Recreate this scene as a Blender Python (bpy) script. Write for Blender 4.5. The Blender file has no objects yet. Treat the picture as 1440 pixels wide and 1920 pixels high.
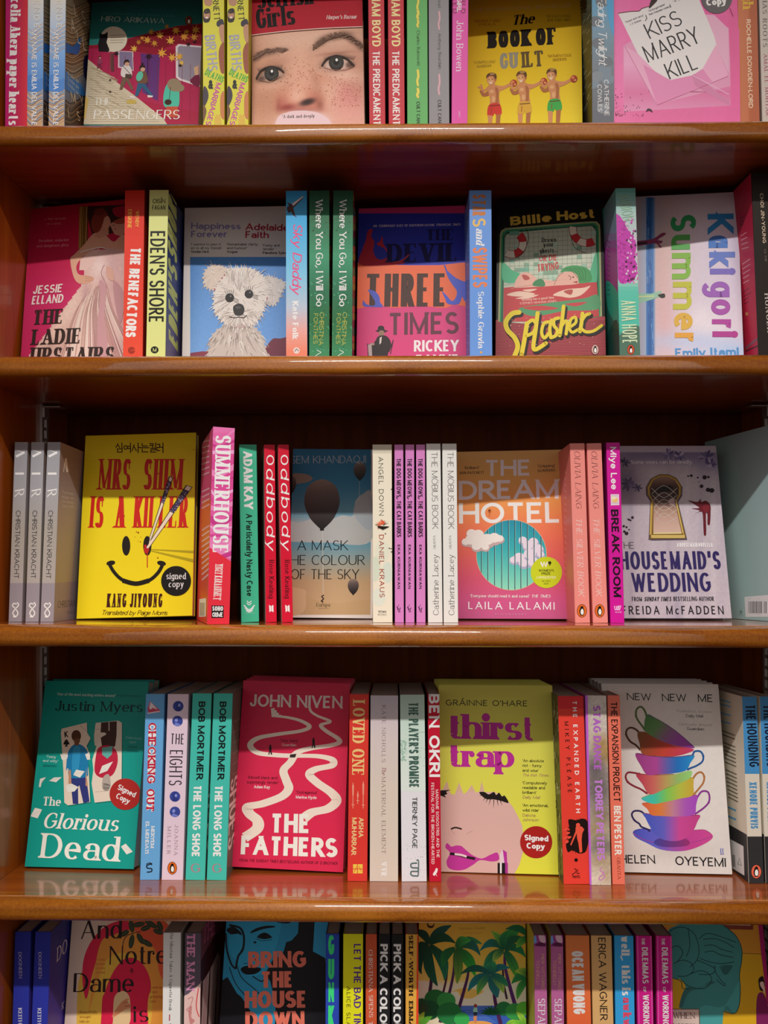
import bpy, math, random
import numpy as np
from mathutils import Matrix, Vector

# ------------------------------------------------------------------ camera, world, lights, exposure
SC = bpy.context.scene
COL = SC.collection
FPX = 1442.0                 # focal length in pixels of the 1440x1920 frame
H0 = 1.35                    # camera height above the floor
CY, CYAW = -0.75, math.radians(0.7)
CX = 0.75 * math.tan(CYAW)
cam_d = bpy.data.cameras.new('camera')
cam = bpy.data.objects.new('camera', cam_d)
COL.objects.link(cam)
cam.location = (CX, CY, H0)
cam.rotation_euler = (math.pi / 2, 0, CYAW)
cam_d.sensor_fit = 'VERTICAL'
cam_d.sensor_height = 36.0
cam_d.lens = FPX / 1920 * 36.0
cam_d.clip_start = 0.01
SC.camera = cam

w = bpy.data.worlds.new('shop_ambience')
SC.world = w
w.use_nodes = True
wn = w.node_tree
bg = wn.nodes['Background']
wtc = wn.nodes.new('ShaderNodeTexCoord')
wsep = wn.nodes.new('ShaderNodeSeparateXYZ')
wr = wn.nodes.new('ShaderNodeValToRGB')          # dim floor below, brighter shop ceiling above
wr.color_ramp.elements[0].position = 0.40; wr.color_ramp.elements[0].color = (0.07, 0.035, 0.025, 1)
wr.color_ramp.elements[1].position = 0.60; wr.color_ramp.elements[1].color = (1.0, 0.92, 0.86, 1)
wmr = wn.nodes.new('ShaderNodeMapRange'); wmr.inputs['From Min'].default_value = -1; wmr.inputs['From Max'].default_value = 1
wn.links.new(wtc.outputs['Generated'], wsep.inputs[0]); wn.links.new(wsep.outputs['Z'], wmr.inputs['Value'])
wn.links.new(wmr.outputs['Result'], wr.inputs[0]); wn.links.new(wr.outputs[0], bg.inputs[0])
bg.inputs[1].default_value = 0.52

kd = bpy.data.lights.new('ceiling_tube_light', 'AREA')
kd.energy = 27
kd.color = (1.0, 0.94, 0.88)
kd.shape = 'RECTANGLE'
kd.size = 1.8
kd.size_y = 0.03
kd.spread = math.radians(140)
key = bpy.data.objects.new('ceiling_tube_light', kd)
COL.objects.link(key)
key.location = (-0.10, -1.0, H0 + 1.14)
key.rotation_euler = (math.radians(2), 0, 0)

vs = SC.view_settings
vs.view_transform = 'Standard'
vs.look = 'None'
vs.gamma = 1.0
vs.use_curve_mapping = False
vs.exposure = 0.0

# ------------------------------------------------------------------ rays and shelf levels
_R = Vector((math.cos(CYAW), math.sin(CYAW), 0))
_F = Vector((-math.sin(CYAW), math.cos(CYAW), 0))
_U = Vector((0, 0, 1))
CPOS = Vector((CX, CY, H0))
CROPS = {'R1a': (0, 0, 3), 'R1b': (460, 0, 3), 'R1c': (860, 0, 1440 / 580), 'R1d': (1300, 0, 8),
         'R2a': (0, 340, 3), 'R2b': (320, 340, 3), 'R2c': (640, 340, 3), 'R2d': (960, 340, 3), 'R2e': (1340, 340, 5.65),
         'R3a': (0, 760, 3), 'R3b': (360, 780, 3), 'R3c': (680, 800, 3), 'R3d': (1020, 740, 1440 / 420), 'R3e': (1280, 780, 4.8),
         'R4a': (0, 1220, 1440 / 460), 'R4b': (340, 1260, 1440 / 460), 'R4c': (680, 1260, 1440 / 460), 'R4d': (1000, 1220, 1440 / 440),
         'R5a': (0, 1640, 3), 'R5b': (380, 1640, 3), 'R5c': (720, 1640, 1440 / 420), 'R5d': (960, 1640, 3), 'R5e': (1380, 1700, 524 / 60),
         'px': (0, 0, 1)}
CR = CROPS['px']
def crop(k):
    global CR
    CR = CROPS[k]
def px(x, y):
    return CR[0] + x / CR[2], CR[1] + y / CR[2]
def ray(x, y):
    X, Y = px(x, y)
    return _R * ((X - 720) / FPX) + _U * ((960 - Y) / FPX) + _F

# shelf levels: height of the top front edge and backward tilt, top shelf first
SHELF_Z = [H0 + 0.613, H0 + 0.3828, H0 + 0.155, H0 - 0.111, H0 - 0.3806, H0 - 0.645]
TILT = [math.radians(a) for a in (1.0, 1.5, 3.5, 5.0, 6.4, 6.6)]
def shelf_z(i, y):
    return SHELF_Z[i] - y * math.tan(TILT[i])
WALL_L, WALL_R, BACK_Y = -0.4045, 0.447, 0.222

# ------------------------------------------------------------------ materials
def new_mat(name):
    m = bpy.data.materials.new(name)
    m.use_nodes = True
    return m, m.node_tree, m.node_tree.nodes['Principled BSDF']
def s2l(c):
    c = c / 255.0
    return c / 12.92 if c <= 0.04045 else ((c + 0.055) / 1.055) ** 2.4
ALB = 1.32
def hexc(h):
    return tuple(min(0.92, s2l(int(h[i:i + 2], 16)) * ALB) for i in (0, 2, 4))

def print_mat(name, rough, coat):
    m, nt, b = new_mat(name)
    a = nt.nodes.new('ShaderNodeAttribute'); a.attribute_name = 'print'
    nt.links.new(a.outputs['Color'], b.inputs['Base Color'])
    b.inputs['Roughness'].default_value = rough
    b.inputs['Specular IOR Level'].default_value = 0.22
    b.inputs['Coat Weight'].default_value = coat
    b.inputs['Coat Roughness'].default_value = 0.22
    n = nt.nodes.new('ShaderNodeTexNoise'); n.inputs['Scale'].default_value = 900
    bp = nt.nodes.new('ShaderNodeBump'); bp.inputs['Strength'].default_value = 0.02; bp.inputs['Distance'].default_value = 0.0004
    nt.links.new(n.outputs['Fac'], bp.inputs['Height']); nt.links.new(bp.outputs['Normal'], b.inputs['Normal'])
    return m
M_PRINT = print_mat('printed_cover_card', 0.40, 0.0)
M_FOIL = print_mat('printed_sticker_gloss', 0.32, 0.1)

def page_mat(name, axis):
    m, nt, b = new_mat(name)
    tc = nt.nodes.new('ShaderNodeTexCoord')
    sp = nt.nodes.new('ShaderNodeSeparateXYZ'); nt.links.new(tc.outputs['Object'], sp.inputs[0])
    mu = nt.nodes.new('ShaderNodeMath'); mu.operation = 'MULTIPLY'; mu.inputs[1].default_value = 2600
    nt.links.new(sp.outputs[axis], mu.inputs[0])
    cb = nt.nodes.new('ShaderNodeCombineXYZ'); nt.links.new(mu.outputs[0], cb.inputs[0])
    n = nt.nodes.new('ShaderNodeTexNoise'); n.inputs['Scale'].default_value = 1.0
    nt.links.new(cb.outputs[0], n.inputs['Vector'])
    r = nt.nodes.new('ShaderNodeValToRGB')
    r.color_ramp.elements[0].position = 0.3; r.color_ramp.elements[0].color = (0.42, 0.36, 0.29, 1)
    r.color_ramp.elements[1].position = 0.6; r.color_ramp.elements[1].color = (0.70, 0.64, 0.55, 1)
    nt.links.new(n.outputs['Fac'], r.inputs[0]); nt.links.new(r.outputs[0], b.inputs['Base Color'])
    b.inputs['Roughness'].default_value = 0.85
    return m
M_PAGE = {'x': page_mat('page_edges_upright', 'X'), 'y': page_mat('page_edges_facing', 'Y')}

def wood_mat(name, dark, light, coat, speck=0.0, sc=(3.0, 60.0, 60.0), rough=0.34, crough=0.11):
    m, nt, b = new_mat(name)
    tc = nt.nodes.new('ShaderNodeTexCoord')
    mp = nt.nodes.new('ShaderNodeMapping'); mp.inputs['Scale'].default_value = sc
    nt.links.new(tc.outputs['Object'], mp.inputs[0])
    n = nt.nodes.new('ShaderNodeTexNoise'); n.inputs['Scale'].default_value = 1.6; n.inputs['Detail'].default_value = 6; n.inputs['Distortion'].default_value = 0.6
    nt.links.new(mp.outputs[0], n.inputs['Vector'])
    n2 = nt.nodes.new('ShaderNodeTexNoise'); n2.inputs['Scale'].default_value = 420; n2.inputs['Detail'].default_value = 3
    nt.links.new(tc.outputs['Object'], n2.inputs['Vector'])
    mx0 = nt.nodes.new('ShaderNodeMath'); mx0.operation = 'MULTIPLY_ADD'; mx0.inputs[1].default_value = speck
    nt.links.new(n2.outputs['Fac'], mx0.inputs[0]); nt.links.new(n.outputs['Fac'], mx0.inputs[2])
    r = nt.nodes.new('ShaderNodeValToRGB')
    r.color_ramp.elements[0].position = 0.34 + speck * 0.5; r.color_ramp.elements[0].color = (*dark, 1)
    r.color_ramp.elements[1].position = 0.68 + speck * 0.5; r.color_ramp.elements[1].color = (*light, 1)
    nt.links.new(mx0.outputs[0], r.inputs[0]); nt.links.new(r.outputs[0], b.inputs['Base Color'])
    b.inputs['Roughness'].default_value = rough
    b.inputs['Coat Weight'].default_value = coat
    b.inputs['Coat Roughness'].default_value = crough
    b.inputs['Coat IOR'].default_value = 1.7
    bp = nt.nodes.new('ShaderNodeBump'); bp.inputs['Strength'].default_value = 0.05; bp.inputs['Distance'].default_value = 0.001
    nt.links.new(mx0.outputs[0], bp.inputs['Height']); nt.links.new(bp.outputs['Normal'], b.inputs['Normal'])
    return m
M_BOARD = wood_mat('varnished_shelf_wood', (0.24, 0.045, 0.0035), (0.35, 0.082, 0.008), 0.9)  # redder than the nosing: tone of shaded undersides put into its colour
M_NOSE = wood_mat('varnished_nosing_wood', (0.25, 0.066, 0.004), (0.45, 0.150, 0.011), 1.0, speck=0.5, sc=(5, 40, 40), crough=0.04)  # more orange than the boards: tone of lit edges put into its colour
M_SIDE = wood_mat('varnished_side_wood', (0.30, 0.058, 0.003), (0.42, 0.098, 0.006), 0.3, sc=(60, 60, 3.0))  # redder than the nosing, after the tone of wood in shade
M_BACK = wood_mat('varnished_back_wood', (0.12, 0.023, 0.002), (0.17, 0.036, 0.004), 0.0, sc=(50, 50, 3.0), rough=0.5)  # darkest wood: shade at the case back put into its colour
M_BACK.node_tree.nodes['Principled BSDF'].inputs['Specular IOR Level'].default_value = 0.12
M_METAL, _nt, _b = new_mat('zinc_plated_steel')
_b.inputs['Base Color'].default_value = (0.80, 0.78, 0.74, 1); _b.inputs['Metallic'].default_value = 0.85; _b.inputs['Roughness'].default_value = 0.42
_n = _nt.nodes.new('ShaderNodeTexNoise'); _n.inputs['Scale'].default_value = 200
_bp = _nt.nodes.new('ShaderNodeBump'); _bp.inputs['Strength'].default_value = 0.05
_nt.links.new(_n.outputs['Fac'], _bp.inputs['Height']); _nt.links.new(_bp.outputs['Normal'], _b.inputs['Normal'])
M_SLOT, _nt, _b = new_mat('dark_slot'); _b.inputs['Base Color'].default_value = (0.01, 0.008, 0.006, 1)

def mesh_obj(name, verts, faces, mats, parent=None, cols=None, midx=None, smooth=False):
    me = bpy.data.meshes.new(name)
    me.from_pydata(verts, [], faces)
    for m in (mats if isinstance(mats, (list, tuple)) else [mats]):
        me.materials.append(m)
    if midx is not None:
        me.polygons.foreach_set('material_index', midx)
    if cols is not None:
        at = me.color_attributes.new('print', 'FLOAT_COLOR', 'CORNER')
        at.data.foreach_set('color', np.asarray(cols, dtype=np.float32).ravel())
    if smooth:
        me.polygons.foreach_set('use_smooth', [True] * len(me.polygons))
    me.update()
    o = bpy.data.objects.new(name, me)
    COL.objects.link(o)
    if parent is not None:
        o.parent = parent
    return o
def box_geo(x0, x1, y0, y1, z0, z1):
    v = [(x0, y0, z0), (x1, y0, z0), (x1, y1, z0), (x0, y1, z0), (x0, y0, z1), (x1, y0, z1), (x1, y1, z1), (x0, y1, z1)]
    f = [(0, 3, 2, 1), (4, 5, 6, 7), (0, 1, 5, 4), (1, 2, 6, 5), (2, 3, 7, 6), (3, 0, 4, 7)]
    return v, f

# ------------------------------------------------------------------ stroke lettering
# glyph: width; strokes ';'; '<' / '>' serif at start / end, ')' beak at end, '(' beak at start; @cx,cy,rx,ry,a0,a1 is an arc
GL = {
'A': '.74;~<0,0 .37,1;>.37,1 .74,0;.13,.33 .61,.33',
'B': '.56;<>0,1 0,0;0,1 .28,1 @.28,.76,.24,.24,90,-90 0,.52;0,.52 .28,.52 @.28,.26,.28,.26,90,-90 0,0',
'C': '.66;)(@.37,.5,.37,.5,48,312',
'D': '.66;<>0,1 0,0;0,1 .24,1 @.24,.5,.42,.5,90,-90 0,0',
'E': '.5;<>0,1 0,0;)0,1 .5,1;0,.52 .42,.52;)0,0 .5,0',
'F': '.48;<>0,1 0,0;)0,1 .48,1;0,.5 .4,.5',
'G': '.72;(@.38,.5,.38,.5,48,330 .71,.46 .42,.46',
'H': '.66;<>0,1 0,0;<>.66,1 .66,0;0,.52 .66,.52',
'I': '0;<>0,1 0,0',
'J': '.38;<.36,1 .36,.28 @.17,.27,.19,.27,0,-165',
'K': '.62;<>0,1 0,0;<.58,1 .02,.38;>.18,.56 .62,0',
'L': '.46;<>0,1 0,0;)0,0 .46,0',
'M': '.86;~<>0,1 0,0;^0,1 .43,.04;~.43,.04 .86,1;<>.82,1 .82,0',
'N': '.7;~<>0,1 0,0;^0,1 .7,0;~<.7,1 .7,0',
'O': '.78;@.39,.5,.39,.5,90,450',
'P': '.54;<>0,1 0,0;0,1 .27,1 @.27,.73,.27,.27,90,-90 0,.46',
'Q': '.78;@.39,.5,.39,.5,90,450;.42,.24 .76,-.1',
'R': '.58;<>0,1 0,0;0,1 .27,1 @.27,.74,.26,.26,90,-90 0,.48;>.24,.48 .58,0',
'S': '.54;(@.27,.745,.25,.255,32,270 @.27,.245,.27,.245,90,-150',
'T': '.6;()0,1 .6,1;>.3,1 .3,0',
'U': '.64;<0,1 0,.32 @.32,.32,.32,.32,180,360 .64,1;<.64,1 .64,.8',
'V': '.7;<0,1 .35,0;~>.35,0 .7,1',
'W': '1.05;^<0,1 .27,0;~.27,0 .525,.94;^.525,.94 .78,0;~>.78,0 1.05,1',
'X': '.66;<>0,1 .66,0;~<>0,0 .66,1',
'Y': '.66;<0,1 .33,.46;>.33,.46 .66,1;>.33,.5 .33,0',
'Z': '.56;(0,1 .56,1;.56,1 0,0;)0,0 .56,0',
'a': '.46;%.1,.5;.06,.52 @.25,.46,.21,.22,160,0 .46,0>;.46,.38 .22,.38 @.2,.19,.2,.19,90,270 .28,0 .46,.14',
'ɑ': '.5;<>.5,.68 .5,0;@.25,.34,.25,.34,0,360',
'b': '.5;<0,1 0,0;@.25,.34,.25,.34,180,540',
'c': '.44;@.25,.34,.25,.34,48,312',
'd': '.5;<>.5,1 .5,0;@.25,.34,.25,.34,0,360',
'e': '.48;.02,.36 .48,.36 @.24,.34,.24,.34,5,315',
'f': '.24;@.28,.8,.18,.2,55,180 .1,0>;-.04,.66 .28,.66',
'g': '.5;<.5,.68 .5,-.06 @.25,-.08,.25,.22,0,-150;@.25,.34,.25,.34,0,360',
'h': '.48;<>0,1 0,0;0,.4 @.24,.42,.24,.26,180,0 .48,0>',
'i': '0;<>0,.68 0,0;*0,.92',
'j': '.1;<.1,.68 .1,-.1 @-.06,-.12,.16,.16,0,-140;*.1,.92',
'k': '.46;<>0,1 0,0;<.42,.68 .02,.24;>.14,.38 .46,0',
'l': '0;<>0,1 0,0',
'm': '.82;<>0,.68 0,0;0,.4 @.205,.44,.205,.24,180,0 .41,0>;.41,.4 @.615,.44,.205,.24,180,0 .82,0>',
'n': '.48;<>0,.68 0,0;0,.4 @.24,.42,.24,.26,180,0 .48,0>',
'o': '.52;@.26,.34,.26,.34,90,450',
'p': '.5;<>0,.68 0,-.3;@.25,.34,.25,.34,180,540',
'q': '.5;<>.5,.68 .5,-.3;@.25,.34,.25,.34,0,360',
'r': '.24;<>0,.68 0,0;0,.38 @.2,.42,.2,.26,180,62;%.26,.56',
's': '.4;@.2,.505,.18,.175,30,270 @.2,.165,.2,.165,90,-150',
't': '.27;.12,.92 .12,.18 @.27,.18,.15,.18,180,300;-.02,.67 .3,.67',
'u': '.48;<0,.68 0,.24 @.24,.24,.24,.24,180,360;<>.48,.68 .48,0',
'v': '.48;<0,.68 .24,0;>.24,0 .48,.68',
'w': '.76;^<0,.68 .19,0;~.19,0 .38,.64;^.38,.64 .57,0;~>.57,0 .76,.68',
'x': '.46;<>0,.68 .46,0;<>0,0 .46,.68',
'y': '.48;<0,.68 .24,.02;<.48,.68 .16,-.22 .0,-.28',
'z': '.42;0,.68 .42,.68;.42,.68 0,0;0,0 .42,0',
'0': '.6;@.3,.5,.3,.5,90,450', '2': '.5;@.25,.74,.25,.26,160,-30 0,0;0,0 .5,0', '5': '.5;.46,1 .06,1;.06,1 .03,.56;.03,.56 @.24,.33,.26,.33,110,-150',
'&': '.7;.7,0 .18,.66 @.3,.8,.16,.2,220,-40 .1,.42 @.24,.22,.22,.22,140,300 .62,.46',
'.': '0;*0,.04', ',': '.04;0.04,.08 -.02,-.14', "'": '0;0,1 0,.74', '-': '.3;0,.4 .3,.4', ':': '0;*0,.06;*0,.55', '!': '0;0,1 0,.3;*0,.04', ';': '0;*0,.1',
}
_ACC = {'Á': ('A', 'acute'), 'Ö': ('O', 'dots'), 'İ': ('I', 'dot'), 'Ğ': ('G', 'breve'), 'ı': ('i', None), 'í': ('i', 'acute'), 'ğ': ('g', None), 'Í': ('I', 'acute')}
_PARSED = {}
def glyph(ch):
    g = _PARSED.get(ch)
    if g is not None:
        return g
    acc = None
    base = ch
    if ch in _ACC:
        base, acc = _ACC[ch]
    src = GL.get(base)
    if src is None:
        src = '.3'
    parts = src.split(';')
    W = float(parts[0]); st = []; dots = []; balls = []
    for p in parts[1:]:
        fl = ''
        q = ''
        for c in p:
            if c in '<>()~^': fl += c
            else: q += c
        if q.startswith('%'):
            x, y = q[1:].split(','); balls.append((float(x), float(y))); continue
        if q.startswith('*'):
            x, y = q[1:].split(','); dots.append((float(x), float(y))); continue
        pts = []
        for tok in q.split():
            if tok[0] == '@':
                cx, cy, rx, ry, a0, a1 = [float(t) for t in tok[1:].split(',')]
                n = max(4, int(abs(a1 - a0) / 15))
                for i in range(n + 1):
                    a = math.radians(a0 + (a1 - a0) * i / n)
                    pts.append((cx + rx * math.cos(a), cy + ry * math.sin(a)))
            else:
                x, y = tok.split(','); pts.append((float(x), float(y)))
        st.append((fl, pts))
    if acc == 'acute': st.append(('', [(W / 2 - .02, 1.1), (W / 2 + .12, 1.26)]))
    if acc == 'dots': dots += [(W / 2 - .15, 1.17), (W / 2 + .15, 1.17)]
    if acc == 'dot': dots += [(0, 1.17)]
    if acc == 'breve': st.append(('', [(W / 2 - .14, 1.24), (W / 2 - .06, 1.14), (W / 2 + .06, 1.14), (W / 2 + .14, 1.24)]))
    lower = ch.islower() or ch in 'ıɑ'
    g = _PARSED[ch] = (W, st, dots, lower, balls)
    return g

class St:
    def __init__(s, tv=.14, th=None, serif=0, sth=.05, xh=.7, slant=0, trk=.1, mx=1.3, rnd=False, sp=.34, jit=0, mn=.12):
        s.tv, s.th, s.serif, s.sth, s.xh, s.slant, s.trk, s.mx, s.rnd, s.sp, s.jit, s.mn = tv, th if th is not None else tv * .88, serif, sth, xh, slant, trk, mx, rnd, sp, jit, mn
    def but(s, **k):
        n = St(); n.__dict__.update(s.__dict__)
        for a, b in k.items(): setattr(n, a, b)
        return n
SANS = St(.142); LIGHT = St(.075); BOLD = St(.2, .16, trk=.08); BLACK = St(.27, .21, trk=.06)
THIN = St(.05); SERIF = St(.13, .055, serif=.1, sth=.045, trk=.14); BSERIF = St(.22, .06, serif=.1, sth=.055, trk=.12)
XSERIF = St(.28, .07, serif=.1, sth=.06, trk=.1); SLAB = St(.2, .13, serif=.1, sth=.13, trk=.12)
ITAL = St(.11, .05, serif=.05, sth=.04, slant=.26, trk=.08); SCRIPT = St(.13, .09, slant=.3, rnd=True, trk=.03)
ROUND = St(.17, rnd=True, trk=.1)

def clip_axis(poly, ax, lim, keep_less):
    out = []
    n = len(poly)
    for i in range(n):
        a, b = poly[i], poly[(i + 1) % n]
        da = (lim - a[ax]) if keep_less else (a[ax] - lim)
        db = (lim - b[ax]) if keep_less else (b[ax] - lim)
        if da >= 0: out.append(a)
        if (da > 0 and db < 0) or (da < 0 and db > 0):
            t = da / (da - db)
            out.append((a[0] + (b[0] - a[0]) * t, a[1] + (b[1] - a[1]) * t))
    return out
def clip_rect(poly, x0, x1, y0, y1):
    xs = [p[0] for p in poly]; ys = [p[1] for p in poly]
    if min(xs) >= x0 and max(xs) <= x1 and min(ys) >= y0 and max(ys) <= y1:
        return poly
    if max(xs) <= x0 or min(xs) >= x1 or max(ys) <= y0 or min(ys) >= y1:
        return []
    for ax, lim, kl in ((0, x0, False), (0, x1, True), (1, y0, False), (1, y1, True)):
        poly = clip_axis(poly, ax, lim, kl)
        if len(poly) < 3: return []
    return poly
def strip(pts, half, closed=False):
    """pts and a half-width function of (index, unit normal) -> list of (left, right) pairs"""
    n = len(pts); out = []
    for i in range(n):
        if closed:
            a, b = pts[i - 1], pts[(i + 1) % n]
            if i in (0, n - 1): a, b = pts[-2], pts[1]
        else:
            a, b = pts[max(i - 1, 0)], pts[min(i + 1, n - 1)]
        p = pts[i]
        d1 = (p[0] - a[0], p[1] - a[1]); d2 = (b[0] - p[0], b[1] - p[1])
        l1 = math.hypot(*d1); l2 = math.hypot(*d2)
        if l1 < 1e-9: d1, l1 = d2, l2
        if l2 < 1e-9: d2, l2 = d1, l1
        if l1 < 1e-9: out.append((p, p)); continue
        u1 = (d1[0] / l1, d1[1] / l1); u2 = (d2[0] / l2, d2[1] / l2)
        t = (u1[0] + u2[0], u1[1] + u2[1]); lt = math.hypot(*t)
        if lt < .15: t = u1; lt = 1
        t = (t[0] / lt, t[1] / lt)
        nx, ny = -t[1], t[0]
        h = half(i, (nx, ny)) * min(1.5, 1 / max(.3, abs(t[0] * u1[0] + t[1] * u1[1])))
        out.append(((p[0] + nx * h, p[1] + ny * h), (p[0] - nx * h, p[1] - ny * h)))
    return out

def text_polys(text, L, h, st):
    """polygons in (along, up) coordinates for TEXT fitted into length L with cap height h"""
    tv, th = st.tv * h, st.th * h
    gs = [None if c == ' ' else glyph(c) for c in text]
    n = sum(1 for g in gs if g)
    ns = len(gs) - n
    sw = sum(g[0] for g in gs if g) * h
    gap = st.trk * h
    spw = st.sp * h
    fixed = n * tv + (len(gs) - 1) * gap
    sx = (L - fixed) / max(1e-9, sw + ns * spw)
    if sx > st.mx:
        sx = st.mx
        gap += (L - fixed - sx * (sw + ns * spw)) / max(1, len(gs) - 1)
    if sx < st.mn:
        k = max(.3, (L - st.mn * (sw + ns * spw)) / fixed) if fixed > 0 else 1
        sx = st.mn
        tv *= k; gap *= k
    mw = {'T': 1.75, 'E': 1.1, 'L': 1.0, 'F': 1.0, 'Y': 1.2, 'S': 1.0, 'M': 2.1, 'W': 2.1, 'm': 2.2, 'w': 1.7, 'N': 1.2, 'A': 1.15, 'V': 1.0, 'H': 1.1, 'U': 1.1, 'X': 1.0, 'K': 1.0, 'R': 1.0, 'B': .95, 'O': 1.1, 'G': 1.1, 'D': 1.0, 'Q': 1.1}
    mins = [0 if g is None else (mw.get(c, .8) * tv if g[0] > 0 else 0) for c, g in zip(text, gs)]
    if st.mn <= sx < st.mx:
        for _ in range(6):
            free = sum(g[0] * h for g, m in zip(gs, mins) if g and g[0] * h * sx > m) + ns * spw
            held = sum(m for g, m in zip(gs, mins) if g and g[0] * h * sx <= m)
            if free <= 0 or held == 0: break
            sx = max(.05, (L - fixed - held) / free)
        tot = sum(max(g[0] * h * sx, m) for g, m in zip(gs, mins) if g) + ns * spw * sx
        if tot + fixed > L * 1.02:
            k = max(.4, (L - tot) / fixed) if L > tot else .5
            tv *= k; gap *= k
    polys = []
    gi = 0
    x = 0.0
    rnd = random.Random(len(text) * 7 + int(L * 1e5))
    sx0 = sx
    for g, m_ in zip(gs, mins):
        sx = sx0
        if g is None:
            x += spw * sx + gap; continue
        W, strokes, dots, lower, balls = g
        if W > 0: sx = max(sx, m_ / (W * h))
        ox = x + tv / 2
        jy = (rnd.random() - .5) * st.jit * h
        xh = st.xh
        def ym(y):
            if lower:
                y = y * xh / .68 if y <= .68 else xh + (y - .68) * (1 - xh) / .32
                t = st.th
                if y <= 0: return y + t / 2
                if y <= xh: return t / 2 + y * (xh - t) / xh
                return xh - t / 2 + (y - xh)
            t = st.th
            return t / 2 + y * (1 - t) if y <= 1.001 else y
        con = th < .6 * tv
        for fl, pts in strokes:
            k_ = 1.0
            if '~' in fl: k_ = .45 if con else .84
            elif '^' in fl: k_ = .85 if con else .8
            def half(i, nn, tw=tv * k_):
                return .5 * math.sqrt((tw * nn[0]) ** 2 + (min(th, tw) * nn[1]) ** 2)
            P = [(ox + p[0] * sx * h, ym(p[1]) * h) for p in pts]
            ys = [p[1] for p in P]
            y0, y1 = min(ys) - th / 2, max(ys) + th / 2
            ends = (P[0], P[-1])
            closed = len(P) > 8 and math.hypot(P[0][0] - P[-1][0], P[0][1] - P[-1][1]) < 1e-6
            if not closed and not st.rnd:
                Q = list(P)
                for k, (e, f) in enumerate(((0, 1), (-1, -2))):
                    dx, dy = Q[e][0] - Q[f][0], Q[e][1] - Q[f][1]
                    l = math.hypot(dx, dy)
                    if l < 1e-9: continue
                    dx /= l; dy /= l
                    if abs(dy) > .3 and len(P) < 4:
                        ext = (th / 2) / abs(dy) + half(0, (-dy, dx)) * abs(dx) / abs(dy)
                        P[e] = (Q[e][0] + dx * ext, Q[e][1] + dy * ext)
                    elif abs(dy) > .85:
                        P[e] = (Q[e][0], Q[e][1] + math.copysign(th / 2, dy))
            sp = strip(P, half, closed)
            out = []
            for a, b in zip(sp[:-1], sp[1:]):
                q = [a[0], b[0], b[1], a[1]]
                if not st.rnd:
                    q = clip_rect(q, -1e9, 1e9, y0, y1)
                if len(q) >= 3: out.append(q)
            if st.rnd and not closed:
                for e in ends:
                    r = min(tv, th) / 2 if len(P) > 2 else half(0, (1, 0))
                    r = (tv + th) / 4
                    out.append([(e[0] + r * math.cos(k * math.pi / 4), e[1] + r * math.sin(k * math.pi / 4)) for k in range(8)])
            base_n = len(out)
            if st.serif:
                sl = st.serif * h; s2 = st.sth * h
                for c, e in (('<', ends[0]), ('>', ends[1])):
                    if c in fl:
                        top = e[1] > (y0 + y1) / 2
                        ya = y1 if top else y0; sg = -1 if top else 1
                        hw = tv / 2 + sl
                        if lower and top:
                            out.append([(e[0] - hw, ya), (e[0], ya), (e[0], ya + sg * s2), (e[0] - hw, ya + sg * s2)])
                        else:
                            out.append([(e[0] - hw, ya), (e[0] + hw, ya), (e[0] + hw, ya + sg * s2), (e[0] - hw, ya + sg * s2)])
                            out.append([(e[0] - tv / 2 - sl * .55, ya + sg * s2), (e[0] + tv / 2 + sl * .55, ya + sg * s2), (e[0] + tv / 2, ya + sg * s2 * 2.2), (e[0] - tv / 2, ya + sg * s2 * 2.2)])
                for c, e in (('(', ends[0]), (')', ends[1])):
                    if c in fl:
                        up = e[1] > h * .5
                        l = .2 * h * (-1 if up else 1)
                        w2 = s2 * .7
                        out.append([(e[0] - w2, e[1]), (e[0] + w2, e[1] - l * .2), (e[0] + w2 * 1.2, e[1] + l), (e[0] - w2 * .4, e[1] + l)])
            for qi, q in enumerate(out):
                if qi == base_n: gi += 1
                polys.append((gi + (qi - base_n if qi >= base_n else 0), [(p[0] + st.slant * p[1], p[1] + jy) for p in q]))
            gi += 1
        for dx, dy, r in [(a, b, max(tv, th) * .6) for a, b in dots] + ([(a, b, tv * .42) for a, b in balls] if con and tv > .15 * h else []):
            cx, cy = ox + dx * sx * h, max(ym(dy) * h, r * .9)
            gi += 1
            polys.append((gi, [(cx + r * math.cos(k * math.pi / 6) + st.slant * cy, cy + jy + r * math.sin(k * math.pi / 6)) for k in range(12)]))
        x += W * sx * h + tv + gap
    return polys

# ------------------------------------------------------------------ printed faces
def smooth_pts(pts, closed=True, n=6):
    out = []; m = len(pts)
    rng = range(m) if closed else range(m - 1)
    for i in rng:
        if closed:
            p0, p1, p2, p3 = pts[i - 1], pts[i], pts[(i + 1) % m], pts[(i + 2) % m]
        else:
            p0, p1, p2, p3 = pts[max(i - 1, 0)], pts[i], pts[i + 1], pts[min(i + 2, m - 1)]
        for k in range(n):
            t = k / n
            out.append(tuple(.5 * (2 * p1[a] + (p2[a] - p0[a]) * t + (2 * p0[a] - 5 * p1[a] + 4 * p2[a] - p3[a]) * t * t + (3 * p1[a] - p0[a] - 3 * p2[a] + p3[a]) * t ** 3) for a in (0, 1)))
    if not closed: out.append(pts[-1])
    return out

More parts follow.
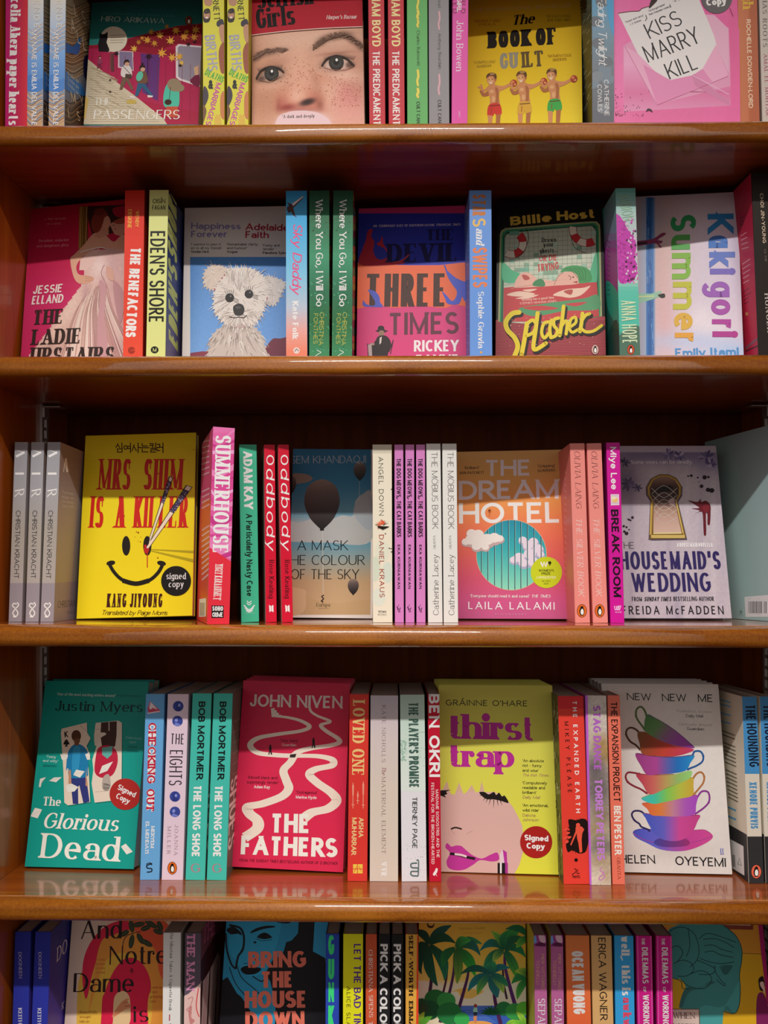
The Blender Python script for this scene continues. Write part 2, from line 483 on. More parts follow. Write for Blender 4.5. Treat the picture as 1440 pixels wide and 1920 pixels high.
class Face:
    """one sheet of card: a thin plate and everything printed on it, in local (u, v) metres"""
    def __init__(s, name, M, O, U, V, N, su, sv, base, plate=0.0006, u0=0.0):
        s.name, s.Minv, s.M = name, M.inverted(), M
        s.O, s.U, s.V, s.N = Vector(O), Vector(U), Vector(V), Vector(N)
        s.su, s.sv, s.u0 = su, sv, u0
        s.verts, s.faces, s.cols = [], [], []
        s.w = 3e-5
        s.cam = s.Minv @ CPOS
        s.base = base
        if plate:
            c = hexc(base); b = len(s.verts)
            e = min(.0003, su * .1)
            for ww, du in ((-plate, 0), (-e, 0), (0, e)):
                for (u, v) in ((du, 0), (su - du, 0), (su - du, sv), (du, sv)):
                    s.verts.append(s.pt(u + u0, v, ww))
            q = [(0, 3, 2, 1), (8, 9, 10, 11)]
            for k in (0, 4):
                q += [(k + i, k + (i + 1) % 4, k + 4 + (i + 1) % 4, k + 4 + i) for i in range(4)]
            for f in q:
                s.faces.append(tuple(b + i for i in f)); s.cols += [(*c, 1)] * 4
    def pt(s, u, v, w):
        p = s.O + s.U * u + s.V * v + s.N * w
        return (p.x, p.y, p.z)
    def uv(s, x, y):
        d = s.Minv.to_3x3() @ ray(x, y)
        t = (s.O - s.cam).dot(s.N) / d.dot(s.N)
        p = s.cam + d * t - s.O
        return (p.dot(s.U), p.dot(s.V))
    def up(s):
        s.n = getattr(s, 'n', 0) + 1
        s.w += 5e-6 if s.n < 50 else 1.2e-6
    def poly(s, uvs, c):
        uvs = clip_rect(uvs, s.u0, s.u0 + s.su, 0, s.sv)
        if len(uvs) < 3: return
        a = sum(uvs[i - 1][0] * uvs[i][1] - uvs[i][0] * uvs[i - 1][1] for i in range(len(uvs)))
        if abs(a) < 1e-12: return
        if a < 0: uvs = uvs[::-1]
        b = len(s.verts)
        s.verts += [s.pt(u, v, s.w) for u, v in uvs]
        s.faces.append(tuple(range(b, b + len(uvs))))
        s.cols += [(*c, 1)] * len(uvs)
    # --- drawing calls, coordinates in the current crop of the photograph
    def T(s, text, x0, y0, x1, y1, cap, col, st=SANS, **k):
        if k: st = st.but(**k)
        a, b = s.uv(x0, y0), s.uv(x1, y1)
        L = math.hypot(b[0] - a[0], b[1] - a[1])
        li = math.hypot(x1 - x0, y1 - y0)
        ux, uy = (y1 - y0) / li, -(x1 - x0) / li
        xm, ym = (x0 + x1) / 2, (y0 + y1) / 2
        m, e = s.uv(xm, ym), s.uv(xm + ux * cap, ym + uy * cap)
        d = ((b[0] - a[0]) / L, (b[1] - a[1]) / L); n = (-d[1], d[0])
        h = abs((e[0] - m[0]) * n[0] + (e[1] - m[1]) * n[1])
        s.up(); c = hexc(col)
        w0 = s.w
        for k, (_, q) in enumerate(text_polys(text, L, h, st)):
            s.w = w0 + (k % 6) * 1.5e-6
            s.poly([(a[0] + d[0] * p[0] + n[0] * p[1], a[1] + d[1] * p[0] + n[1] * p[1]) for p in q], c)
        s.w = w0 + 9e-6
    def P(s, pts, col, sm=False):
        if sm: pts = smooth_pts(pts)
        s.up(); s.poly([s.uv(*p) for p in pts], hexc(col))
    def bg(s, pts, col, sm=False): s.P(pts, col, sm)
    def all(s, col):
        s.up(); s.poly([(s.u0, 0), (s.u0 + s.su, 0), (s.u0 + s.su, s.sv), (s.u0, s.sv)], hexc(col))
    def R(s, x0, y0, x1, y1, col): s.P([(x0, y0), (x1, y0), (x1, y1), (x0, y1)], col)
    def E(s, x, y, rx, ry=None, col='000000', ang=0, n=28):
        ry = rx if ry is None else ry
        ca, sa = math.cos(math.radians(ang)), math.sin(math.radians(ang))
        s.P([(x + rx * math.cos(t) * ca - ry * math.sin(t) * sa, y + rx * math.cos(t) * sa + ry * math.sin(t) * ca) for t in [2 * math.pi * i / n for i in range(n)]], col)
    def L(s, pts, wd, col, sm=False, taper=None, rnd=False):
        """stroke of width wd (crop px); taper=(w0, w1) widths at the ends"""
        if sm: pts = smooth_pts(pts, False)
        n = len(pts)
        f = (lambda i, nn: wd / 2) if taper is None else (lambda i, nn: (taper[0] + (taper[1] - taper[0]) * i / (n - 1)) / 2)
        sp = strip(pts, f)
        s.up(); c = hexc(col)
        w0 = s.w; cyc = 4 if n > 12 else 1
        for k, (a, b) in enumerate(zip(sp[:-1], sp[1:])):
            s.w = w0 + (k % cyc) * 1.3e-6
            s.poly([s.uv(*p) for p in (a[0], b[0], b[1], a[1])], c)
        s.w = w0 + (cyc - 1) * 1.3e-6
        if rnd:
            for e in (pts[0], pts[-1]):
                s.poly([s.uv(e[0] + wd / 2 * math.cos(k * .7854), e[1] + wd / 2 * math.sin(k * .7854)) for k in range(8)], c)
    def G(s, pts, c0, p0, c1, p1, n=22, sm=False, stops=None):
        """polygon with a printed linear gradient from p0 to p1"""
        if sm: pts = smooth_pts(pts)
        stops = stops or [(0, c0), (1, c1)]
        S = [(t, np.array([int(c[i:i + 2], 16) for i in (0, 2, 4)], float)) for t, c in stops]
        dx, dy = p1[0] - p0[0], p1[1] - p0[1]; l2 = dx * dx + dy * dy; l = math.sqrt(l2)
        ex, ey = dx / l, dy / l
        rot = [((x - p0[0]) * ex + (y - p0[1]) * ey, -(x - p0[0]) * ey + (y - p0[1]) * ex) for x, y in pts]
        s.up()
        lo, hi = min(p[0] for p in rot), max(p[0] for p in rot)
        edges = [lo] + [l * i / n for i in range(1, n) if lo < l * i / n < hi] + [hi]
        for a, b in zip(edges[:-1], edges[1:]):
            t = max(0, min(1, (a + b) / 2 / l))
            for (t0, k0), (t1, k1) in zip(S[:-1], S[1:]):
                if t <= t1 or (t1, k1) is S[-1]:
                    f = max(0, min(1, (t - t0) / max(1e-6, t1 - t0))); cc = k0 + (k1 - k0) * f; break
            q = clip_axis(clip_axis(rot, 0, a, False), 0, b, True) if len(edges) > 2 else rot
            if len(q) < 3: continue
            c = tuple(min(.92, s2l(v) * ALB) for v in cc)
            s.poly([s.uv(p0[0] + p[0] * ex - p[1] * ey, p0[1] + p[0] * ey + p[1] * ex) for p in q], c)
    def brush(s, x0, y0, x1, y1, nx, base, blobs, noise=0, inside=None):
        """a printed picture: fine grid of ink cells, BASE colour plus soft BLOBS (x, y, rx, ry, angle, colour, opacity, hardness)"""
        ny = max(2, int(nx * (y1 - y0) / (x1 - x0)))
        gx, gy = np.meshgrid(np.linspace(x0, x1, nx + 1), np.linspace(y0, y1, ny + 1))
        rgb = lambda h: np.array([int(h[i:i + 2], 16) for i in (0, 2, 4)], float)
        if isinstance(base, str): img = np.ones((ny + 1, nx + 1, 3)) * rgb(base)
        else:
            (ca, ta), (cb, tb) = base
            t = np.clip((gy - ta) / (tb - ta), 0, 1)[..., None]
            img = rgb(ca) * (1 - t) + rgb(cb) * t
        rs = np.random.RandomState(5)
        for bl in blobs:
            x, y, rx, ry, an, c, op = bl[:7]; hd = bl[7] if len(bl) > 7 else 1
            ca, sa = math.cos(math.radians(an)), math.sin(math.radians(an))
            dx, dy = gx - x, gy - y
            r = ((dx * ca + dy * sa) / rx) ** 2 + ((-dx * sa + dy * ca) / ry) ** 2
            m = (op * np.exp(-(r ** hd) * .9))[..., None]
            img = img * (1 - m) + rgb(c) * m
        if noise:
            img = img * (1 + noise * (rs.rand(ny + 1, nx + 1, 1) - .5))
        img = np.clip(img, 0, 255) / 255
        lin = np.where(img <= .04045, img / 12.92, ((img + .055) / 1.055) ** 2.4) * ALB
        lin = np.minimum(lin, .92)
        s.up()
        uv = [[s.uv(gx[j, i], gy[j, i]) for i in range(nx + 1)] for j in range(ny + 1)]
        e0, e1 = s.u0 - 1e-6, s.u0 + s.su + 1e-6
        idx = {}
        for j in range(ny):
            for i in range(nx):
                q = ((j + 1, i), (j + 1, i + 1), (j, i + 1), (j, i))
                if inside is not None and not inside((gx[j, i] + gx[j, i + 1]) / 2, (gy[j, i] + gy[j + 1, i]) / 2): continue
                if any(not (e0 <= uv[a][b][0] <= e1 and 0 <= uv[a][b][1] <= s.sv) for a, b in q):
                    uvq = clip_rect([uv[a][b] for a, b in q], s.u0, s.u0 + s.su, 0, s.sv)
                    if len(uvq) >= 3:
                        b0 = len(s.verts); s.verts += [s.pt(u, v, s.w) for u, v in uvq]
                        s.faces.append(tuple(range(b0, b0 + len(uvq)))); s.cols += [(*lin[j, i], 1)] * len(uvq)
                    continue
                f = []
                for a, b in q:
                    k = idx.get((a, b))
                    if k is None:
                        k = idx[(a, b)] = len(s.verts); s.verts.append(s.pt(*uv[a][b], s.w))
                    f.append(k); s.cols.append((*lin[a, b], 1))
                s.faces.append(tuple(f))
    def build(s, parent, mat=None):
        return mesh_obj(s.name, s.verts, s.faces, mat or M_PRINT, parent, s.cols)

BOOKS = []
class Book:
    """kind 'spine': spine towards the viewer; kind 'face': front cover towards the viewer"""
    def __init__(s, name, label, M, kind, wd, ht, dp, spine, front=None, back=None, group=None, pages=True):
        s.M, s.kind, s.wd, s.ht, s.dp, s.group = M, kind, wd, ht, dp, group
        s.root = bpy.data.objects.new(name, None); COL.objects.link(s.root)
        s.root.empty_display_size = .02
        s.root.matrix_world = M
        s.tag(s.root, label, group)
        front = front or spine; back = back or front
        pl = .0006
        if kind == 'spine':
            s.spine = Face('spine', M, (-wd / 2, 0, 0), (1, 0, 0), (0, 0, 1), (0, -1, 0), wd, ht, spine, .0010)
            s.front = Face('front_cover', M, (wd / 2, 0, 0), (0, 1, 0), (0, 0, 1), (1, 0, 0), dp - .001, ht, front, pl, u0=.001)
            s.back = Face('back_cover', M, (-wd / 2, 0, 0), (0, -1, 0), (0, 0, 1), (-1, 0, 0), dp - .001, ht, back, pl, u0=-dp)
            pg = (-wd / 2 + .0007, wd / 2 - .0007, .0011, dp - .0008, .0008, ht - .0008); ax = 'x'
        else:
            s.front = Face('front_cover', M, (-wd / 2, 0, 0), (1, 0, 0), (0, 0, 1), (0, -1, 0), wd, ht, front, pl)
            s.spine = Face('spine', M, (-wd / 2, 0, 0), (0, -1, 0), (0, 0, 1), (-1, 0, 0), dp - 2 * pl - .0002, ht, spine, .0010, u0=-dp + pl + .0001)
            s.back = Face('back_cover', M, (wd / 2, dp, 0), (-1, 0, 0), (0, 0, 1), (0, 1, 0), wd, ht, back, pl)
            pg = (-wd / 2 + .0011, wd / 2 - .0008, .0007, dp - .0007, .0008, ht - .0008); ax = 'y'
        s.pg, s.ax = pg, ax
        s.extra = []
        BOOKS.append(s)
    def tag(s, o, label, group):
        o['label'] = label; o['category'] = 'book'
        if group: o['group'] = group
    def sticker(s, x, y, r, col, lines, tcol='ffffff', ang=0, note='dark red round sticker'):
        """round 'signed copy' sticker on the front cover"""
        s.front.up()
        f = Face('sticker', s.M, s.front.O, s.front.U, s.front.V, s.front.N, s.front.su, s.front.sv, col, 0)
        f.w = s.front.w + 6e-5
        f.E(x, y, r, r, col, n=48)
        ca, sa = math.cos(math.radians(ang)), math.sin(math.radians(ang))
        for (t, a0, b0, a1, cap, st) in lines:
            q = [(x + (u * ca - b0 * sa) * r, y + (u * sa + b0 * ca) * r) for u in (a0, a1)]
            f.T(t, *q[0], *q[1], cap * r, tcol, st)
        f.note = note
        s.extra.append(f)
    def finish(s, copies=()):
        objs = [f.build(s.root) for f in (s.spine, s.front, s.back)]
        v, f = box_geo(*s.pg)
        objs.append(mesh_obj('page_block', v, f, M_PAGE[s.ax], s.root))
        objs[-1]['label'] = 'cream page edges'
        for e in s.extra:
            objs.append(e.build(s.root, M_FOIL)); objs[-1]['label'] = e.note
        for M, label in copies:
            r = s.root.copy(); COL.objects.link(r); r.matrix_world = M; r['label'] = label
            for o in objs:
                c = o.copy(); COL.objects.link(c); c.parent = r
        return s

def place(row, tl, tr, bl, br, Y, lean=None, yaw=0.0, ht=None, wd=None, roll=None, kind='spine', th=0):
    """stand a book on shelf ROW so that its front face has these corners (crop px; tl/bl or tr/br may be None when WD is given)"""
    lean = TILT[row] if lean is None else math.radians(lean)
    yaw = math.radians(yaw)
    lift = th * math.sin(max(0, lean - TILT[row])) if kind == 'face' else 0
    rot = Matrix.Rotation(-TILT[row], 4, 'X') @ Matrix.Rotation(yaw, 4, 'Z') @ Matrix.Rotation(TILT[row] - lean, 4, 'X')
    ref = [p for p in (tl, tr) if p][0]
    d = ray(*ref); xc = CPOS.x + d.x * (Y - CY) / d.y
    top = tl or tr
    for _ in range(3):
        M = Matrix.Translation((xc, Y, shelf_z(row, Y) + lift)) @ rot
        Mi = M.inverted(); c = Mi @ CPOS
        def loc(p):
            q = Mi.to_3x3() @ ray(*p); t = -c.y / q.y
            r = c + q * t
            return r.x, r.z
        if tl and tr:
            a, b, e, f = loc(tl), loc(tr), loc(bl), loc(br)
            w_ = ((b[0] - a[0]) + (f[0] - e[0])) / 2
            if wd: w_ = wd
            ut, vt, ub, vb = (a[0] + b[0]) / 2, (a[1] + b[1]) / 2, (e[0] + f[0]) / 2, (e[1] + f[1]) / 2
        elif tl:
            a, e = loc(tl), loc(bl); w_ = wd
            ut, vt, ub, vb = a[0] + wd / 2, a[1], e[0] + wd / 2, e[1]
        else:
            b, f = loc(tr), loc(br); w_ = wd
            ut, vt, ub, vb = b[0] - wd / 2, b[1], f[0] - wd / 2, f[1]
        sl = (ut - ub) / (vt - vb)
        ro = math.atan(sl) if roll is None else math.radians(roll)
        ro = max(-math.radians(3), min(math.radians(3), ro))
        u0 = (ut + ub) / 2 - math.tan(ro) * (vt + vb) / 2
        xc += u0 * math.cos(yaw)
        if abs(yaw) > 0 and kind == 'spine':
            pass
    h_ = ht if ht else vt / math.cos(ro)
    M = Matrix.Translation((xc, Y, shelf_z(row, Y) + w_ / 2 * abs(math.sin(ro)) + .0002 + lift)) @ rot @ Matrix.Rotation(ro, 4, 'Y')
    return M, w_, h_
SPINE_Y = .055
DEPTH = .128
def sp(row, name, label, quad, color, front=None, back=None, Y=SPINE_Y, group=None, yaw=0, ht=None, dp=DEPTH, wd=None, roll=None):
    """spine-out book from crop pixels (x top-left, x top-right, y top, x bottom-left, x bottom-right, y bottom)"""
    a, b, t, c, d, e = quad
    M, w_, h_ = place(row, (a, t), (b, t), (c, e), (d, e), Y, yaw=yaw, ht=ht, wd=wd, roll=roll)
    return Book(name, label, M, 'spine', w_, h_, dp, color, front, back, group)
def spM(row, quad, Y=SPINE_Y, wd=None, roll=None, yaw=0):
    a, b, t, c, d, e = quad
    return place(row, (a, t), (b, t), (c, e), (d, e), Y, yaw=yaw, wd=wd, roll=roll)[0]
def fo(row, name, label, tl, tr, bl, br, color, spine=None, Y=.075, lean=12, yaw=-3, wd=None, ht=None, th=.02, group=None, roll=None):
    M, w_, h_ = place(row, tl, tr, bl, br, Y, lean, yaw, ht, wd, roll, 'face', th)
    return Book(name, label, M, 'face', w_, h_, th, spine or color, color, None, group)

def penguin(f, x, y, r, ring='d2641e'):
    """the small oval bird colophon on a spine or cover"""
    f.E(x, y, r * .82, r * 1.1, '1c1410'); f.E(x, y, r * .74, r * 1.02, ring)
    f.E(x, y + r * .1, r * .42, r * .68, '18110e'); f.E(x + r * .02, y - r * .58, r * .24, r * .22, '18110e')
    f.P([(x - r * .1, y - r * .62), (x - r * .45, y - r * .5), (x - r * .1, y - r * .48)], '18110e')
    f.E(x + r * .04, y + r * .18, r * .26, r * .52, 'e8e0d4')
    f.P([(x - r * .36, y + r * .78), (x + r * .36, y + r * .78), (x + r * .2, y + r * .62), (x - r * .2, y + r * .62)], '18110e')

def behind(b, labels, dx=-.001, lean=12.5, row=4):
    """further copies of a face-out book, each resting on the back of the one before"""
    d = b.dp + .0016
    return [(b.M @ Matrix.Translation((dx * (k + 1), d * (k + 1), d * (k + 1) * math.tan(math.radians(lean) - TILT[row]))), t) for k, t in enumerate(labels)]

# ------------------------------------------------------------------ bookcase and shelves
case = bpy.data.objects.new('bookcase', None); COL.objects.link(case)
case.location = (0, 0, 0)
case['label'] = 'orange-brown varnished wooden bookcase carcass holding all the shelves of books'
case['category'] = 'bookcase'
Z0, Z1 = H0 - .80, H0 + .70
def part(name, geo, mat, parent=None):
    return mesh_obj(name, geo[0], geo[1], mat, parent)
def merge(*gs):
    v, f = [], []
    for a, b in gs:
        k = len(v); v += a; f += [tuple(i + k for i in q) for q in b]
    return v, f
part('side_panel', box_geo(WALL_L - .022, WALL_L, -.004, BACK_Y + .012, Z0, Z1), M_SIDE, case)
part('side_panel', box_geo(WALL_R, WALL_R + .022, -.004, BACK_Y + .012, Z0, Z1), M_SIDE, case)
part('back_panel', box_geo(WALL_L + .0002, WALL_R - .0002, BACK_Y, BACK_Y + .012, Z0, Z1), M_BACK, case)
# slotted steel standards let into the side panels, with the shelf clips hooked into them
SLOT_Y = .152
for sx, xw in ((1, WALL_L), (-1, WALL_R)):
    gs = []
    for dy in (-.0085, .0035):
        gs.append(box_geo(*sorted((xw + sx * .0002, xw + sx * .0035)), SLOT_Y + dy, SLOT_Y + dy + .005, Z0 + .01, Z1 - .01))
    gs.append(box_geo(*sorted((xw + sx * .0002, xw + sx * .0012)), SLOT_Y - .0035, SLOT_Y + .0035, Z0 + .01, Z1 - .01))
    z = Z0 + .02
    while z < Z1 - .02:      # bars between the slots
        gs.append(box_geo(*sorted((xw + sx * .0013, xw + sx * .0034)), SLOT_Y - .0034, SLOT_Y + .0034, z, z + .0035))
        z += .0127
    st_ = part('shelf_standard', merge(*gs), M_METAL, case)
    for i in range(6):
        zz = shelf_z(i, SLOT_Y) - .0212 - .0022
        g = merge(box_geo(*sorted((xw + sx * .0036, xw + sx * .024)), SLOT_Y - .008, SLOT_Y + .008, zz, zz + .0015),
                  box_geo(*sorted((xw + sx * .0036, xw + sx * .0052)), SLOT_Y - .006, SLOT_Y + .006, zz - .011, zz - .0001))
        part('shelf_clip', g, M_METAL, case)

SHELF_LABEL = ['topmost shelf above the frame, shading the highest row of books',
               'varnished shelf carrying the highest row of books, with the yellow cover of three boys',
               'varnished shelf carrying the row with the white dog cover',
               'varnished shelf carrying the row with the yellow smiley cover',
               'varnished shelf carrying the row with the stacked teacups cover, its glossy top most in view',
               'lowest shelf below the frame, under the row with the palm tree cover']
TH = .0212
for i in range(6):
    t = TILT[i]
    r = bpy.data.objects.new('shelf', None); COL.objects.link(r)
    r.location = (0, 0, SHELF_Z[i]); r.rotation_euler = (-t, 0, 0)
    r['label'] = SHELF_LABEL[i]; r['category'] = 'shelf'; r['group'] = 'shelves of the bookcase'
    xa, xb = WALL_L + .0005, WALL_R - .0005
    v, f = box_geo(xa, xb, .0212, .208, -TH + .001, 0)
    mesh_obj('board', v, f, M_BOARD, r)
    prof = []
    def arc(cy, cz, rad, a0, a1, n=9):
        for k in range(n + 1):
            a = math.radians(a0 + (a1 - a0) * k / n); prof.append((cy + rad * math.cos(a), cz + rad * math.sin(a)))
    prof.append((.021, 0.0))
    prof.append((.0118, 0.0)); prof.append((.0112, -.0006)); prof.append((.0092, -.0006))
    arc(.0090, -.0096, .0090, 90, 180, 14)
    arc(.0075, -TH + .0075, .0075, 180, 270)
    prof.append((.021, -TH))
    n = len(prof)
    v = [(x, a, b) for x in (xa, xb) for a, b in prof]
    f = [(k, k + n, (k + 1) % n + n, (k + 1) % n) for k in range(n)] + [tuple(range(n)), tuple(range(2 * n - 1, n - 1, -1))]
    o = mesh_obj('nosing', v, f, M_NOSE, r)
    for p in o.data.polygons[:n]: p.use_smooth = True
    for k in (0, 1, 2, n - 1, n - 2):
        o.data.polygons[k].use_smooth = False
    o.data.update()

# ================================================================== highest row, with the yellow cover of three boys
crop('R1a')
b = sp(1, 'paperback', 'crimson to magenta paperback with bold white serif title against the left wall, highest row', (34, 154, 0, 28, 155, 668), 'b81c4c', 'b01c44', Y=.055, ht=.198)
f = b.spine
f.G([(20, -400), (170, -400), (170, 800), (20, 800)], None, (30, 0), None, (156, 0), n=16, stops=[(0, 'b01c6c'), (.5, 'ac1c4c'), (1, 'c01c2c')])
f.T('Cecelia Ahern paper hearts', 62, -82, 48, 704, 56, 'e8dcdc', BSERIF, tv=.24)
b.finish()

G9 = 'blue and tan swirl patterned paperbacks'
b = sp(1, 'paperback', 'blue and tan swirl patterned paperback, right one of two, its front cover showing', (283, 370, 0, 274, 362, 668), '90aac8', '8c7c68', '7c8ca8', Y=.055, ht=.1985, group=G9)
f = b.spine
f.G([(260, -400), (390, -400), (390, 900), (260, 900)], None, (0, 0), None, (0, 668), n=40, stops=[(0, 'c8c8c4'), (.2, 'a8b8cc'), (.45, '6c98cc'), (.65, '4c80c0'), (.8, 'a8a4a4'), (1, 'b0906c')])
rr = random.Random(71)
def swirl(f, x0, x1, y0, y1, n, cols, wd_=3):
    for k in range(n):
        y = y0 + (y1 - y0) * k / n
        f.L([(x0, y), (x0 + (x1 - x0) * .3, y + 22 + 10 * math.sin(k * .5)), (x0 + (x1 - x0) * .65, y - 6 + 8 * math.cos(k * .3)), (x1, y - 24)], wd_, cols[k % len(cols)], True)
swirl(f, 272, 372, 150, 300, 16, ('b08c6c', 'd0b898', '7c9cc4'), 3); swirl(f, 272, 372, 480, 700, 20, ('8c6c54', 'c4a88c', '5c88b8'), 4)
f.P([(272, 440), (300, 420), (330, 450), (364, 440), (364, 500), (320, 520), (272, 500)], '3c74b8', True)
f.T('ALLENDE', 318, -120, 318, 158, 30, 'd8d4c8', SANS)
f.T('MY NAME IS EMILIA DEL VALLE', 304, 172, 300, 706, 28, 'dce0e6', SANS, tv=.15)
f = b.front
f.G([(360, -400), (540, -400), (540, 900), (360, 900)], None, (0, 0), None, (0, 668), n=30, stops=[(0, '8c8470'), (.3, '9c8468'), (.5, '8c7050'), (.75, '6c7c9c'), (1, '6c4c3c')])
swirl(f, 362, 520, 20, 420, 44, ('5c4c34', 'a89474', '8c7854', 'c0aa88'), 4)
f.P([(366, 240), (410, 260), (450, 210), (440, 300), (400, 300), (366, 290)], '2c6cb8', True); f.P([(366, 400), (400, 440), (450, 470), (480, 540), (440, 530), (366, 500)], '3c78bc', True); f.P([(470, 330), (490, 310), (500, 340), (490, 440), (470, 420)], '1c1c44', True)
swirl(f, 362, 480, 560, 700, 12, ('3c2c24', '8c6444', '5c4434'), 5)
for t, x, y, c in (('A', 400, 178, 62), ('L', 436, 242, 60), ('L', 468, 280, 60), ('I', 420, 90, 50), ('S', 462, 130, 60), ('A', 494, 172, 56)): f.T(t, x, y, x + 24, y + 14, c, 'd8d0b8', SANS)
f.T('MY', 400, 570, 470, 600, 50, 'd8c49c', SANS); f.T('IS', 384, 660, 450, 684, 50, 'd8c49c', SANS)
for k in range(3): f.T('Emilia del', 380, 420 + k * 30, 440, 470 + k * 34, 14, 'c4d0dc', SANS)
b.finish([(spM(1, (160, 242, 0, 154, 240, 668), wd=b.wd), 'blue and tan swirl patterned paperback, left one of two, beside the crimson spine')])

b = fo(1, 'paperback', 'paperback facing out with a crimson train and autumn leaves under a teal sky', (524, 38), (1132, 64), (474, 668), (1118, 668), '1c6c68', '145450', Y=.082, lean=11, yaw=-2, ht=.2, wd=.128)
f = b.front
f.G([(460, 0), (1160, 0), (1160, 320), (460, 320)], None, (0, 40), None, (0, 300), stops=[(0, '1c5c5c'), (1, '2c847c')])
f.P([(460, 250), (520, 256), (700, 222), (860, 180), (1000, 146), (1160, 130), (1160, 700), (460, 700)], 'a01c40')
f.P([(700, 226), (860, 182), (1000, 148), (1160, 132), (1160, 250), (1000, 244), (900, 280), (780, 280), (700, 250)], '7c1424')
f.P([(460, 258), (1160, 330), (1160, 640), (460, 500)], 'a4204c')
f.P([(460, 256), (620, 250), (800, 262), (1160, 300), (1160, 330), (900, 310), (640, 272), (460, 274)], '8c1830')
f.P([(790, 300), (900, 310), (890, 570), (800, 520)], '5c3070'); f.P([(830, 310), (836, 312), (830, 530), (824, 528)], '3c1c4c')
f.P([(664, 286), (750, 290), (752, 400), (664, 380)], 'c8b8c0'); f.P([(672, 290), (744, 294), (746, 394), (672, 374)], '7c7090'); f.P([(620, 300), (640, 300), (636, 400), (618, 390)], '6c3c3c')
f.P([(988, 262), (1004, 248), (1160, 262), (1160, 500), (1010, 452), (990, 436)], 'd0c8cc', False); f.P([(1000, 268), (1012, 258), (1160, 270), (1160, 488), (1016, 442), (1002, 430)], '8c8494')
f.P([(1070, 460), (1090, 430), (1120, 410), (1120, 490)], '6c1c3c', True); f.P([(1090, 380), (1120, 366), (1120, 420), (1096, 424)], 'c8a484')
for k in range(14): f.L([(520 + k * 46, 290 + k * 6), (516 + k * 46, 360 + k * 26)], 2, '7c1c3c')
f.P([(460, 300), (498, 336), (600, 420), (760, 540), (920, 668), (940, 700), (440, 700)], 'c0b49c')
rr = random.Random(81)
for k in range(26):
    x = 500 + k * 14; f.L([(484 - k * 2 + k * 3, 360 + k * 13), (520 + k * 15, 372 + k * 12.5)], 2, 'a09478')
for k in range(40):
    t = rr.random(); x = rr.uniform(490, 560 + 300 * t); y = 380 + 280 * t; f.L([(x, y), (x + 60, y + 26)], 3, rr.choice(('a89c80', 'd0c4ac', '948868')))
f.P([(470, 520), (500, 560), (480, 668), (440, 700), (440, 560)], 'c4a860'); f.E(740, 574, 30, 12, 'b8a04c')
def fig(f, x, y, h, coat, legs, skin='c49880', hair='2c1c18', dr=0):
    f.P([(x - h * .13, y - h * .48), (x + h * .02, y - h * .5), (x + h * .2 + dr, y), (x + h * .1 + dr, y), (x, y - h * .3), (x - h * .14, y), (x - h * .24, y)], legs)
    f.P([(x - h * .17, y - h * .46), (x - h * .15, y - h * .76), (x, y - h * .84), (x + h * .14, y - h * .76), (x + h * .17, y - h * .44)], coat, True)
    f.E(x + h * .02, y - h * .9, h * .08, h * .1, skin); f.P([(x - h * .09, y - h * .86), (x - h * .06, y - h), (x + h * .06, y - h * 1.02), (x + h * .1, y - h * .92), (x, y - h * .94)], hair, True)
fig(f, 712, 506, 166, 'd0c8c4', '6c5444', dr=8); f.L([(690, 370), (736, 420)], 3, '2c2018'); f.P([(706, 416), (742, 420), (740, 444), (704, 440)], '4c3c34')
fig(f, 800, 542, 172, '6c4c3c', '2c5878', dr=30); f.E(786, 430, 18, 28, '5cb49c', 20); f.P([(730, 540), (764, 546), (760, 552), (734, 550)], 'd8d0cc'); f.P([(830, 536), (862, 540), (858, 548), (832, 550)], 'd8d0cc')
f.P([(944, 470), (1000, 470), (1004, 600), (930, 604), (920, 540)], '4cb49c', True); f.P([(920, 540), (950, 520), (956, 566), (930, 570)], '4cb49c', True); f.E(982, 480, 42, 36, '8c7c64', 20); f.E(1010, 496, 28, 22, '8c7c64'); f.E(946, 576, 20, 16, '3c2018'); f.L([(960, 490), (952, 570)], 3, '3c2018'); f.R(936, 600, 1000, 660, 'b84c34')
fig(f, 562, 388, 70, '8c3c5c', '6c2c44'); f.P([(630, 310), (640, 300), (644, 400), (626, 404)], '5c3434')
f.E(640, 222, 76, 72, 'd0c8b4'); f.P([(620, 290), (610, 300), (626, 262)], 'd0c8b4')
f.P([(556, 290), (552, 250), (562, 210), (560, 184), (574, 194), (590, 192), (606, 180), (606, 214), (600, 240), (616, 280), (612, 292)], '181418', False)
for k in range(4): f.L([(622, 200 + k * 14), (700 - (k == 3) * 6, 198 + k * 14)], 3, '8c7c64')
def maple(f, x, y, r, c, a0=0):
    pts = []
    for k in range(14):
        a = a0 + k * math.pi / 7; q = r * (1.05 if k in (4, 6, 8) else .85 if k % 2 == 0 and k else .7) if k % 2 == 0 else r * .36
        pts.append((x + q * math.cos(a), y + q * math.sin(a)))
    f.P(pts, c)
for x, y, r, c in ((990, 172, 30, 'd0983c'), (1100, 170, 32, 'c08c34'), (900, 200, 28, 'd4a040'), (830, 228, 28, 'c89438'), (780, 240, 20, 'b87c30'), (850, 182, 22, 'b88434'), (1036, 208, 32, 'c48434'), (960, 232, 30, 'd8a844'), (870, 244, 24, 'c48c34'), (756, 276, 26, 'dcb04c'), (910, 300, 34, 'd8a040'), (968, 326, 30, 'd8a444'), (1010, 320, 30, 'd4a044'), (1092, 212, 28, 'b07c2c'), (800, 214, 16, 'c88c38'), (1050, 180, 20, 'b8842c'), (1022, 356, 20, 'dcb454'), (940, 150, 18, 'b07428')): maple(f, x, y, r, c, x * .1)
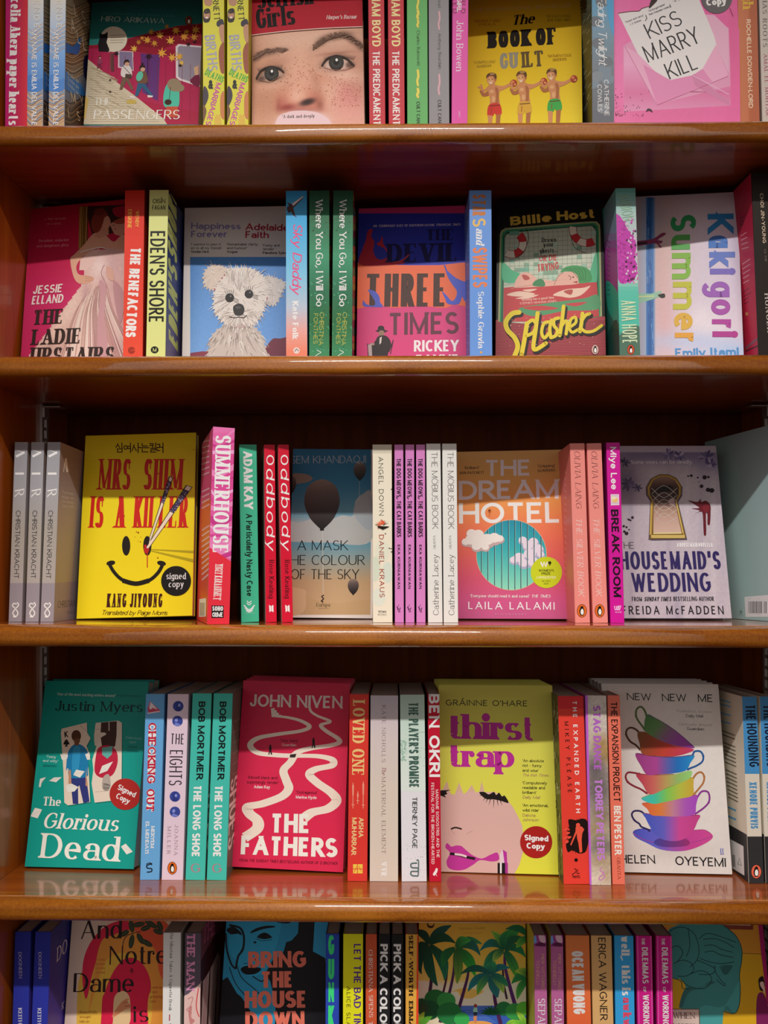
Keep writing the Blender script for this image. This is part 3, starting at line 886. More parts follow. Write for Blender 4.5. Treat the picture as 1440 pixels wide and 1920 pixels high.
for x, y, r in ((836, 318, 24), (656, 302, 20), (1060, 250, 18), (1014, 370, 14), (620, 452, 10), (620, 518, 10), (1096, 236, 14), (800, 360, 10)): maple(f, x, y, r, '2c1018', x * .2)
f.T('THE INTERNATIONAL BESTSELLING CLASSIC', 570, 82, 986, 98, 12, '3c8c84', SANS)
f.T('HIRO ARIKAWA', 568, 121, 924, 134, 30, 'b4c4bc', St(.12, .06, trk=.12))
penguin(f, 1062, 118, 24, '8c3c20')
f.T('THE', 530, 594, 624, 590, 38, 'dcd8d0', St(.12, .06, trk=.1)); f.T('PASSENGERS', 526, 672, 1010, 672, 52, 'dcd8d0', St(.13, .07, trk=.1))
b.finish()

G10 = 'lime yellow paperbacks with jumbled spine lettering'
b = sp(1, 'paperback', 'lime yellow paperback with jumbled lilac, green and pink spine words, right one of two', (1279, 1396, 0, 1275, 1398, 668), 'c8c43c', 'b0a438', Y=.055, ht=.198, group=G10)
f = b.spine
SKN = 'b08468'
f.P([(1290, -60), (1330, -60), (1330, 20), (1310, 34), (1286, 16)], SKN, True); f.P([(1284, 58), (1316, 50), (1320, 100), (1310, 124), (1282, 120)], '2c2420', True); f.E(1300, 84, 18, 22, SKN); f.P([(1286, 66), (1316, 60), (1312, 74), (1290, 78)], '2c2420'); f.E(1300, 98, 8, 5, 'd8d0c8')
f.P([(1356, 124), (1376, 108), (1392, 112), (1396, 150), (1360, 148)], '34303c', True); f.P([(1370, 150), (1400, 146), (1400, 250), (1376, 220)], SKN, True)
f.P([(1366, 300), (1380, 250), (1400, 250), (1400, 400), (1376, 400)], '8c4c34', True); f.P([(1280, 490), (1300, 500), (1308, 540), (1296, 580), (1276, 600)], '3c3440', True); f.P([(1376, 540), (1400, 520), (1400, 660), (1376, 650)], 'b87444', True); f.P([(1276, 590), (1296, 620), (1286, 668), (1274, 690)], '6c4c34', True)
f.P([(1340, 668), (1350, 640), (1362, 650), (1372, 636), (1380, 700), (1340, 700)], 'c8a844')
f.T('BARNETT', 1328, -60, 1342, 116, 34, '24241c', SANS)
f.T('BIRTHS', 1286, 200, 1306, 402, 58, '9c9ca8', BOLD, tv=.17, jit=.1); f.T('DEATHS', 1284, 420, 1386, 466, 36, '4ca43c', BOLD, tv=.16, jit=.1)
f.T('&', 1306, 500, 1336, 500, 50, '1c1c18', BOLD); f.T('MARRIAGES', 1288, 668, 1362, 470, 28, 'b8449c', BOLD, tv=.2, slant=.1) if False else f.T('MARRIAGES', 1352, 462, 1290, 700, 30, 'b8449c', BOLD, tv=.2, jit=.1)
b.finish([(spM(1, (1138, 1262, 0, 1140, 1264, 668), wd=b.wd), 'lime yellow paperback with jumbled lilac, green and pink spine words, left one of two')])

crop('R1b')
b = fo(1, 'paperback', 'paperback facing out with a close-up of a freckled face under a red band', (36, 60), (660, 60), (38, 668), (668, 668), 'c4967c', '8c1c28', Y=.060, lean=7, yaw=-1, ht=.2)
f = b.front
f.brush(20, -60, 690, 760, 130, 'cfa18a', [
    (330, 220, 330, 60, 0, 'dcb8a4', .7), (60, 500, 120, 300, 0, 'b88468', .7), (300, 330, 60, 120, 0, 'd8ac94', .7), (320, 440, 90, 120, 10, 'd49c84', .6),
    (590, 540, 110, 100, 0, 'cc7878', .75), (640, 400, 70, 200, 0, 'b07c68', .6), (600, 640, 120, 80, 0, 'd49890', .6), (120, 580, 110, 90, 0, 'b07c60', .7), (460, 520, 60, 90, 0, 'd8ac94', .7), (430, 440, 60, 40, 0, 'c4846c', .6),
    (510, 320, 120, 60, 8, 'b4806c', .55), (560, 420, 110, 34, 10, 'dcb4a0', .7), (150, 370, 90, 36, -20, 'a8745c', .7), (150, 480, 90, 26, -10, 'd0a08a', .6),
    (130, 296, 92, 20, -12, '7c5c4c', .8, 1.5), (66, 326, 40, 18, -30, '6c4c3e', .75, 1.5),
    (430, 236, 60, 22, -34, '846252', .8, 1.5), (510, 205, 90, 22, -10, '745444', .85, 1.5), (600, 222, 70, 22, 34, '745444', .85, 1.5), (645, 262, 30, 18, 50, '745444', .75, 1.5),
    (150, 420, 74, 42, -12, '4c3428', .8, 2), (150, 424, 64, 32, -14, 'c0a090', .9, 3), (512, 362, 88, 42, -6, '5c4034', .7, 2), (514, 364, 76, 34, -8, 'd0b4a8', .95, 3), (590, 366, 26, 18, 10, '4c3024', .8, 2), (90, 444, 26, 14, -20, '3c281e', .8),
    (515, 392, 70, 10, 0, 'd8a898', .7), (150, 462, 64, 8, -10, 'c09880', .7), (510, 300, 90, 8, -6, '8c5c4c', .6),
    (306, 566, 128, 84, 4, 'b86c58', .9, 1.8), (300, 470, 54, 90, 0, 'd4a088', .8), (290, 540, 54, 44, 0, 'dcae98', .85), (404, 556, 28, 46, 0, 'b46c58', .8), (420, 590, 20, 30, 0, '7c4030', .6), (204, 584, 26, 36, 10, 'b06050', .8), (186, 590, 12, 36, 0, '8c4c3c', .5), (236, 604, 44, 16, -10, '8c3830', .85), (350, 574, 44, 18, -16, '2c1410', 1, 1.5), (400, 470, 24, 90, -14, 'b07c64', .5), (232, 470, 20, 90, 8, 'c08c74', .4), (230, 604, 30, 12, 0, '8c3830', .7), (320, 620, 90, 14, 0, '8c4438', .6),
    (330, 690, 150, 70, 0, 'd8b8bc', .95, 3), (30, 400, 16, 340, 0, '8c5c4c', .8)], .05)
rr = random.Random(91)
for k in range(150):
    x, y = rr.gauss(330, 120), rr.gauss(440, 60)
    f.E(x, y, rr.uniform(1.5, 3.5), rr.uniform(1.5, 3), rr.choice(('b07458', 'a86c50', 'b88064')), n=6)
for k in range(120):
    x, y = rr.uniform(480, 650), rr.uniform(430, 600); f.E(x, y, 2, 2, rr.choice(('b87464', 'b07058')), n=6)
def brow(f, pts, n, up):
    q = smooth_pts(pts, False, 10)
    for k in range(n):
        p = q[min(len(q) - 1, int(len(q) * rr.random()))]; f.L([(p[0], p[1] + rr.uniform(-18, 18)), (p[0] + rr.uniform(16, 34), p[1] + up * rr.uniform(8, 26))], 2.4, rr.choice(('6c5040', '785a4a', '86685a', '5a4234')), taper=(2.4, .8))
brow(f, [(44, 330), (90, 300), (150, 286), (214, 288)], 130, -.6); brow(f, [(380, 268), (430, 230), (500, 200), (570, 206), (650, 260)], 190, .1)
for x, y, r in ((148, 416, 40), (512, 353, 42)):
    f.E(x, y, r, r, '221e1a'); f.E(x, y, r * .86, r * .86, '2e2b27'); f.E(x, y + r * .14, r * .62, r * .54, '3a3731'); f.E(x, y, r * .4, r * .4, '100e0c'); f.E(x + r * .05, y - r * .3, r * .17, r * .2, 'dcd8d4')
f.L([(62, 446), (90, 400), (140, 378), (190, 388), (218, 410)], 9, '2c1c16', True); f.L([(430, 374), (460, 334), (510, 318), (566, 330), (612, 372)], 10, '2c1c16', True)
f.L([(84, 452), (140, 462), (200, 430)], 3, '7c5444', True); f.L([(440, 380), (500, 396), (570, 392), (606, 374)], 3, '8c5c4c', True)
for k in range(16): f.L([(80 + k * 8, 404 - k * 1.6 if k < 8 else 384 + (k - 8) * 2), (66 + k * 9.5, 384 - k * 1.4)], 2.4, '20140f', taper=(3, .8))
for k in range(18): f.L([(450 + k * 9, 340 - (k * 2.4 if k < 9 else 40 - k * 2.2)), (444 + k * 10.5, 318 - (k * 2 if k < 9 else 36 - k * 2))], 2.4, '20140f', taper=(3, .8))
f.P([(180, 670), (240, 634), (300, 626), (360, 628), (420, 642), (480, 690), (480, 780), (180, 780)], 'd8bcc0', True)
f.T("'A dark and deeply", 208, 668, 390, 664, 18, '2c2024', SERIF, tv=.16)
f.P([(20, -300), (700, -300), (700, 150), (655, 156), (500, 160), (340, 170), (180, 184), (20, 204)], 'a81c2c'); f.L([(20, 204), (180, 184), (340, 170), (500, 160), (700, 152)], 5, 'e0b8b0', True)
DK = St(.26, .05, serif=.05, sth=.04, trk=.06)
f.T('Selfish', 66, 52, 384, 26, 110, '100a0a', DK); f.T('Girls', 66, 166, 284, 140, 110, '100a0a', DK)
f.T('Observer', 492, 80, 580, 76, 14, '7c4c4c', ITAL); f.T("Harper's Bazaar", 456, 112, 626, 108, 22, 'e0ccc8', St(.15, .06, serif=.03, sth=.04, slant=.2, trk=.06))
b.finish()

G11 = 'red paperbacks with cream and white condensed spine capitals'
b = sp(1, 'paperback', 'red paperback with cream and white condensed spine capitals, beside the leaf green spine', (800, 893, 0, 808, 895, 668), 'b42c38', '8c1c28', '6c2430', Y=.055, ht=.198, group=G11)
f = b.spine
f.T('WILLIAM BOYD', 820, -130, 824, 262, 48, 'dccc90', BOLD, tv=.2); f.T('THE PREDICAMENT', 826, 286, 830, 704, 40, 'e4d8d4', BOLD, tv=.18)
f.L([(864, 276), (866, 700)], .8, 'c83c44')
b.finish([(spM(1, (690, 782, 0, 696, 789, 668), wd=b.wd), 'red paperback with cream and white condensed spine capitals, beside the freckled face')])

def drip(f, x, y0, y1, w_, c):
    f.L([(x, y0), (x + 3, (y0 * .6 + y1 * .4)), (x - 3, (y0 * .3 + y1 * .7)), (x + 1, y1)], w_, c, True, rnd=True)
b = sp(1, 'paperback', 'leaf green paperback with thin yellow dashes and small dark lettering down its spine', (908, 1025, 0, 912, 1026, 668), '5ca45c', '448444', Y=.055, ht=.198)
f = b.spine
for y0, y1, w_ in ((-20, 60, 10), (60, 104, 12), (114, 150, 10), (396, 480, 11), (500, 546, 13)): drip(f, 970, y0, y1, w_ + 4, 'a89838'); drip(f, 970, y0, y1, w_, 'd4cc58')
f.T('Charles Bukowski', 964, 172, 966, 368, 18, '20381c', SANS, tv=.1); f.T('CULT CANON', 962, 572, 964, 730, 20, '1c301c', BOLD)
b.finish()
b = sp(1, 'paperback', 'grey paperback with thin pink dashes and small dark lettering down its spine', (1030, 1146, 0, 1034, 1147, 668), '848286', '6c6a6e', Y=.055, ht=.198)
f = b.spine
for y0, y1, w_ in ((66, 164, 9), (420, 530, 10)): drip(f, 1090, y0, y1, w_ + 3, '9c7c80'); drip(f, 1090, y0, y1, w_, 'c49ca4')
f.T('Marcel Proust', 1084, -110, 1084, 44, 18, '343236', SANS, tv=.1); f.T('Anthony Bourdain', 1084, 188, 1086, 388, 18, '343236', SANS, tv=.1); f.T('CULT CANON', 1082, 562, 1084, 730, 20, '28262a', BOLD)
b.finish()
b = sp(1, 'paperback', 'hot pink paperback with white author lettering, beside the yellow cover of three boys', (1166, 1254, 0, 1160, 1250, 668), 'cc4c9c', 'a83c7c', 'a83c7c', Y=.055, ht=.198)
f = b.spine
f.T('THE WORLD', 1214, -200, 1212, 76, 26, '7c1c4c', BOLD); f.T('WIRED', 1168, -90, 1166, 76, 26, '7c1c4c', BOLD); f.T('A GIRL', 1190, -60, 1190, 70, 26, 'e8dce4', BOLD)
f.T('John Bowen', 1188, 116, 1186, 400, 38, 'dcd0d8', SERIF, tv=.13)
f.T('SERPENT', 1200, 626, 1200, 662, 8, 'd8b8cc', SANS)
b.finish()

crop('R1c')
b = fo(1, 'paperback', 'mustard yellow paperback facing out with three little boys in bathing trunks', (48, 16), (554, 0), (40, 548), (556, 540), 'd0b41c', 'a88c14', Y=.080, lean=11, yaw=-5, wd=.128, ht=.2)
f = b.front
f.G([(20, -60), (580, -60), (580, 700), (20, 700)], None, (0, 0), None, (0, 560), stops=[(0, 'c8a01c'), (.4, 'd0ac1c'), (1, 'd8c024')])
f.T('THE INTERNATIONAL BESTSELLER', 68, 56, 522, 34, 17, 'c4a868', SANS, tv=.16)
f.T('The', 246, 118, 352, 108, 46, '14100c', St(.2, .07, slant=.25, trk=.04, serif=.04, sth=.06))
f.T('BOOK OF', 136, 226, 458, 206, 78, '18120c', St(.24, .1, serif=.05, sth=.09, trk=.08))
f.T('GU', 192, 322, 276, 317, 74, '8c8878', St(.24, .1, serif=.05, sth=.09, trk=.08)); f.T('ILT', 296, 316, 396, 308, 74, '5c4c2c', St(.2, .1, serif=.05, sth=.09, trk=.08))  # foil word, its glint painted in as paler first letters
for t, x0, x1, y, c in (("'UNFORGETTABLE'", 70, 198, 106, 'a8641c'), ('PAULA', 96, 172, 122, 'a8641c'), ("'DEVASTATING'", 408, 524, 84, '8c741c'), ('NEW YORK TIMES', 412, 522, 102, '8c741c'), ("'COMPELLING'", 70, 172, 298, '8c7420'), ('GUARDIAN', 84, 152, 316, '8c7420'), ("'MOMENTOUS", 414, 524, 268, '8c6414'), ('OBSERVER', 438, 502, 286, '8c6414')): f.T(t, x0, y, x1, y - 4, 13, c, SANS)
def boy(f, x, y, trunk):
    S1, S2, S3 = 'c08458', 'a0643c', 'd0a070'
    f.P([(x - 4, y + 66), (x - 40, y + 92), (x - 44, y + 74), (x - 58, y + 70), (x - 60, y + 60), (x - 46, y + 62), (x - 50, y + 52), (x - 42, y + 52), (x - 32, y + 76), (x - 6, y + 52)], S1, True)
    f.P([(x - 6, y + 100), (x - 36, y + 108), (x - 52, y + 84), (x - 46, y + 78), (x - 30, y + 92), (x - 8, y + 76)], S2, True)
    f.P([(x + 24, y + 58), (x + 60, y + 58), (x + 98, y + 40), (x + 102, y + 50), (x + 64, y + 74), (x + 26, y + 84)], S1, True)
    f.P([(x - 14, y + 62), (x + 6, y + 52), (x + 30, y + 56), (x + 40, y + 80), (x + 38, y + 110), (x + 40, y + 150), (x - 2, y + 154), (x - 4, y + 120), (x - 12, y + 90)], S1, True)
    f.P([(x + 20, y + 66), (x + 36, y + 80), (x + 34, y + 148), (x + 20, y + 150), (x + 24, y + 110)], S2, True); f.E(x + 4, y + 84, 10, 8, S3); f.E(x + 12, y + 120, 8, 14, S3)
    f.P([(x - 8, y + 146), (x + 40, y + 142), (x + 50, y + 188), (x + 26, y + 196), (x + 18, y + 186), (x + 8, y + 200), (x - 16, y + 196)], trunk, True); f.L([(x - 6, y + 152), (x + 42, y + 148)], 4, '5c2c1c'); f.L([(x + 4, y + 160), (x + 2, y + 188)], 3, '8c3020')
    f.P([(x - 14, y + 194), (x + 8, y + 198), (x + 6, y + 260), (x - 12, y + 260)], S1); f.P([(x + 24, y + 194), (x + 46, y + 188), (x + 40, y + 260), (x + 22, y + 260)], S2)
    f.E(x + 2, y + 30, 21, 25, S1, -8); f.E(x - 2, y + 36, 13, 16, S3)
    f.P([(x - 22, y + 22), (x - 16, y + 4), (x + 4, y - 4), (x + 24, y + 4), (x + 26, y + 26), (x + 18, y + 30), (x + 14, y + 16), (x - 4, y + 12)], '5c3c20', True); f.E(x + 6, y + 3, 12, 6, 'a07c4c')
    f.E(x - 8, y + 30, 3, 2, '2c1810'); f.E(x + 6, y + 28, 3, 2, '2c1810'); f.P([(x - 8, y + 42), (x + 8, y + 40), (x, y + 50)], 'e0d0c0'); f.E(x + 22, y + 30, 4, 6, S2)
    f.E(x + 106, y + 46, 17, 17, 'a04024'); f.E(x + 101, y + 40, 8, 7, 'c87c50'); f.E(x + 112, y + 52, 5, 4, 'd0a070')
boy(f, 150, 342, 'c03428'); boy(f, 290, 334, 'c89c34'); boy(f, 430, 322, '3c9c44')
b.finish()

b = sp(1, 'paperback', 'slate blue paperback with white brush script on its spine and a rainy dark side cover', (620, 722, 0, 622, 725, 540), '6c747c', '3c4448', '3c4a44', Y=.055, ht=.198)
f = b.spine
f.G([(600, -300), (750, -300), (750, 700), (600, 700)], None, (0, 0), None, (0, 540), stops=[(0, '5c94b4'), (.25, '6c8ca0'), (.6, '6c747c'), (1, '5c6068')])
rr = random.Random(95)
for k in range(14): f.E(rr.uniform(620, 720), rr.uniform(0, 540), 30, 24, rr.choice(('788088', '646c74', '70808c')))
f.P([(690, 0), (724, 0), (724, 160), (704, 120)], '4c94c0', True)
f.T('The Fading Twilight', 644, -120, 652, 300, 40, 'dcdcdc', SCRIPT, tv=.1, th=.07)
f.T('CATHERINE', 676, 372, 680, 540, 21, 'd0d0d0', SANS); f.T('COWLES', 646, 394, 648, 520, 20, 'd0d0d0', SANS)
f = b.back
f.G([(540, -300), (640, -300), (640, 700), (540, 700)], None, (0, 0), None, (0, 540), stops=[(0, '54706c'), (.3, '485448'), (1, '302c24')])
for k in range(60):
    x, y = rr.uniform(562, 618), rr.uniform(0, 540); f.L([(x, y), (x + 12, y - 22)], 2.4, rr.choice(('7c8474', '98a090', '5c6c68')))
for k in range(5): f.P([(560, 10 + k * 16), (600, -10 + k * 20), (590, 30 + k * 10)], '1c201c')
b.finish()

b = fo(1, 'paperback', 'pink paperback facing out with a torn white note, a pink envelope and grey sticker', (724, 60), (1304, 60), (726, 540), (1308, 538), 'd45c94', 'c06c8c', Y=.053, lean=3, yaw=-1, wd=.130, ht=.2)
f = b.front
f.brush(700, -80, 1330, 640, 40, 'd4649c', [(760, 300, 60, 300, 0, 'd878a8', .6), (1280, 200, 40, 300, 0, 'c85484', .6), (980, 530, 300, 40, 0, 'c4608c', .6), (1100, 60, 200, 60, 0, 'cc5890', .5)], .02)
f.P([(766, 214), (820, 180), (1120, 60), (1256, 130), (1264, 300), (1266, 492), (770, 520)], 'cc8cac'); f.P([(1120, 66), (1190, 70), (1256, 134), (1258, 340), (1200, 220)], 'd0a0b8')
f.G([(770, 214), (920, 490), (990, 470), (1266, 400), (1266, 492), (770, 520)], None, (0, 300), None, (0, 520), stops=[(0, 'd498b8'), (.6, 'c86c98'), (1, 'cc88ac')])
f.P([(742, 62), (800, 56), (838, 54), (852, 40), (890, 32), (908, 0), (940, -40), (1120, -60), (1120, 0), (1190, 170), (1200, 214), (1130, 330), (1082, 352), (986, 372), (922, 340), (834, 250)], 'd0cccc')
f.P([(742, 62), (800, 56), (838, 54), (852, 40), (890, 32), (908, 0), (900, -40), (840, -40), (800, 40)], 'd4649c'); f.P([(886, 40), (892, 10), (910, -30), (940, -40), (926, 0), (908, 22)], '2c1814', True); f.L([(742, 62), (800, 54), (838, 52), (854, 40), (888, 30)], 4, '4c2c24', True)
f.P([(834, 250), (922, 340), (986, 372), (1082, 352), (1130, 330), (1196, 210), (1252, 340), (1246, 362), (924, 490), (770, 214)], 'd49cb8'); f.P([(858, 300), (986, 374), (1090, 350), (1136, 320), (1180, 380), (924, 490)], 'cc80a8')
f.P([(1086, 352), (1096, 344), (1258, 470), (1262, 492), (1100, 400)], 'c0789c'); f.L([(924, 490), (1252, 356)], 3, 'a84c78'); f.L([(772, 214), (924, 490)], 3, 'bc7098'); f.L([(1092, 352), (1258, 440)], 3, 'dcb0c8')
f.T('KISS', 890, 182, 1046, 112, 74, '141214', THIN, tv=.085, th=.075); f.T('MARRY', 882, 292, 1130, 196, 80, '141214', THIN, tv=.085, th=.075); f.T('KILL', 982, 370, 1118, 318, 76, '141214', THIN, tv=.085, th=.075)
for t, x0, y0, x1, y1 in (("'Sweet and sassy'", 778, 108, 862, 74), ('L. S. Stratton', 800, 118, 850, 98), ("'Unforgettable'", 886, 56, 962, 24), ('Kate Stayman-London', 888, 72, 984, 34), ("'A killer", 1000, 12, 1060, -10)): f.T(t, x0, y0, x1, y1, 9, '2c2a2c', SANS)
f.L([(870, 70), (876, 86), (868, 98)], 3, '1c1a1c'); f.L([(982, 20), (988, 36)], 3, '1c1a1c')
for k in range(60):
    a, q = rr.random(), rr.random(); f.E(730 + 130 * a * a, 540 - 130 * q * q, 2.4, 2, rr.choice(('5c2c44', '7c3c54', 'a85c7c')), n=6)
f.P([(872, 520), (880, 506), (896, 510), (902, 524), (888, 516)], '3c2430', True)
for k in range(8): f.E(1262 + k * 2, 40 + k * 5, 2.5, 2, '8c3c5c', n=6)
b.sticker(1200, -8, 72, '565254', [('Signed', -.62, -.16, .62, .34, BLACK), ('Copy', -.7, .44, .6, .44, BLACK)], 'dcd8d6', -6, 'dark grey round sticker')
b.finish()

crop('R1d')
b = sp(1, 'paperback', 'terracotta paperback with cream spaced spine capitals, beside the pink envelope cover', (668, 955, 0, 702, 992, 1720), 'b4684c', 'a0583c', 'c06880', Y=.055, ht=.198)
f = b.spine
f.G([(640, -1000), (1020, -1000), (1020, 2000), (640, 2000)], None, (668, 0), None, (980, 0), n=12, stops=[(0, 'b8704c'), (.45, 'b46c4c'), (.6, 'a45c3c'), (1, 'a45c40')])
f.T('Enough', 740, -620, 742, 135, 160, 'c8a438', BSERIF, tv=.24)
f.T('ROCHELLE DOWDEN-LORD', 794, 292, 832, 1622, 64, 'dcc8ac', BOLD, tv=.19)
b.finish()
M_, w_, h_ = place(1, (985, 0), (1300, 0), (1038, 1720), (1340, 1720), .055, ht=.198)
b = Book('paperback', 'pale grey paperback with dark and crimson serif spine capitals at the right edge', M_, 'spine', w_, h_, .126, 'b8b0a8', '8c8478', '9c948c')
f = b.spine
f.T('THE RIVER HAS ROOTS', 1030, -760, 1046, 706, 64, '4c4844', BSERIF, tv=.2)
f.T('AMAL EL-MOHTAR', 1054, 810, 1092, 1740, 52, '8c1c4c', BSERIF, tv=.2)
b.finish()

# ================================================================== row with the white dog cover
crop('R2a')
b = fo(2, 'paperback', 'crimson paperback facing out with two women in pale ball gowns, by the left wall', (172, 166), None, (120, 962), None, 'b42250', '8c1c40', Y=.080, lean=11, yaw=-6, wd=.122, ht=.198, th=.02)
f = b.front
f.G([(100, 100), (800, 100), (800, 1100), (90, 1100)], None, (0, 150), None, (0, 1000), stops=[(0, 'ac1838'), (.3, 'b01c44'), (.6, 'b8285c'), (1, 'ac2452')])
f.T('A TRUE TREASURE', 250, 218, 370, 214, 10, 'd0808c', SANS); f.T('OF A NOVEL', 262, 246, 346, 242, 10, 'd0808c', SANS)
f.T('Decadent, seductive', 218, 342, 386, 336, 15, 'cc8490', SANS); f.T('and dangerous glory', 206, 372, 386, 364, 15, 'cc8490', SANS)
f.R(446, 140, 494, 380, '5c3c1c')
for x in (450, 458, 468, 478, 488): f.L([(x, 142), (x - 6, 380)], 4, ('a8843c', '7c5c28', 'c09c54')[x % 3])
f.P([(494, 140), (760, 130), (760, 260), (600, 300), (520, 300), (492, 200)], '34201c')
f.P([(640, 150), (760, 140), (760, 190), (660, 200)], 'a01c38', True)
f.brush(130, 140, 800, 1100, 80, 'c8a49c', [(460, 900, 60, 220, 20, 'dcc4b4', .7), (340, 900, 70, 200, 30, 'b49488', .6), (300, 860, 30, 200, 30, 'd8bcac', .6), (400, 700, 40, 120, 24, 'd8c0b4', .6), (520, 800, 26, 200, 6, 'e0c0c0', .7), (560, 620, 16, 150, 12, 'a8787c', .6), (620, 760, 30, 160, -6, 'b08488', .7), (660, 800, 24, 160, -14, 'd4acac', .7), (720, 800, 30, 200, -14, 'a87478', .7), (560, 480, 60, 70, 0, 'e0ccc8', .7), (640, 460, 30, 90, 0, 'b89498', .6), (690, 500, 50, 120, 0, 'd0a8a8', .5), (540, 900, 14, 120, 0, 'a07078', .6), (600, 900, 30, 100, 0, 'c89490', .7), (690, 930, 90, 70, 0, '9c606c', .6), (250, 960, 20, 80, 40, '9c7c70', .6), (480, 620, 14, 60, 10, 'a88088', .5)], .06,
        inside=lambda x, y: (y > 384 and 476 - max(0, y - 560) * .74 - (0 if y > 560 else 0) < x and (y > 560 or x > 474)) or (y > 340 and x > 600))
f.P([(510, 310), (540, 290), (590, 300), (640, 340), (690, 300), (760, 320), (760, 384), (640, 380), (560, 370), (500, 400), (452, 440), (430, 480), (440, 520), (480, 532), (524, 540), (520, 556), (480, 574), (440, 572), (412, 530), (396, 440), (420, 410), (470, 360)], 'cc9c84', True)
f.P([(452, 440), (500, 402), (560, 378), (520, 470), (480, 500), (446, 500)], 'd4b4ac')
f.P([(560, 240), (610, 230), (612, 300), (560, 320), (530, 310)], 'c08c74')
f.E(596, 226, 26, 38, 'c8947c', -14); f.P([(612, 230), (626, 244), (612, 252)], 'c8947c')
f.P([(514, 220), (540, 172), (590, 166), (606, 190), (588, 206), (578, 240), (560, 280), (532, 290), (516, 260)], '7c3428', True); f.E(560, 172, 34, 20, '6c2c24', -10)
f.P([(622, 240), (650, 228), (700, 226), (720, 250), (690, 300), (650, 300), (630, 270)], 'c4907c', True); f.P([(640, 226), (700, 200), (740, 210), (700, 236), (660, 240)], '9c4c3c', True)
f.L([(632, 248), (648, 246)], 3, '5c3020'); f.E(648, 268, 6, 3, 'a04c48')
f.P([(440, 540), (470, 528), (524, 540), (526, 556), (490, 576), (450, 572)], 'c89880', True)
for k in range(3): f.L([(478, 536 + k * 12), (524, 540 + k * 10)], 2, 'a47460')
f.L([(588, 470), (570, 520), (600, 600), (560, 700)], 3, '8c5c64', True)
rr = random.Random(17)
for k in range(46):
    x = 300 + k * 11; lean_ = (x - 520) * .9
    f.L([(508 + (x - 300) * .18 + rr.uniform(-6, 6), 570 + rr.uniform(0, 60)), (520 + lean_ * .5, 740), (530 + lean_, 1000)], 3, rr.choice(('a8847c', 'e0ccc0', 'b89088', 'd8bcb4', '9c7470')), True, taper=(1.2, 5))
f.P([(560, 560), (600, 600), (590, 760), (610, 960), (560, 1000), (548, 800), (566, 660)], 'b88c90', True); f.P([(640, 560), (700, 640), (680, 800), (650, 700)], 'b08488', True); f.P([(600, 480), (636, 500), (640, 560), (604, 540)], 'c89c8c', True)
f.L([(452, 402), (480, 392), (560, 374), (600, 380)], 6, 'e0d0cc', True)
f.T('JESSIE', 186, 636, 350, 624, 46, 'e4ccc8', BOLD, slant=.1, tv=.17); f.T('ELLAND', 178, 695, 354, 683, 48, 'e4ccc8', BOLD, slant=.1, tv=.17)
DB = '2c1c18'
f.T('THE', 184, 808, 352, 800, 82, DB, BSERIF, tv=.22); f.T('LADIE', 178, 921, 452, 912, 86, DB, BSERIF, tv=.22); f.T('UPSTAIRS', 168, 1024, 640, 1020, 88, DB, BSERIF, tv=.22)
b.finish()

b = sp(2, 'paperback', 'red-orange paperback with bold white condensed spine capitals, beside the ball gown cover', (708, 808, 52, 688, 806, 966), 'd2402c', '8c2018')
f = b.spine
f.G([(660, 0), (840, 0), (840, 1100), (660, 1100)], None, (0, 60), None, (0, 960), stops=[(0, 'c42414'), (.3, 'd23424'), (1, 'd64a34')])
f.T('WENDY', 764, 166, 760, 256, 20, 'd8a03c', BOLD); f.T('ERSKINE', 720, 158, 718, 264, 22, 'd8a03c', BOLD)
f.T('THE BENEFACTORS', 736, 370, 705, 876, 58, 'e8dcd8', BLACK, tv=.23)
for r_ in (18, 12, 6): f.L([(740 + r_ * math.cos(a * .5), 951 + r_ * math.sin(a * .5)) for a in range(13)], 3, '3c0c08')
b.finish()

b = sp(2, 'paperback', 'lime yellow paperback with black deco spine capitals, navy and lime front cover visible', (842, 946, 50, 820, 931, 966), 'ccd286', '33406c', '8c9450')
f = b.spine
f.T('OISÍN', 858, 124, 930, 124, 26, '20221a', BOLD, tv=.13); f.T('FAGAN', 856, 160, 930, 160, 26, '20221a', BOLD, tv=.13)
f.T("EDEN'S SHORE", 846, 280, 836, 796, 84, '1c1e18', BOLD, tv=.14, th=.13)
f.E(870, 948, 22, 20, '1c1e18'); f.T('M', 860, 958, 880, 958, 20, 'ccd286', SANS)
f = b.front
f.G([(930, 0), (1040, 0), (1040, 1100), (930, 1100)], None, (0, 60), None, (0, 960), stops=[(0, '1c2440'), (.3, '2c3c74'), (.6, '38487c'), (1, '6c6488')])
f.T("EDEN'S SHORE", 1000, 960, 992, 70, 50, 'c4cc74', BOLD, slant=.25, tv=.2)
b.finish()

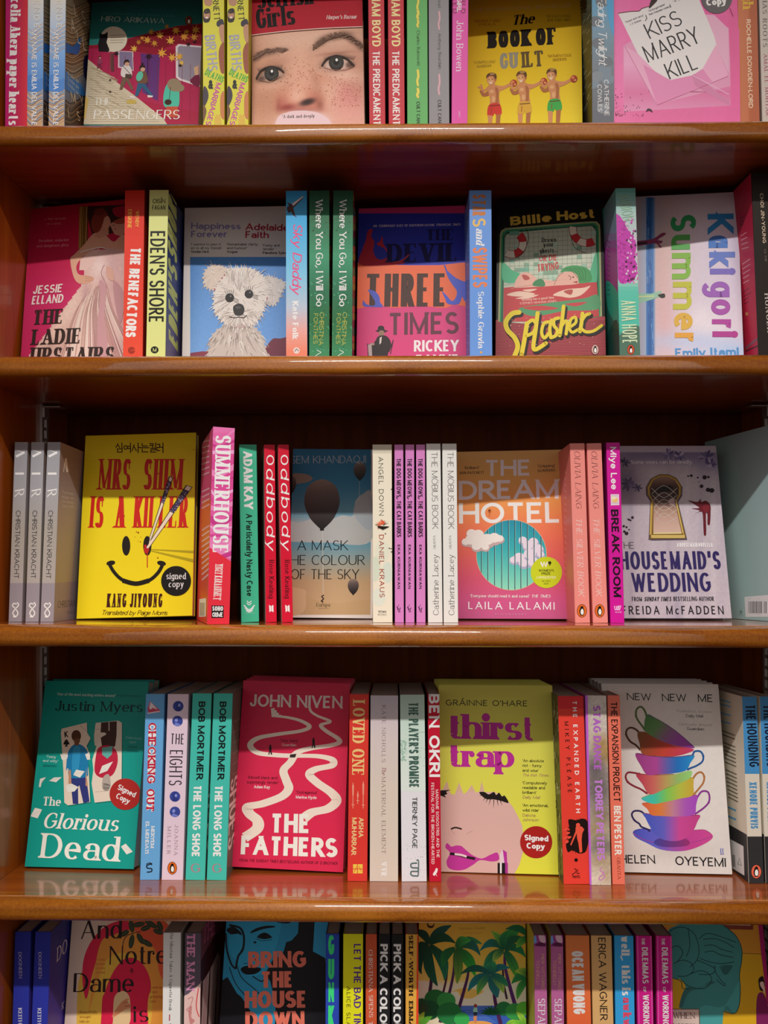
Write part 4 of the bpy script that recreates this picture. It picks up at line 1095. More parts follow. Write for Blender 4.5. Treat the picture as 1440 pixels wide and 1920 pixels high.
crop('R2b')
b = fo(2, 'paperback', 'white bordered paperback facing out with a fluffy white dog portrait on blue', (78, 193), None, (64, 968), None, 'cdc7c5', 'bdb7b5', Y=.094, lean=9, yaw=1, wd=.123, ht=.198, th=.014)
f = b.front
f.T('Happiness', 114, 268, 394, 270, 36, '7c78ac', BOLD, mx=1.7); f.T('Forever', 114, 314, 316, 314, 36, '7c78ac', BOLD, mx=1.7)
f.T('Adelaide', 420, 274, 664, 280, 38, '9c1c34', BOLD, mx=1.7); f.T('Faith', 420, 318, 552, 320, 38, '9c1c34', BOLD, mx=1.7)
for x0, ls in ((112, (("'I wanted to pass it", 282), ("en to all my friends'", 288), ('Sheila Heti', 214))), (314, (("'Remarkable clarity", 490), ("and humour'", 430), ('Vogue', 376))), (516, (("'Funny and", 612), ("tender'", 584), ('Pandora Sykes', 664)))):
    for k, (t, x1) in enumerate(ls): f.T(t, x0 + 2, 361 + k * 21 + (x0 > 500) * 6, x1, 361 + k * 21 + (x0 > 500) * 6, 14, '2c2a30', SANS if k < 2 else BOLD)
f.brush(110, 426, 720, 1060, 90, (('4a80c0', 426), ('6a98d0', 960)), [], .04)
f.P([(560, 900), (620, 884), (720, 878), (720, 1060), (480, 1060)], '6c3040', True); f.P([(110, 966), (180, 956), (260, 960), (260, 1060), (110, 1060)], '7c3444')
FUR = ('d8d0c8', 'c4bab2', 'b4aaa4', 'e2dcd6', 'a89c98', 'ccc0b8')
rr = random.Random(21)
def fur(f, pts, base, n, ln, wd_, cols, inside_r=1.0, dirf=None):
    q = smooth_pts(pts); f.P(q, base)
    xs = [p[0] for p in q]; ys = [p[1] for p in q]; cx_, cy_ = sum(xs) / len(xs), sum(ys) / len(ys)
    for p in q[::2]:
        dx, dy = p[0] - cx_, p[1] - cy_; l = math.hypot(dx, dy)
        f.P([(p[0] - dy / l * 8, p[1] + dx / l * 8), (p[0] + dx / l * ln * .4, p[1] + dy / l * ln * .4 + 4), (p[0] + dy / l * 8, p[1] - dx / l * 8)], base)
    for k in range(n):
        p = rr.choice(q); t = math.sqrt(rr.random()) * inside_r
        x, y = cx_ + (p[0] - cx_) * t, cy_ + (p[1] - cy_) * t
        dx, dy = (p[0] - cx_, p[1] - cy_ + 40) if dirf is None else dirf(x, y)
        l = math.hypot(dx, dy) or 1
        e = ln * (.5 + rr.random())
        f.L([(x, y), (x + dx / l * e * .6 + rr.uniform(-4, 4), y + dy / l * e * .6), (x + dx / l * e, y + dy / l * e + 4)], wd_, rr.choice(cols), taper=(wd_, .6))
fur(f, [(330, 800), (430, 800), (500, 850), (530, 930), (540, 1060), (210, 1060), (216, 950), (240, 860)], 'b8aca4', 170, 34, 5, ('cfc6be', 'a49890', 'ddd6ce', '8c807c', 'c4b8ae'), dirf=lambda x, y: ((x - 370) * .3, 40))
fur(f, [(190, 520), (230, 476), (290, 480), (330, 510), (290, 580), (240, 606), (196, 586)], 'c8b8ac', 60, 30, 4, FUR)
f.P([(318, 512), (290, 540), (262, 580), (244, 610), (262, 612), (300, 570), (326, 530)], 'a0484c', True)
fur(f, [(520, 548), (570, 540), (640, 572), (628, 620), (590, 690), (548, 680), (530, 620)], 'c4bcb8', 60, 30, 4, FUR)
f.P([(528, 560), (540, 600), (546, 660), (538, 664), (524, 610)], 'a0505c', True)
fur(f, [(300, 540), (340, 500), (400, 488), (470, 500), (530, 550), (545, 620), (530, 700), (500, 770), (450, 815), (380, 825), (310, 800), (262, 750), (244, 690), (256, 600)], 'cfc6bf', 260, 36, 5, FUR)
for k in range(60):
    a = rr.uniform(-.4, 3.5); f.L([(383 + 30 * math.cos(a), 740 + 20 * math.sin(a)), (383 + 90 * math.cos(a), 745 + 70 * math.sin(a))], 3, rr.choice(FUR), taper=(4, .6))
for k in range(16): f.L([(330 + k * 8, 800 + (k % 3) * 8), (328 + k * 8, 826)], 3, rr.choice(('9c6c6c', '8c7c78', 'a89890')))
for x, y, r in ((333, 657, 25), (441, 636, 24)):
    f.E(x, y, r, r, '1e1c1e'); f.E(x + 6, y - 8, 4, 4, '8c8888')
    for k in range(5): f.L([(x - 18 + k * 9, y - 20), (x - 30 + k * 13, y - 44)], 2, '4c4444')
    for k in range(3): f.L([(x + 22, y + k * 9), (x + 52, y + 14 + k * 9)], 2, '6c6460')
f.P([(352, 712), (366, 696), (386, 690), (406, 698), (416, 722), (408, 748), (384, 758), (360, 748)], '2a2828', True); f.E(380, 712, 16, 8, '4c4a4c'); f.L([(330, 764), (360, 770), (384, 766), (410, 770), (428, 756)], 5, '3c3030', True)
for k in range(40):
    x = 330 + rr.random() * 110; f.L([(x, 500 + rr.random() * 30), (x + rr.uniform(-14, 14), 560 + rr.random() * 60)], 3, rr.choice(FUR), taper=(4, .6))
b.finish()

b = sp(2, 'paperback', 'sky blue to peach paperback with pink script title and a small airplane on its spine', (650, 764, 55, 648, 770, 970), '58a8d4', '2c5c7c', '4888ac')
f = b.spine
f.G([(620, 0), (800, 0), (800, 1100), (620, 1100)], None, (0, 60), None, (0, 970), n=50, stops=[(0, '2f8cc4'), (.2, '44a4d8'), (.5, '78b8d8'), (.72, 'b0b8c8'), (.86, 'd89c94'), (1, 'd87c64')])
f.P([(654, 146), (674, 130), (740, 84), (750, 82), (744, 96), (690, 150), (700, 190), (712, 206), (690, 192), (672, 164), (654, 166)], '4c2c2c'); f.P([(668, 136), (742, 84), (748, 86), (690, 138)], 'd4ccd0'); f.P([(654, 118), (690, 132), (672, 146)], '3c2428'); f.P([(656, 160), (680, 166), (664, 180)], '2c2024')
f.T('Sky Daddy', 690, 236, 682, 630, 52, 'd84c7c', SCRIPT, tv=.17, th=.1)
f.T('Kate Folk', 686, 674, 686, 888, 32, 'ece8ec', BSERIF, tv=.28, th=.14)
f.E(708, 952, 18, 18, 'd4c4c0'); f.L([(698, 958), (708, 944), (720, 956)], 4, '6c5858', True)
b.finish()

G8 = 'dark green paperbacks with white humanist spine title'
b = sp(2, 'paperback', 'dark green paperback with white spine title, right one of two, patterned cover edge showing', (916, 1026, 53, 906, 1020, 971), '2f7450', '5c5c34', '2c5c40', group=G8)
f = b.spine
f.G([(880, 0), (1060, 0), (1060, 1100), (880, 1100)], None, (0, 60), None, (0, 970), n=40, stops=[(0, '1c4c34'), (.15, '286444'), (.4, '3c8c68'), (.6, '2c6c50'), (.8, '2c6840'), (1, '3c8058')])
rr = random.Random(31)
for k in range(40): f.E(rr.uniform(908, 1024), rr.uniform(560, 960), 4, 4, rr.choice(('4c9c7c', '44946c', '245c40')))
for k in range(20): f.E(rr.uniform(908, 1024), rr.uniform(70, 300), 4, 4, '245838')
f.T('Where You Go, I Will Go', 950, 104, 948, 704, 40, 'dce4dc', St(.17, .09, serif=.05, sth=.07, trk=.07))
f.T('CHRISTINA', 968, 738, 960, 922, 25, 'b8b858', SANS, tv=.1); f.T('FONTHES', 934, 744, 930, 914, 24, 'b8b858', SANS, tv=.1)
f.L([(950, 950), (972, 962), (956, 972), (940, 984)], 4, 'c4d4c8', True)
f = b.front
for k in range(22): f.P([(1016, 80 + k * 42), (1034, 70 + k * 42), (1052, 96 + k * 42), (1030, 110 + k * 42)], ('a8883c', '7c2c2c', '3c6c48', 'b8603c')[k % 4], True)
b.finish([(spM(2, (780, 892, 53, 778, 894, 970), wd=b.wd), 'dark green paperback with white spine title, left one of two, beside the airplane spine')])

crop('R2c')
b = fo(2, 'paperback', 'blue, orange and pink banded paperback facing out with flames and a seated hatted man', (96, 212), None, (85, 972), None, 'c43c74', 'a82c60', Y=.090, lean=10, yaw=-3, wd=.121, ht=.198, th=.016, group='flame paperbacks with a seated man')
f = b.front
f.P([(40, 180), (800, 180), (800, 470), (500, 474), (200, 468), (40, 474)], '2c36a4')
f.P([(40, 474), (200, 468), (500, 474), (800, 470), (800, 700), (640, 694), (580, 712), (440, 700), (300, 710), (180, 698), (40, 706)], 'd86440', True)
f.P([(40, 474), (800, 470), (800, 690), (40, 700)], 'd86440')
f.P([(110, 470), (120, 380), (138, 330), (148, 280), (176, 270), (168, 310), (186, 340), (180, 390), (196, 430), (230, 440), (260, 420), (244, 380), (206, 360), (200, 346), (214, 340), (232, 310), (236, 350), (268, 400), (280, 440), (300, 452), (350, 440), (380, 412), (366, 446), (320, 468)], 'a8283c', True)
f.T('[AN] EXUBERANT SLICE OF SOUTHERN GOTHIC', 172, 258, 526, 252, 13, 'c0bcd0', BOLD); f.T('FINANCIAL TIMES', 534, 251, 670, 249, 13, 'c0bcd0', BOLD, slant=.2)
f.T('THE', 478, 332, 632, 330, 62, '1c1a50', BSERIF, tv=.24); f.T('DEVIL', 256, 456, 656, 450, 104, '1c1a50', BSERIF, tv=.26)
f.L([(290, 458), (340, 446), (380, 414)], 8, 'b03c44', True, taper=None)
BR = '40241e'
f.T('THREE', 122, 706, 596, 704, 186, BR, BOLD, tv=.2, th=.12)
f.L([(580, 470), (600, 520), (640, 560), (690, 590)], 8, '3c48b0', True)
f.P([(590, 500), (640, 540), (680, 560), (720, 580), (720, 690), (690, 668), (680, 650), (660, 690), (600, 690), (584, 660), (566, 620), (590, 640), (620, 672), (640, 660), (650, 620), (624, 580), (600, 540)], '4854b4', True)
f.P([(122, 700), (124, 670), (140, 690), (180, 700), (190, 680), (168, 640), (150, 610), (190, 620), (214, 650), (218, 680), (232, 706), (160, 706)], '4854b4', True)
f.T('TIMES', 262, 864, 660, 858, 124, '5c2c3c', BOLD, tv=.15)
f.T('RICKEY', 408, 958, 660, 956, 64, 'e4d4d4', BOLD); f.T('FAYNE', 420, 1040, 660, 1038, 64, 'e4d4d4', BOLD)
K1 = '241a1e'
f.P([(192, 842), (204, 836), (208, 818), (226, 812), (240, 820), (244, 836), (262, 842), (230, 852)], K1, True)
f.E(226, 856, 17, 18, '8c6c5c'); f.P([(212, 868), (240, 866), (228, 886)], '3c2c28')
f.P([(206, 874), (246, 868), (272, 890), (280, 930), (262, 972), (264, 1040), (150, 1040), (150, 970), (160, 930), (146, 918), (180, 910), (196, 890)], K1, True)
f.P([(216, 880), (228, 874), (224, 910), (214, 918)], 'c8bcb8'); f.E(176, 916, 12, 7, '9c7c70'); f.P([(150, 920), (170, 912), (176, 1040), (158, 1040)], 'a89898')
f.L([(292, 892), (276, 972)], 5, K1); f.L([(292, 894), (268, 960)], 4, K1); f.L([(146, 912), (152, 1000)], 3, K1)
b.finish(behind(b, ['paperback just behind the flame and seated man cover, only its dark red top edge showing'], row=2, lean=10))

b = sp(2, 'paperback', 'cornflower blue paperback with orange, yellow and white spine lettering', (721, 843, 52, 722, 850, 970), '638fd2', '4468a0', '5478c0', Y=.050)
f = b.spine
f.T('STAR', 738, 74, 738, 194, 74, 'b8703c', BOLD, tv=.17); f.T('S', 738, 208, 738, 256, 74, 'd8b060', BOLD, tv=.17)  # one word in two colours: shade painted into STAR, last letter as lit
f.T('and', 758, 264, 758, 354, 46, 'e0e0e8', BSERIF, slant=.25)
f.T('SWIPES', 738, 372, 740, 598, 82, 'd4794c', BOLD, tv=.15)
f.T('Sophie Gravia', 770, 620, 770, 938, 32, 'e4e4ea', BSERIF, tv=.22)
f.E(786, 962, 7, 7, 'c89c54')
f = b.back
for k in range(22): f.L([(704, 110 + k * 40), (719, 106 + k * 40)], 4, '7c9cd8')
b.finish()

crop('R2d')
b = fo(2, 'paperback', 'black topped paperback facing out with a swimmer in red water and yellow brush title', (-72, 160), (500, 128), (-106, 968), (541, 966), '181614', '8c2c34', Y=.084, lean=10, yaw=-6, ht=.2, th=.018)
f = b.front
f.P([(-140, 800), (-60, 770), (60, 790), (300, 780), (480, 758), (560, 764), (560, 1100), (-140, 1100)], 'a03c44')
for k in range(34): f.L([(-120, 800 + k * 9), (560, 784 + k * 9)], 2.6, '5c2028')
f.T('Billie', 0 - 8, 250, 224, 226, 50, 'd0b048', BLACK, tv=.32, th=.22, mx=1.4); f.T('Host', 252, 222, 466, 206, 52, 'd0b048', BLACK, tv=.32, th=.22, mx=1.4)
frame = lambda m: [(-68 + m, 300 + m), (-60 + m, 276 + m), (-36 + m, 264 + m), (200, 244 + m), (440, 226 + m), (476 - m, 226 + m), (494 - m, 244 + m), (497 - m, 280 + m), (506 - m, 760), (300, 790), (60, 800), (-78 + m, 790)]
f.P(frame(0), 'a0a474'); f.P(frame(9), '2c8c5c'); f.P(frame(17), '1c5c40'); f.P(frame(27), 'b4bca8')
rr = random.Random(41)
for i in range(19):
    for j in range(13):
        x = -40 + i * 27; y = 256 + j * 26 - i * 1.6
        if x > 466 or y > 560 or y < 262 - i * .5: continue
        if rr.random() < .16 or (y > 470 and rr.random() < .4): f.R(x + 1, y + 1, x + 26, y + 25, rr.choice(('8cb09c', '6ca48c', 'a8c4b0', '7c9c84')))
for i in range(20): f.L([(-40 + i * 27, 258), (-40 + i * 27, 580)], 1.6, '7c8c7c')
for j in range(14): f.L([(-44, 272 + j * 26), (472, 248 + j * 26)], 1.6, '7c8c7c')
f.P([(-50, 560), (-50, 460), (0, 500), (60, 530), (20, 570)], '4ca87c', True); f.P([(474, 400), (474, 580), (400, 590), (440, 500)], '4ca87c', True)
def lring(f, x, y, r, a0, a1, n=5):
    for k in range(n):
        s0 = a0 + (a1 - a0) * k / n; s1 = a0 + (a1 - a0) * (k + 1) / n
        pts = [(x + r * math.cos(math.radians(s0 + (s1 - s0) * t / 6)), y + r * math.sin(math.radians(s0 + (s1 - s0) * t / 6))) for t in range(7)]
        f.L(pts, 44, '8c1c20'); f.L(pts, 38, 'd8d0bc' if k % 2 else 'b82c30')
lring(f, 0, 350, 62, -50, 120, 4); f.L([(80, 262), (92, 320), (70, 390), (30, 424)], 3, '3c3420', True)
lring(f, 420, 270, 78, 60, 190, 4); f.L([(330, 300), (350, 370), (410, 404), (450, 404)], 3, '3c3420', True)
f.T('Drown', 168, 344, 248, 340, 25, '20201c', BSERIF, tv=.16); f.T('your', 178, 370, 232, 366, 24, '20201c', BSERIF, tv=.16); f.T('ghosts...', 156, 404, 258, 400, 25, '20201c', BSERIF, tv=.16)
f.T('OR DIE', 152, 452, 254, 446, 34, 'b43434', BOLD, tv=.14, jit=.14, slant=.08); f.T('TRYING', 144, 512, 264, 494, 42, 'b43434', BOLD, tv=.14, jit=.14, slant=.08)
f.P([(-46, 600), (60, 588), (240, 580), (400, 572), (476, 568), (490, 760), (200, 790), (-50, 790)], 'b43c40')
f.P([(40, 716), (200, 686), (400, 660), (480, 640), (484, 720), (300, 730), (120, 760)], '4c8c60', True); f.P([(60, 712), (160, 700), (260, 716), (150, 728)], 'b43c40', True); f.P([(300, 690), (420, 680), (360, 704)], 'b43c40', True)
f.P([(10, 600), (20, 560), (50, 520), (90, 514), (130, 540), (150, 560), (190, 556), (240, 560), (260, 530), (290, 514), (350, 510), (370, 540), (374, 576), (240, 588), (120, 596), (0, 602)], 'd4a494', True)
f.P([(56, 528), (84, 530), (100, 550), (70, 556)], 'a84c44', True); f.P([(118, 588), (130, 560), (170, 552), (184, 590)], '3c7c50', True)
f.P([(272, 512), (300, 484), (350, 474), (410, 484), (440, 510), (446, 560), (380, 574), (372, 540), (350, 516), (310, 506)], '3c8c50', True)
for k in range(5): f.L([(300 + k * 24, 490 - k), (340 + k * 18, 510), (380 + k * 8, 560)], 2.5, '245c34', True)
f.L([(236, 586), (260, 536), (290, 514)], 2, '5c2c24', True); f.L([(316, 530), (330, 540), (326, 556)], 3, '3c1c18', True); f.E(344, 540, 5, 4, '3c1c18'); f.P([(340, 568), (370, 562), (366, 574)], '8c2c30')
for pts in (((-30, 640), (40, 620), (130, 634), (60, 650)), ((20, 660), (100, 644), (150, 640), (90, 660)), ((230, 640), (300, 610), (400, 600), (440, 590), (390, 640), (330, 656), (280, 650)), ((60, 612), (140, 606), (100, 622))): f.P(list(pts), 'd8b8a4', True)
f.P([(290, 620), (340, 610), (330, 640)], 'a84c44', True)
f.T("'Nothing has a good time.", 52, 674, 240, 660, 14, 'd8b8a8', SANS); f.T('STEPHEN GRAHAM JONES', 44, 694, 250, 680, 12, 'd8b8a8', SANS)
ox = -960      # brush lettering, each stroke laid down twice: dark shadow, then yellow
SPL = [([(1000, 738), (960, 746), (926, 790), (934, 836), (974, 880), (992, 930), (972, 990)], 26), ([(1044, 800), (1030, 890), (1014, 975)], 24), ([(1040, 806), (1074, 782), (1094, 806), (1080, 850), (1036, 872)], 18),
       ([(1104, 742), (1092, 840), (1080, 930), (1096, 946), (1150, 912)], 22), ([(1172, 792), (1140, 800), (1126, 850), (1142, 882), (1170, 850)], 17), ([(1182, 782), (1172, 830), (1178, 880)], 18),
       ([(1222, 770), (1196, 780), (1196, 812), (1214, 838), (1206, 868), (1180, 880)], 18), ([(1250, 704), (1240, 790), (1228, 868)], 20), ([(1236, 820), (1258, 788), (1270, 800), (1264, 860)], 17),
       ([(1288, 820), (1318, 796), (1316, 766), (1290, 780), (1284, 830), (1300, 850), (1332, 834)], 15), ([(1356, 744), (1350, 800), (1342, 846)], 20), ([(1350, 790), (1372, 756), (1396, 746)], 17), ([(1350, 830), (1376, 848), (1420, 842), (1464, 812)], 16)]
for dx, dy, c, e in ((9, 11, '1c1410', 8), (0, 0, 'd0bc2c', 1)):
    for pts, wd_ in SPL: f.L([(x + ox + dx, y + dy) for x, y in pts], wd_ + e, c, True, rnd=True)
for k in range(40): f.E(rr.uniform(-60, 480), rr.uniform(720, 930), 2.5, 2.5, 'd0a890', n=6)
penguin(f, 467, 948, 26, 'c89c94')
b.finish()

b = sp(2, 'paperback', 'teal green paperback with a magenta tree and tall pale outlined spine capitals', (583, 693, 40, 606, 721, 960), '4cb4a0', '3c8c7c', '3ca090', Y=.048)
f = b.spine
f.G([(550, 0), (760, 0), (760, 1100), (550, 1100)], None, (0, 40), None, (0, 960), n=40, stops=[(0, '5c9c94'), (.15, '9cb8b4'), (.35, 'b8b8c0'), (.55, 'a8c4b8'), (.62, '58b4a0'), (.85, '4cb09c'), (1, '405c54')])
f.P([(570, 200), (600, 190), (630, 230), (650, 270), (680, 300), (700, 360), (690, 430), (706, 480), (690, 550), (650, 570), (600, 560), (576, 400)], 'b0389c', True)
rr = random.Random(51)
for k in range(120):
    x, y = rr.uniform(590, 704), rr.uniform(210, 570)
    f.P([(x, y), (x + 9, y - 6), (x + 13, y + 5), (x + 4, y + 9)], rr.choice(('b0389c', '5c1c4c', '3c2438', 'c84cb0', 'd0b0cc', 'c0c0c4')) if x > 630 else rr.choice(('b0389c', 'c048a8', '9c3088')))
f.P([(580, 900), (720, 820), (740, 1100), (580, 1100)], '4c6c5c', True)
LT = 'c4d4b0'
f.T('ALBION', 600, 80, 626, 226, 62, '8cb094', St(.07, .055, trk=.1)); f.T('ANNA HOPE', 612, 672, 622, 912, 82, LT, St(.085, .07, trk=.08))
penguin(f, 668, 948, 26, 'c04c2c')
f = b.back
f.G([(520, 0), (610, 0), (610, 1100), (520, 1100)], None, (0, 40), None, (0, 960), stops=[(0, '6ca4a0'), (.25, '7c8ca8'), (.4, 'a83c98'), (.6, 'a03c8c'), (.7, '2c6c64'), (1, '245c54')])
f.P([(530, 560), (600, 640), (600, 800), (540, 720)], '2c9c88', True); f.P([(534, 880), (590, 780), (598, 1000), (540, 1000)], '1c4c44', True)
for k in range(12): f.L([(536, 330 + k * 28), (552, 350 + k * 26)], 3, '2c3c3c')
b.finish()

b = fo(2, 'paperback', 'pale sky paperback facing out with rainbow lowercase letters and two leaping swimmers', None, (1268, 128), None, (1302, 955), 'c4b8c8', 'a8a0b0', Y=.070, lean=10, yaw=-8, wd=.109, ht=.2, th=.016)
f = b.front
f.brush(660, 90, 1330, 1080, 60, 'c6bccb', [(840, 400, 120, 500, 0, 'c8a49c', .8), (860, 800, 60, 260, 0, 'cc9ca0', .6), (760, 200, 120, 120, 0, '98a0b8', .5), (1120, 820, 130, 90, 10, 'd4ccd4', .8), (1060, 760, 60, 70, 0, 'd8d0d8', .6), (1000, 900, 260, 50, 0, 'a8b8d8', .7), (1240, 960, 120, 60, 0, '98b8dc', .7), (1260, 300, 60, 300, 0, 'b4b4d0', .5), (1240, 160, 50, 40, 0, 'd8d4dc', .7), (960, 560, 60, 200, 0, 'ccbcc4', .5)], .02)
f.G([(752, 90), (806, 90), (806, 1080), (752, 1080)], None, (752, 0), None, (806, 0), n=14, stops=[(0, '5c88c0'), (.3, '2c60a4'), (.5, '2c5c9c'), (.75, '4878b4'), (1, 'a8a4b8')])
rr = random.Random(61)
for k in range(50):
    x = rr.uniform(754, 800); y = rr.uniform(150, 950); f.L([(x, y), (x + rr.uniform(-4, 4), y + 40)], 3, rr.choice(('1c4880', '5484bc', '3c6cac', '88a4cc')))
f.G([(690, 90), (754, 90), (754, 1080), (690, 1080)], None, (690, 0), None, (754, 0), stops=[(0, 'b4a0a8'), (1, '9ca8c4')])
f.P([(700, 340), (760, 330), (800, 320), (842, 292), (864, 292), (860, 302), (820, 330), (846, 336), (838, 350), (826, 350), (842, 370), (830, 372), (810, 350), (760, 356), (704, 364)], '7c2c54', True); f.L([(700, 352), (760, 346)], 10, '20141c')
f.P([(700, 634), (780, 632), (812, 622), (836, 616), (840, 626), (814, 636), (850, 634), (860, 646), (850, 656), (820, 652), (780, 668), (700, 686)], '8cb8a0', True); f.P([(820, 640), (856, 632), (860, 652), (840, 656)], '20241c', True); f.L([(700, 650), (800, 646)], 6, 'c8cc90')
KB = St(.25, .18, xh=.74, trk=.1)
def kl(ch, xb, y0, y1, cap, col): f.T(ch, xb, y0, xb, y1, cap, col, KB)
for ch, y0, y1, c in (('K', 184, 290, '2c7cb8'), ('ɑ', 306, 376, '3c6cb4'), ('k', 398, 478, '5870b8'), ('i', 492, 524, '6c60b0'), ('g', 564, 652, '8c54a8'), ('o', 664, 752, '98489c'), ('r', 776, 830, 'a03c90'), ('i', 844, 876, 'a03484')):
    kl(ch, 1100 + (y0 - 180) * .04, y0, y1, 146, c)
for ch, y0, y1, c in (('S', 190, 282, '2c8c54'), ('u', 302, 386, '4c9848'), ('m', 404, 552, '78a83c'), ('m', 566, 722, 'b0b034'), ('e', 740, 836, 'c8a03c'), ('r', 852, 906, 'cc9438')):
    kl(ch, 892 + (y0 - 180) * .034, y0, y1, 142, c)
f.T('Emily Itami', 918, 990, 1276, 982, 50, '4a88c0', BOLD)
b.finish()

crop('R2e')
Mt = place(2, (446, 52), (600, 40), (560, 1790), (720, 1790), .044, yaw=1, wd=.030, ht=.200, roll=-.6)[0]
b = Book('paperback', 'crimson paperback with black spine at the right edge, back cover blurbs in pink', Mt, 'spine', .030, .2015, .122, '221c18', 'a82844', 'b02440', None)
f = b.spine
f.T('CHOI JIN-YOUNG', 478, 128, 510, 655, 36, 'c8b49c', BOLD)
f.T('TO THE', 520, 716, 534, 850, 20, '7c6c60', SANS); f.T('HUNGER', 528, 1190, 560, 1600, 50, 'b8b0a8', BSERIF, tv=.24)
f = b.back
for k in range(4): f.L([(276 + k * 3, 580 + k * 46), (336 + k * 8, 540 + k * 52)], 8, 'd098a4')
for k in range(5): f.L([(292 + k * 2, 880 + k * 50), (376 - (k > 2) * 10, 822 + k * 56)], 8, 'd098a4')
for k in range(4): f.L([(302 + k * 4, 1180 + k * 40), (360 + (k == 1) * 26, 1130 + k * 48)], 7, '5c1424')
for k in range(3): f.L([(272 + k * 2, 400 + k * 34), (306, 374 + k * 36)], 7, '5c1424')
f.E(340, 1404, 16, 20, 'b87c54'); f.L([(330, 1770), (440, 1680), (560, 1610)], 22, '7c5460', True); f.L([(330, 1800), (440, 1750), (570, 1680)], 12, '3c2430', True)
b.finish()

# ================================================================== row with the yellow smiley cover
crop('R3a')
G1 = 'slim grey paperbacks at the left wall'
b = sp(3, 'paperback', 'slim grey paperback with silver initials, third from the left wall, its front cover showing', (268, 340, 208, 228, 300, 1217), '97969c', '8e8680', group=G1)
f = b.spine
f.G([(150, 150), (420, 150), (420, 1000), (150, 1000)], None, (0, 200), None, (0, 1000), stops=[(0, '8e9096'), (.35, '98989e'), (.6, '9c968e'), (1, 'a39b96')])
f.R(150, 1000, 420, 1300, '8d858c')
f.L([(276, 252), (322, 266)], 3, 'd8d6d2'); f.L([(274, 288), (322, 264)], 13, 'e6e4de')
f.R(269, 378, 318, 390, 'e6e4de')
f.T('R', 267, 478, 265, 516, 52, 'dedcd6', St(.14, .05, slant=-.2))
f.T('CHRISTIAN KRACHT', 272, 592, 259, 975, 27, '26262a', SANS, tv=.12)
f.L([(276, 1108), (284, 1125), (262, 1150), (252, 1172), (268, 1188), (280, 1168), (262, 1140), (250, 1128), (258, 1114), (274, 1120)], 6, 'dcdad6', True)
f.P([(262, 1178), (250, 1192), (272, 1194)], 'dcdad6')
f = b.front
f.G([(290, 150), (500, 150), (500, 1040), (290, 1040)], None, (0, 300), None, (0, 1000), stops=[(0, '8c7a72'), (.3, '958e90'), (1, '988c7c')])
f.P([(300, 1000), (480, 985), (480, 1260), (290, 1260)], '8a7c80')
f.P([(354, 374), (360, 374), (372, 300), (366, 300)], 'c8beb2'); f.P([(372, 376), (386, 374), (374, 296), (366, 298)], 'e0d8cc')
f.T('THE INSTANT', 352, 252, 452, 300, 8, 'a89888', THIN)
for k, t in enumerate(['The great German', 'language writer', 'of his generation', 'JOSHUA COHEN']):
    f.T(t, 350, 492 + k * 27, 414, 506 + k * 24, 14, 'e4dcd2', LIGHT)
f.T('CHRISTIAN KRACHT', 324, 1140, 500, 1122, 36, '2c2624', LIGHT)
f.T('KRACHT EDITION', 376, 1172, 470, 1164, 13, '4c4440', LIGHT)
b.finish([(spM(3, (85, 155, 205, 42, 128, 1215), wd=b.wd), 'slim grey paperback with silver initials, pressed against the left wall beside its twin'),
          (spM(3, (178, 247, 206, 138, 222, 1216), wd=b.wd), 'slim grey paperback with silver initials, middle one of the three by the left wall')])

b = fo(3, 'paperback', 'yellow paperback facing out with smiley face, chopsticks and black round sticker', (482, 175), (1102, 170), (428, 1230), (1082, 1232), 'd8c416', '8c7c18', Y=.095, lean=11, yaw=0, th=.012)
f = b.front
def hangul(f, x, y, s, strokes):
    for st in strokes:
        f.L([(x + a * s, y + c * s) for a, c in st], s * .11, '3a1410', rnd=True)
ring = lambda cx, cy, r: [(cx + r * math.cos(k * .5236), cy + r * math.sin(k * .5236)) for k in range(13)]
hangul(f, 650, 212, 50, [[(.28, .08), (.05, .5)], [(.25, .22), (.48, .5)], [(.72, 0), (.72, .56)], [(.22, .66), (.74, .66)], [(.22, .66), (.22, 1.02)], [(.74, .66), (.74, 1.02)], [(.2, 1.02), (.74, 1.02)]])
hangul(f, 696, 212, 50, [ring(.22, .5, .2), [(.76, 0), (.76, 1.08)], [(.46, .38), (.76, .38)], [(.46, .62), (.76, .62)]])
hangul(f, 742, 212, 50, [[(.26, .18), (.02, .9)], [(.24, .4), (.5, .86)], [(.7, 0), (.7, 1.08)], [(.7, .5), (.94, .5)]])
hangul(f, 790, 212, 50, [[(.2, .05), (.2, .34)], [(.2, .34), (.8, .34)], [(0, .54), (.98, .54)], [(.2, .68), (.2, 1.0)], [(.2, 1.0), (.82, 1.0)]])
hangul(f, 838, 212, 50, [[(.08, .08), (.48, .08)], [(.48, .08), (.4, .5)], [(.08, .28), (.44, .28)], [(.74, 0), (.74, .5)], [(.2, .6), (.74, .6), (.74, .78), (.22, .78), (.22, 1.02), (.78, 1.02)]])
hangul(f, 880, 212, 50, [[(.04, .16), (.38, .16), (.38, .5), (.06, .5), (.06, .86), (.4, .84)], [(.48, .48), (.74, .48)], [(.74, 0), (.74, 1.08)]])
KS = St(.15, .035, serif=.05, sth=.025, trk=.07, mn=.1)
red = 'b81c10'
f.T('MRS', 548, 474, 730, 474, 172, red, KS); f.T('SHIM', 804, 474, 1026, 474, 172, red, KS)
f.T('IS', 502, 688, 578, 688, 176, red, KS); f.T('A', 640, 688, 700, 688, 176, red, KS); f.T('KILLER', 750, 688, 1052, 688, 176, red, KS)
for x, y, r in ((1090, 250, 3), (778, 716, 5), (768, 712, 3), (760, 740, 2), (790, 768, 3), (778, 764, 2), (888, 858, 4), (700, 622, 3), (792, 742, 2)):
    f.E(x, y, r, r, '8c3c10')
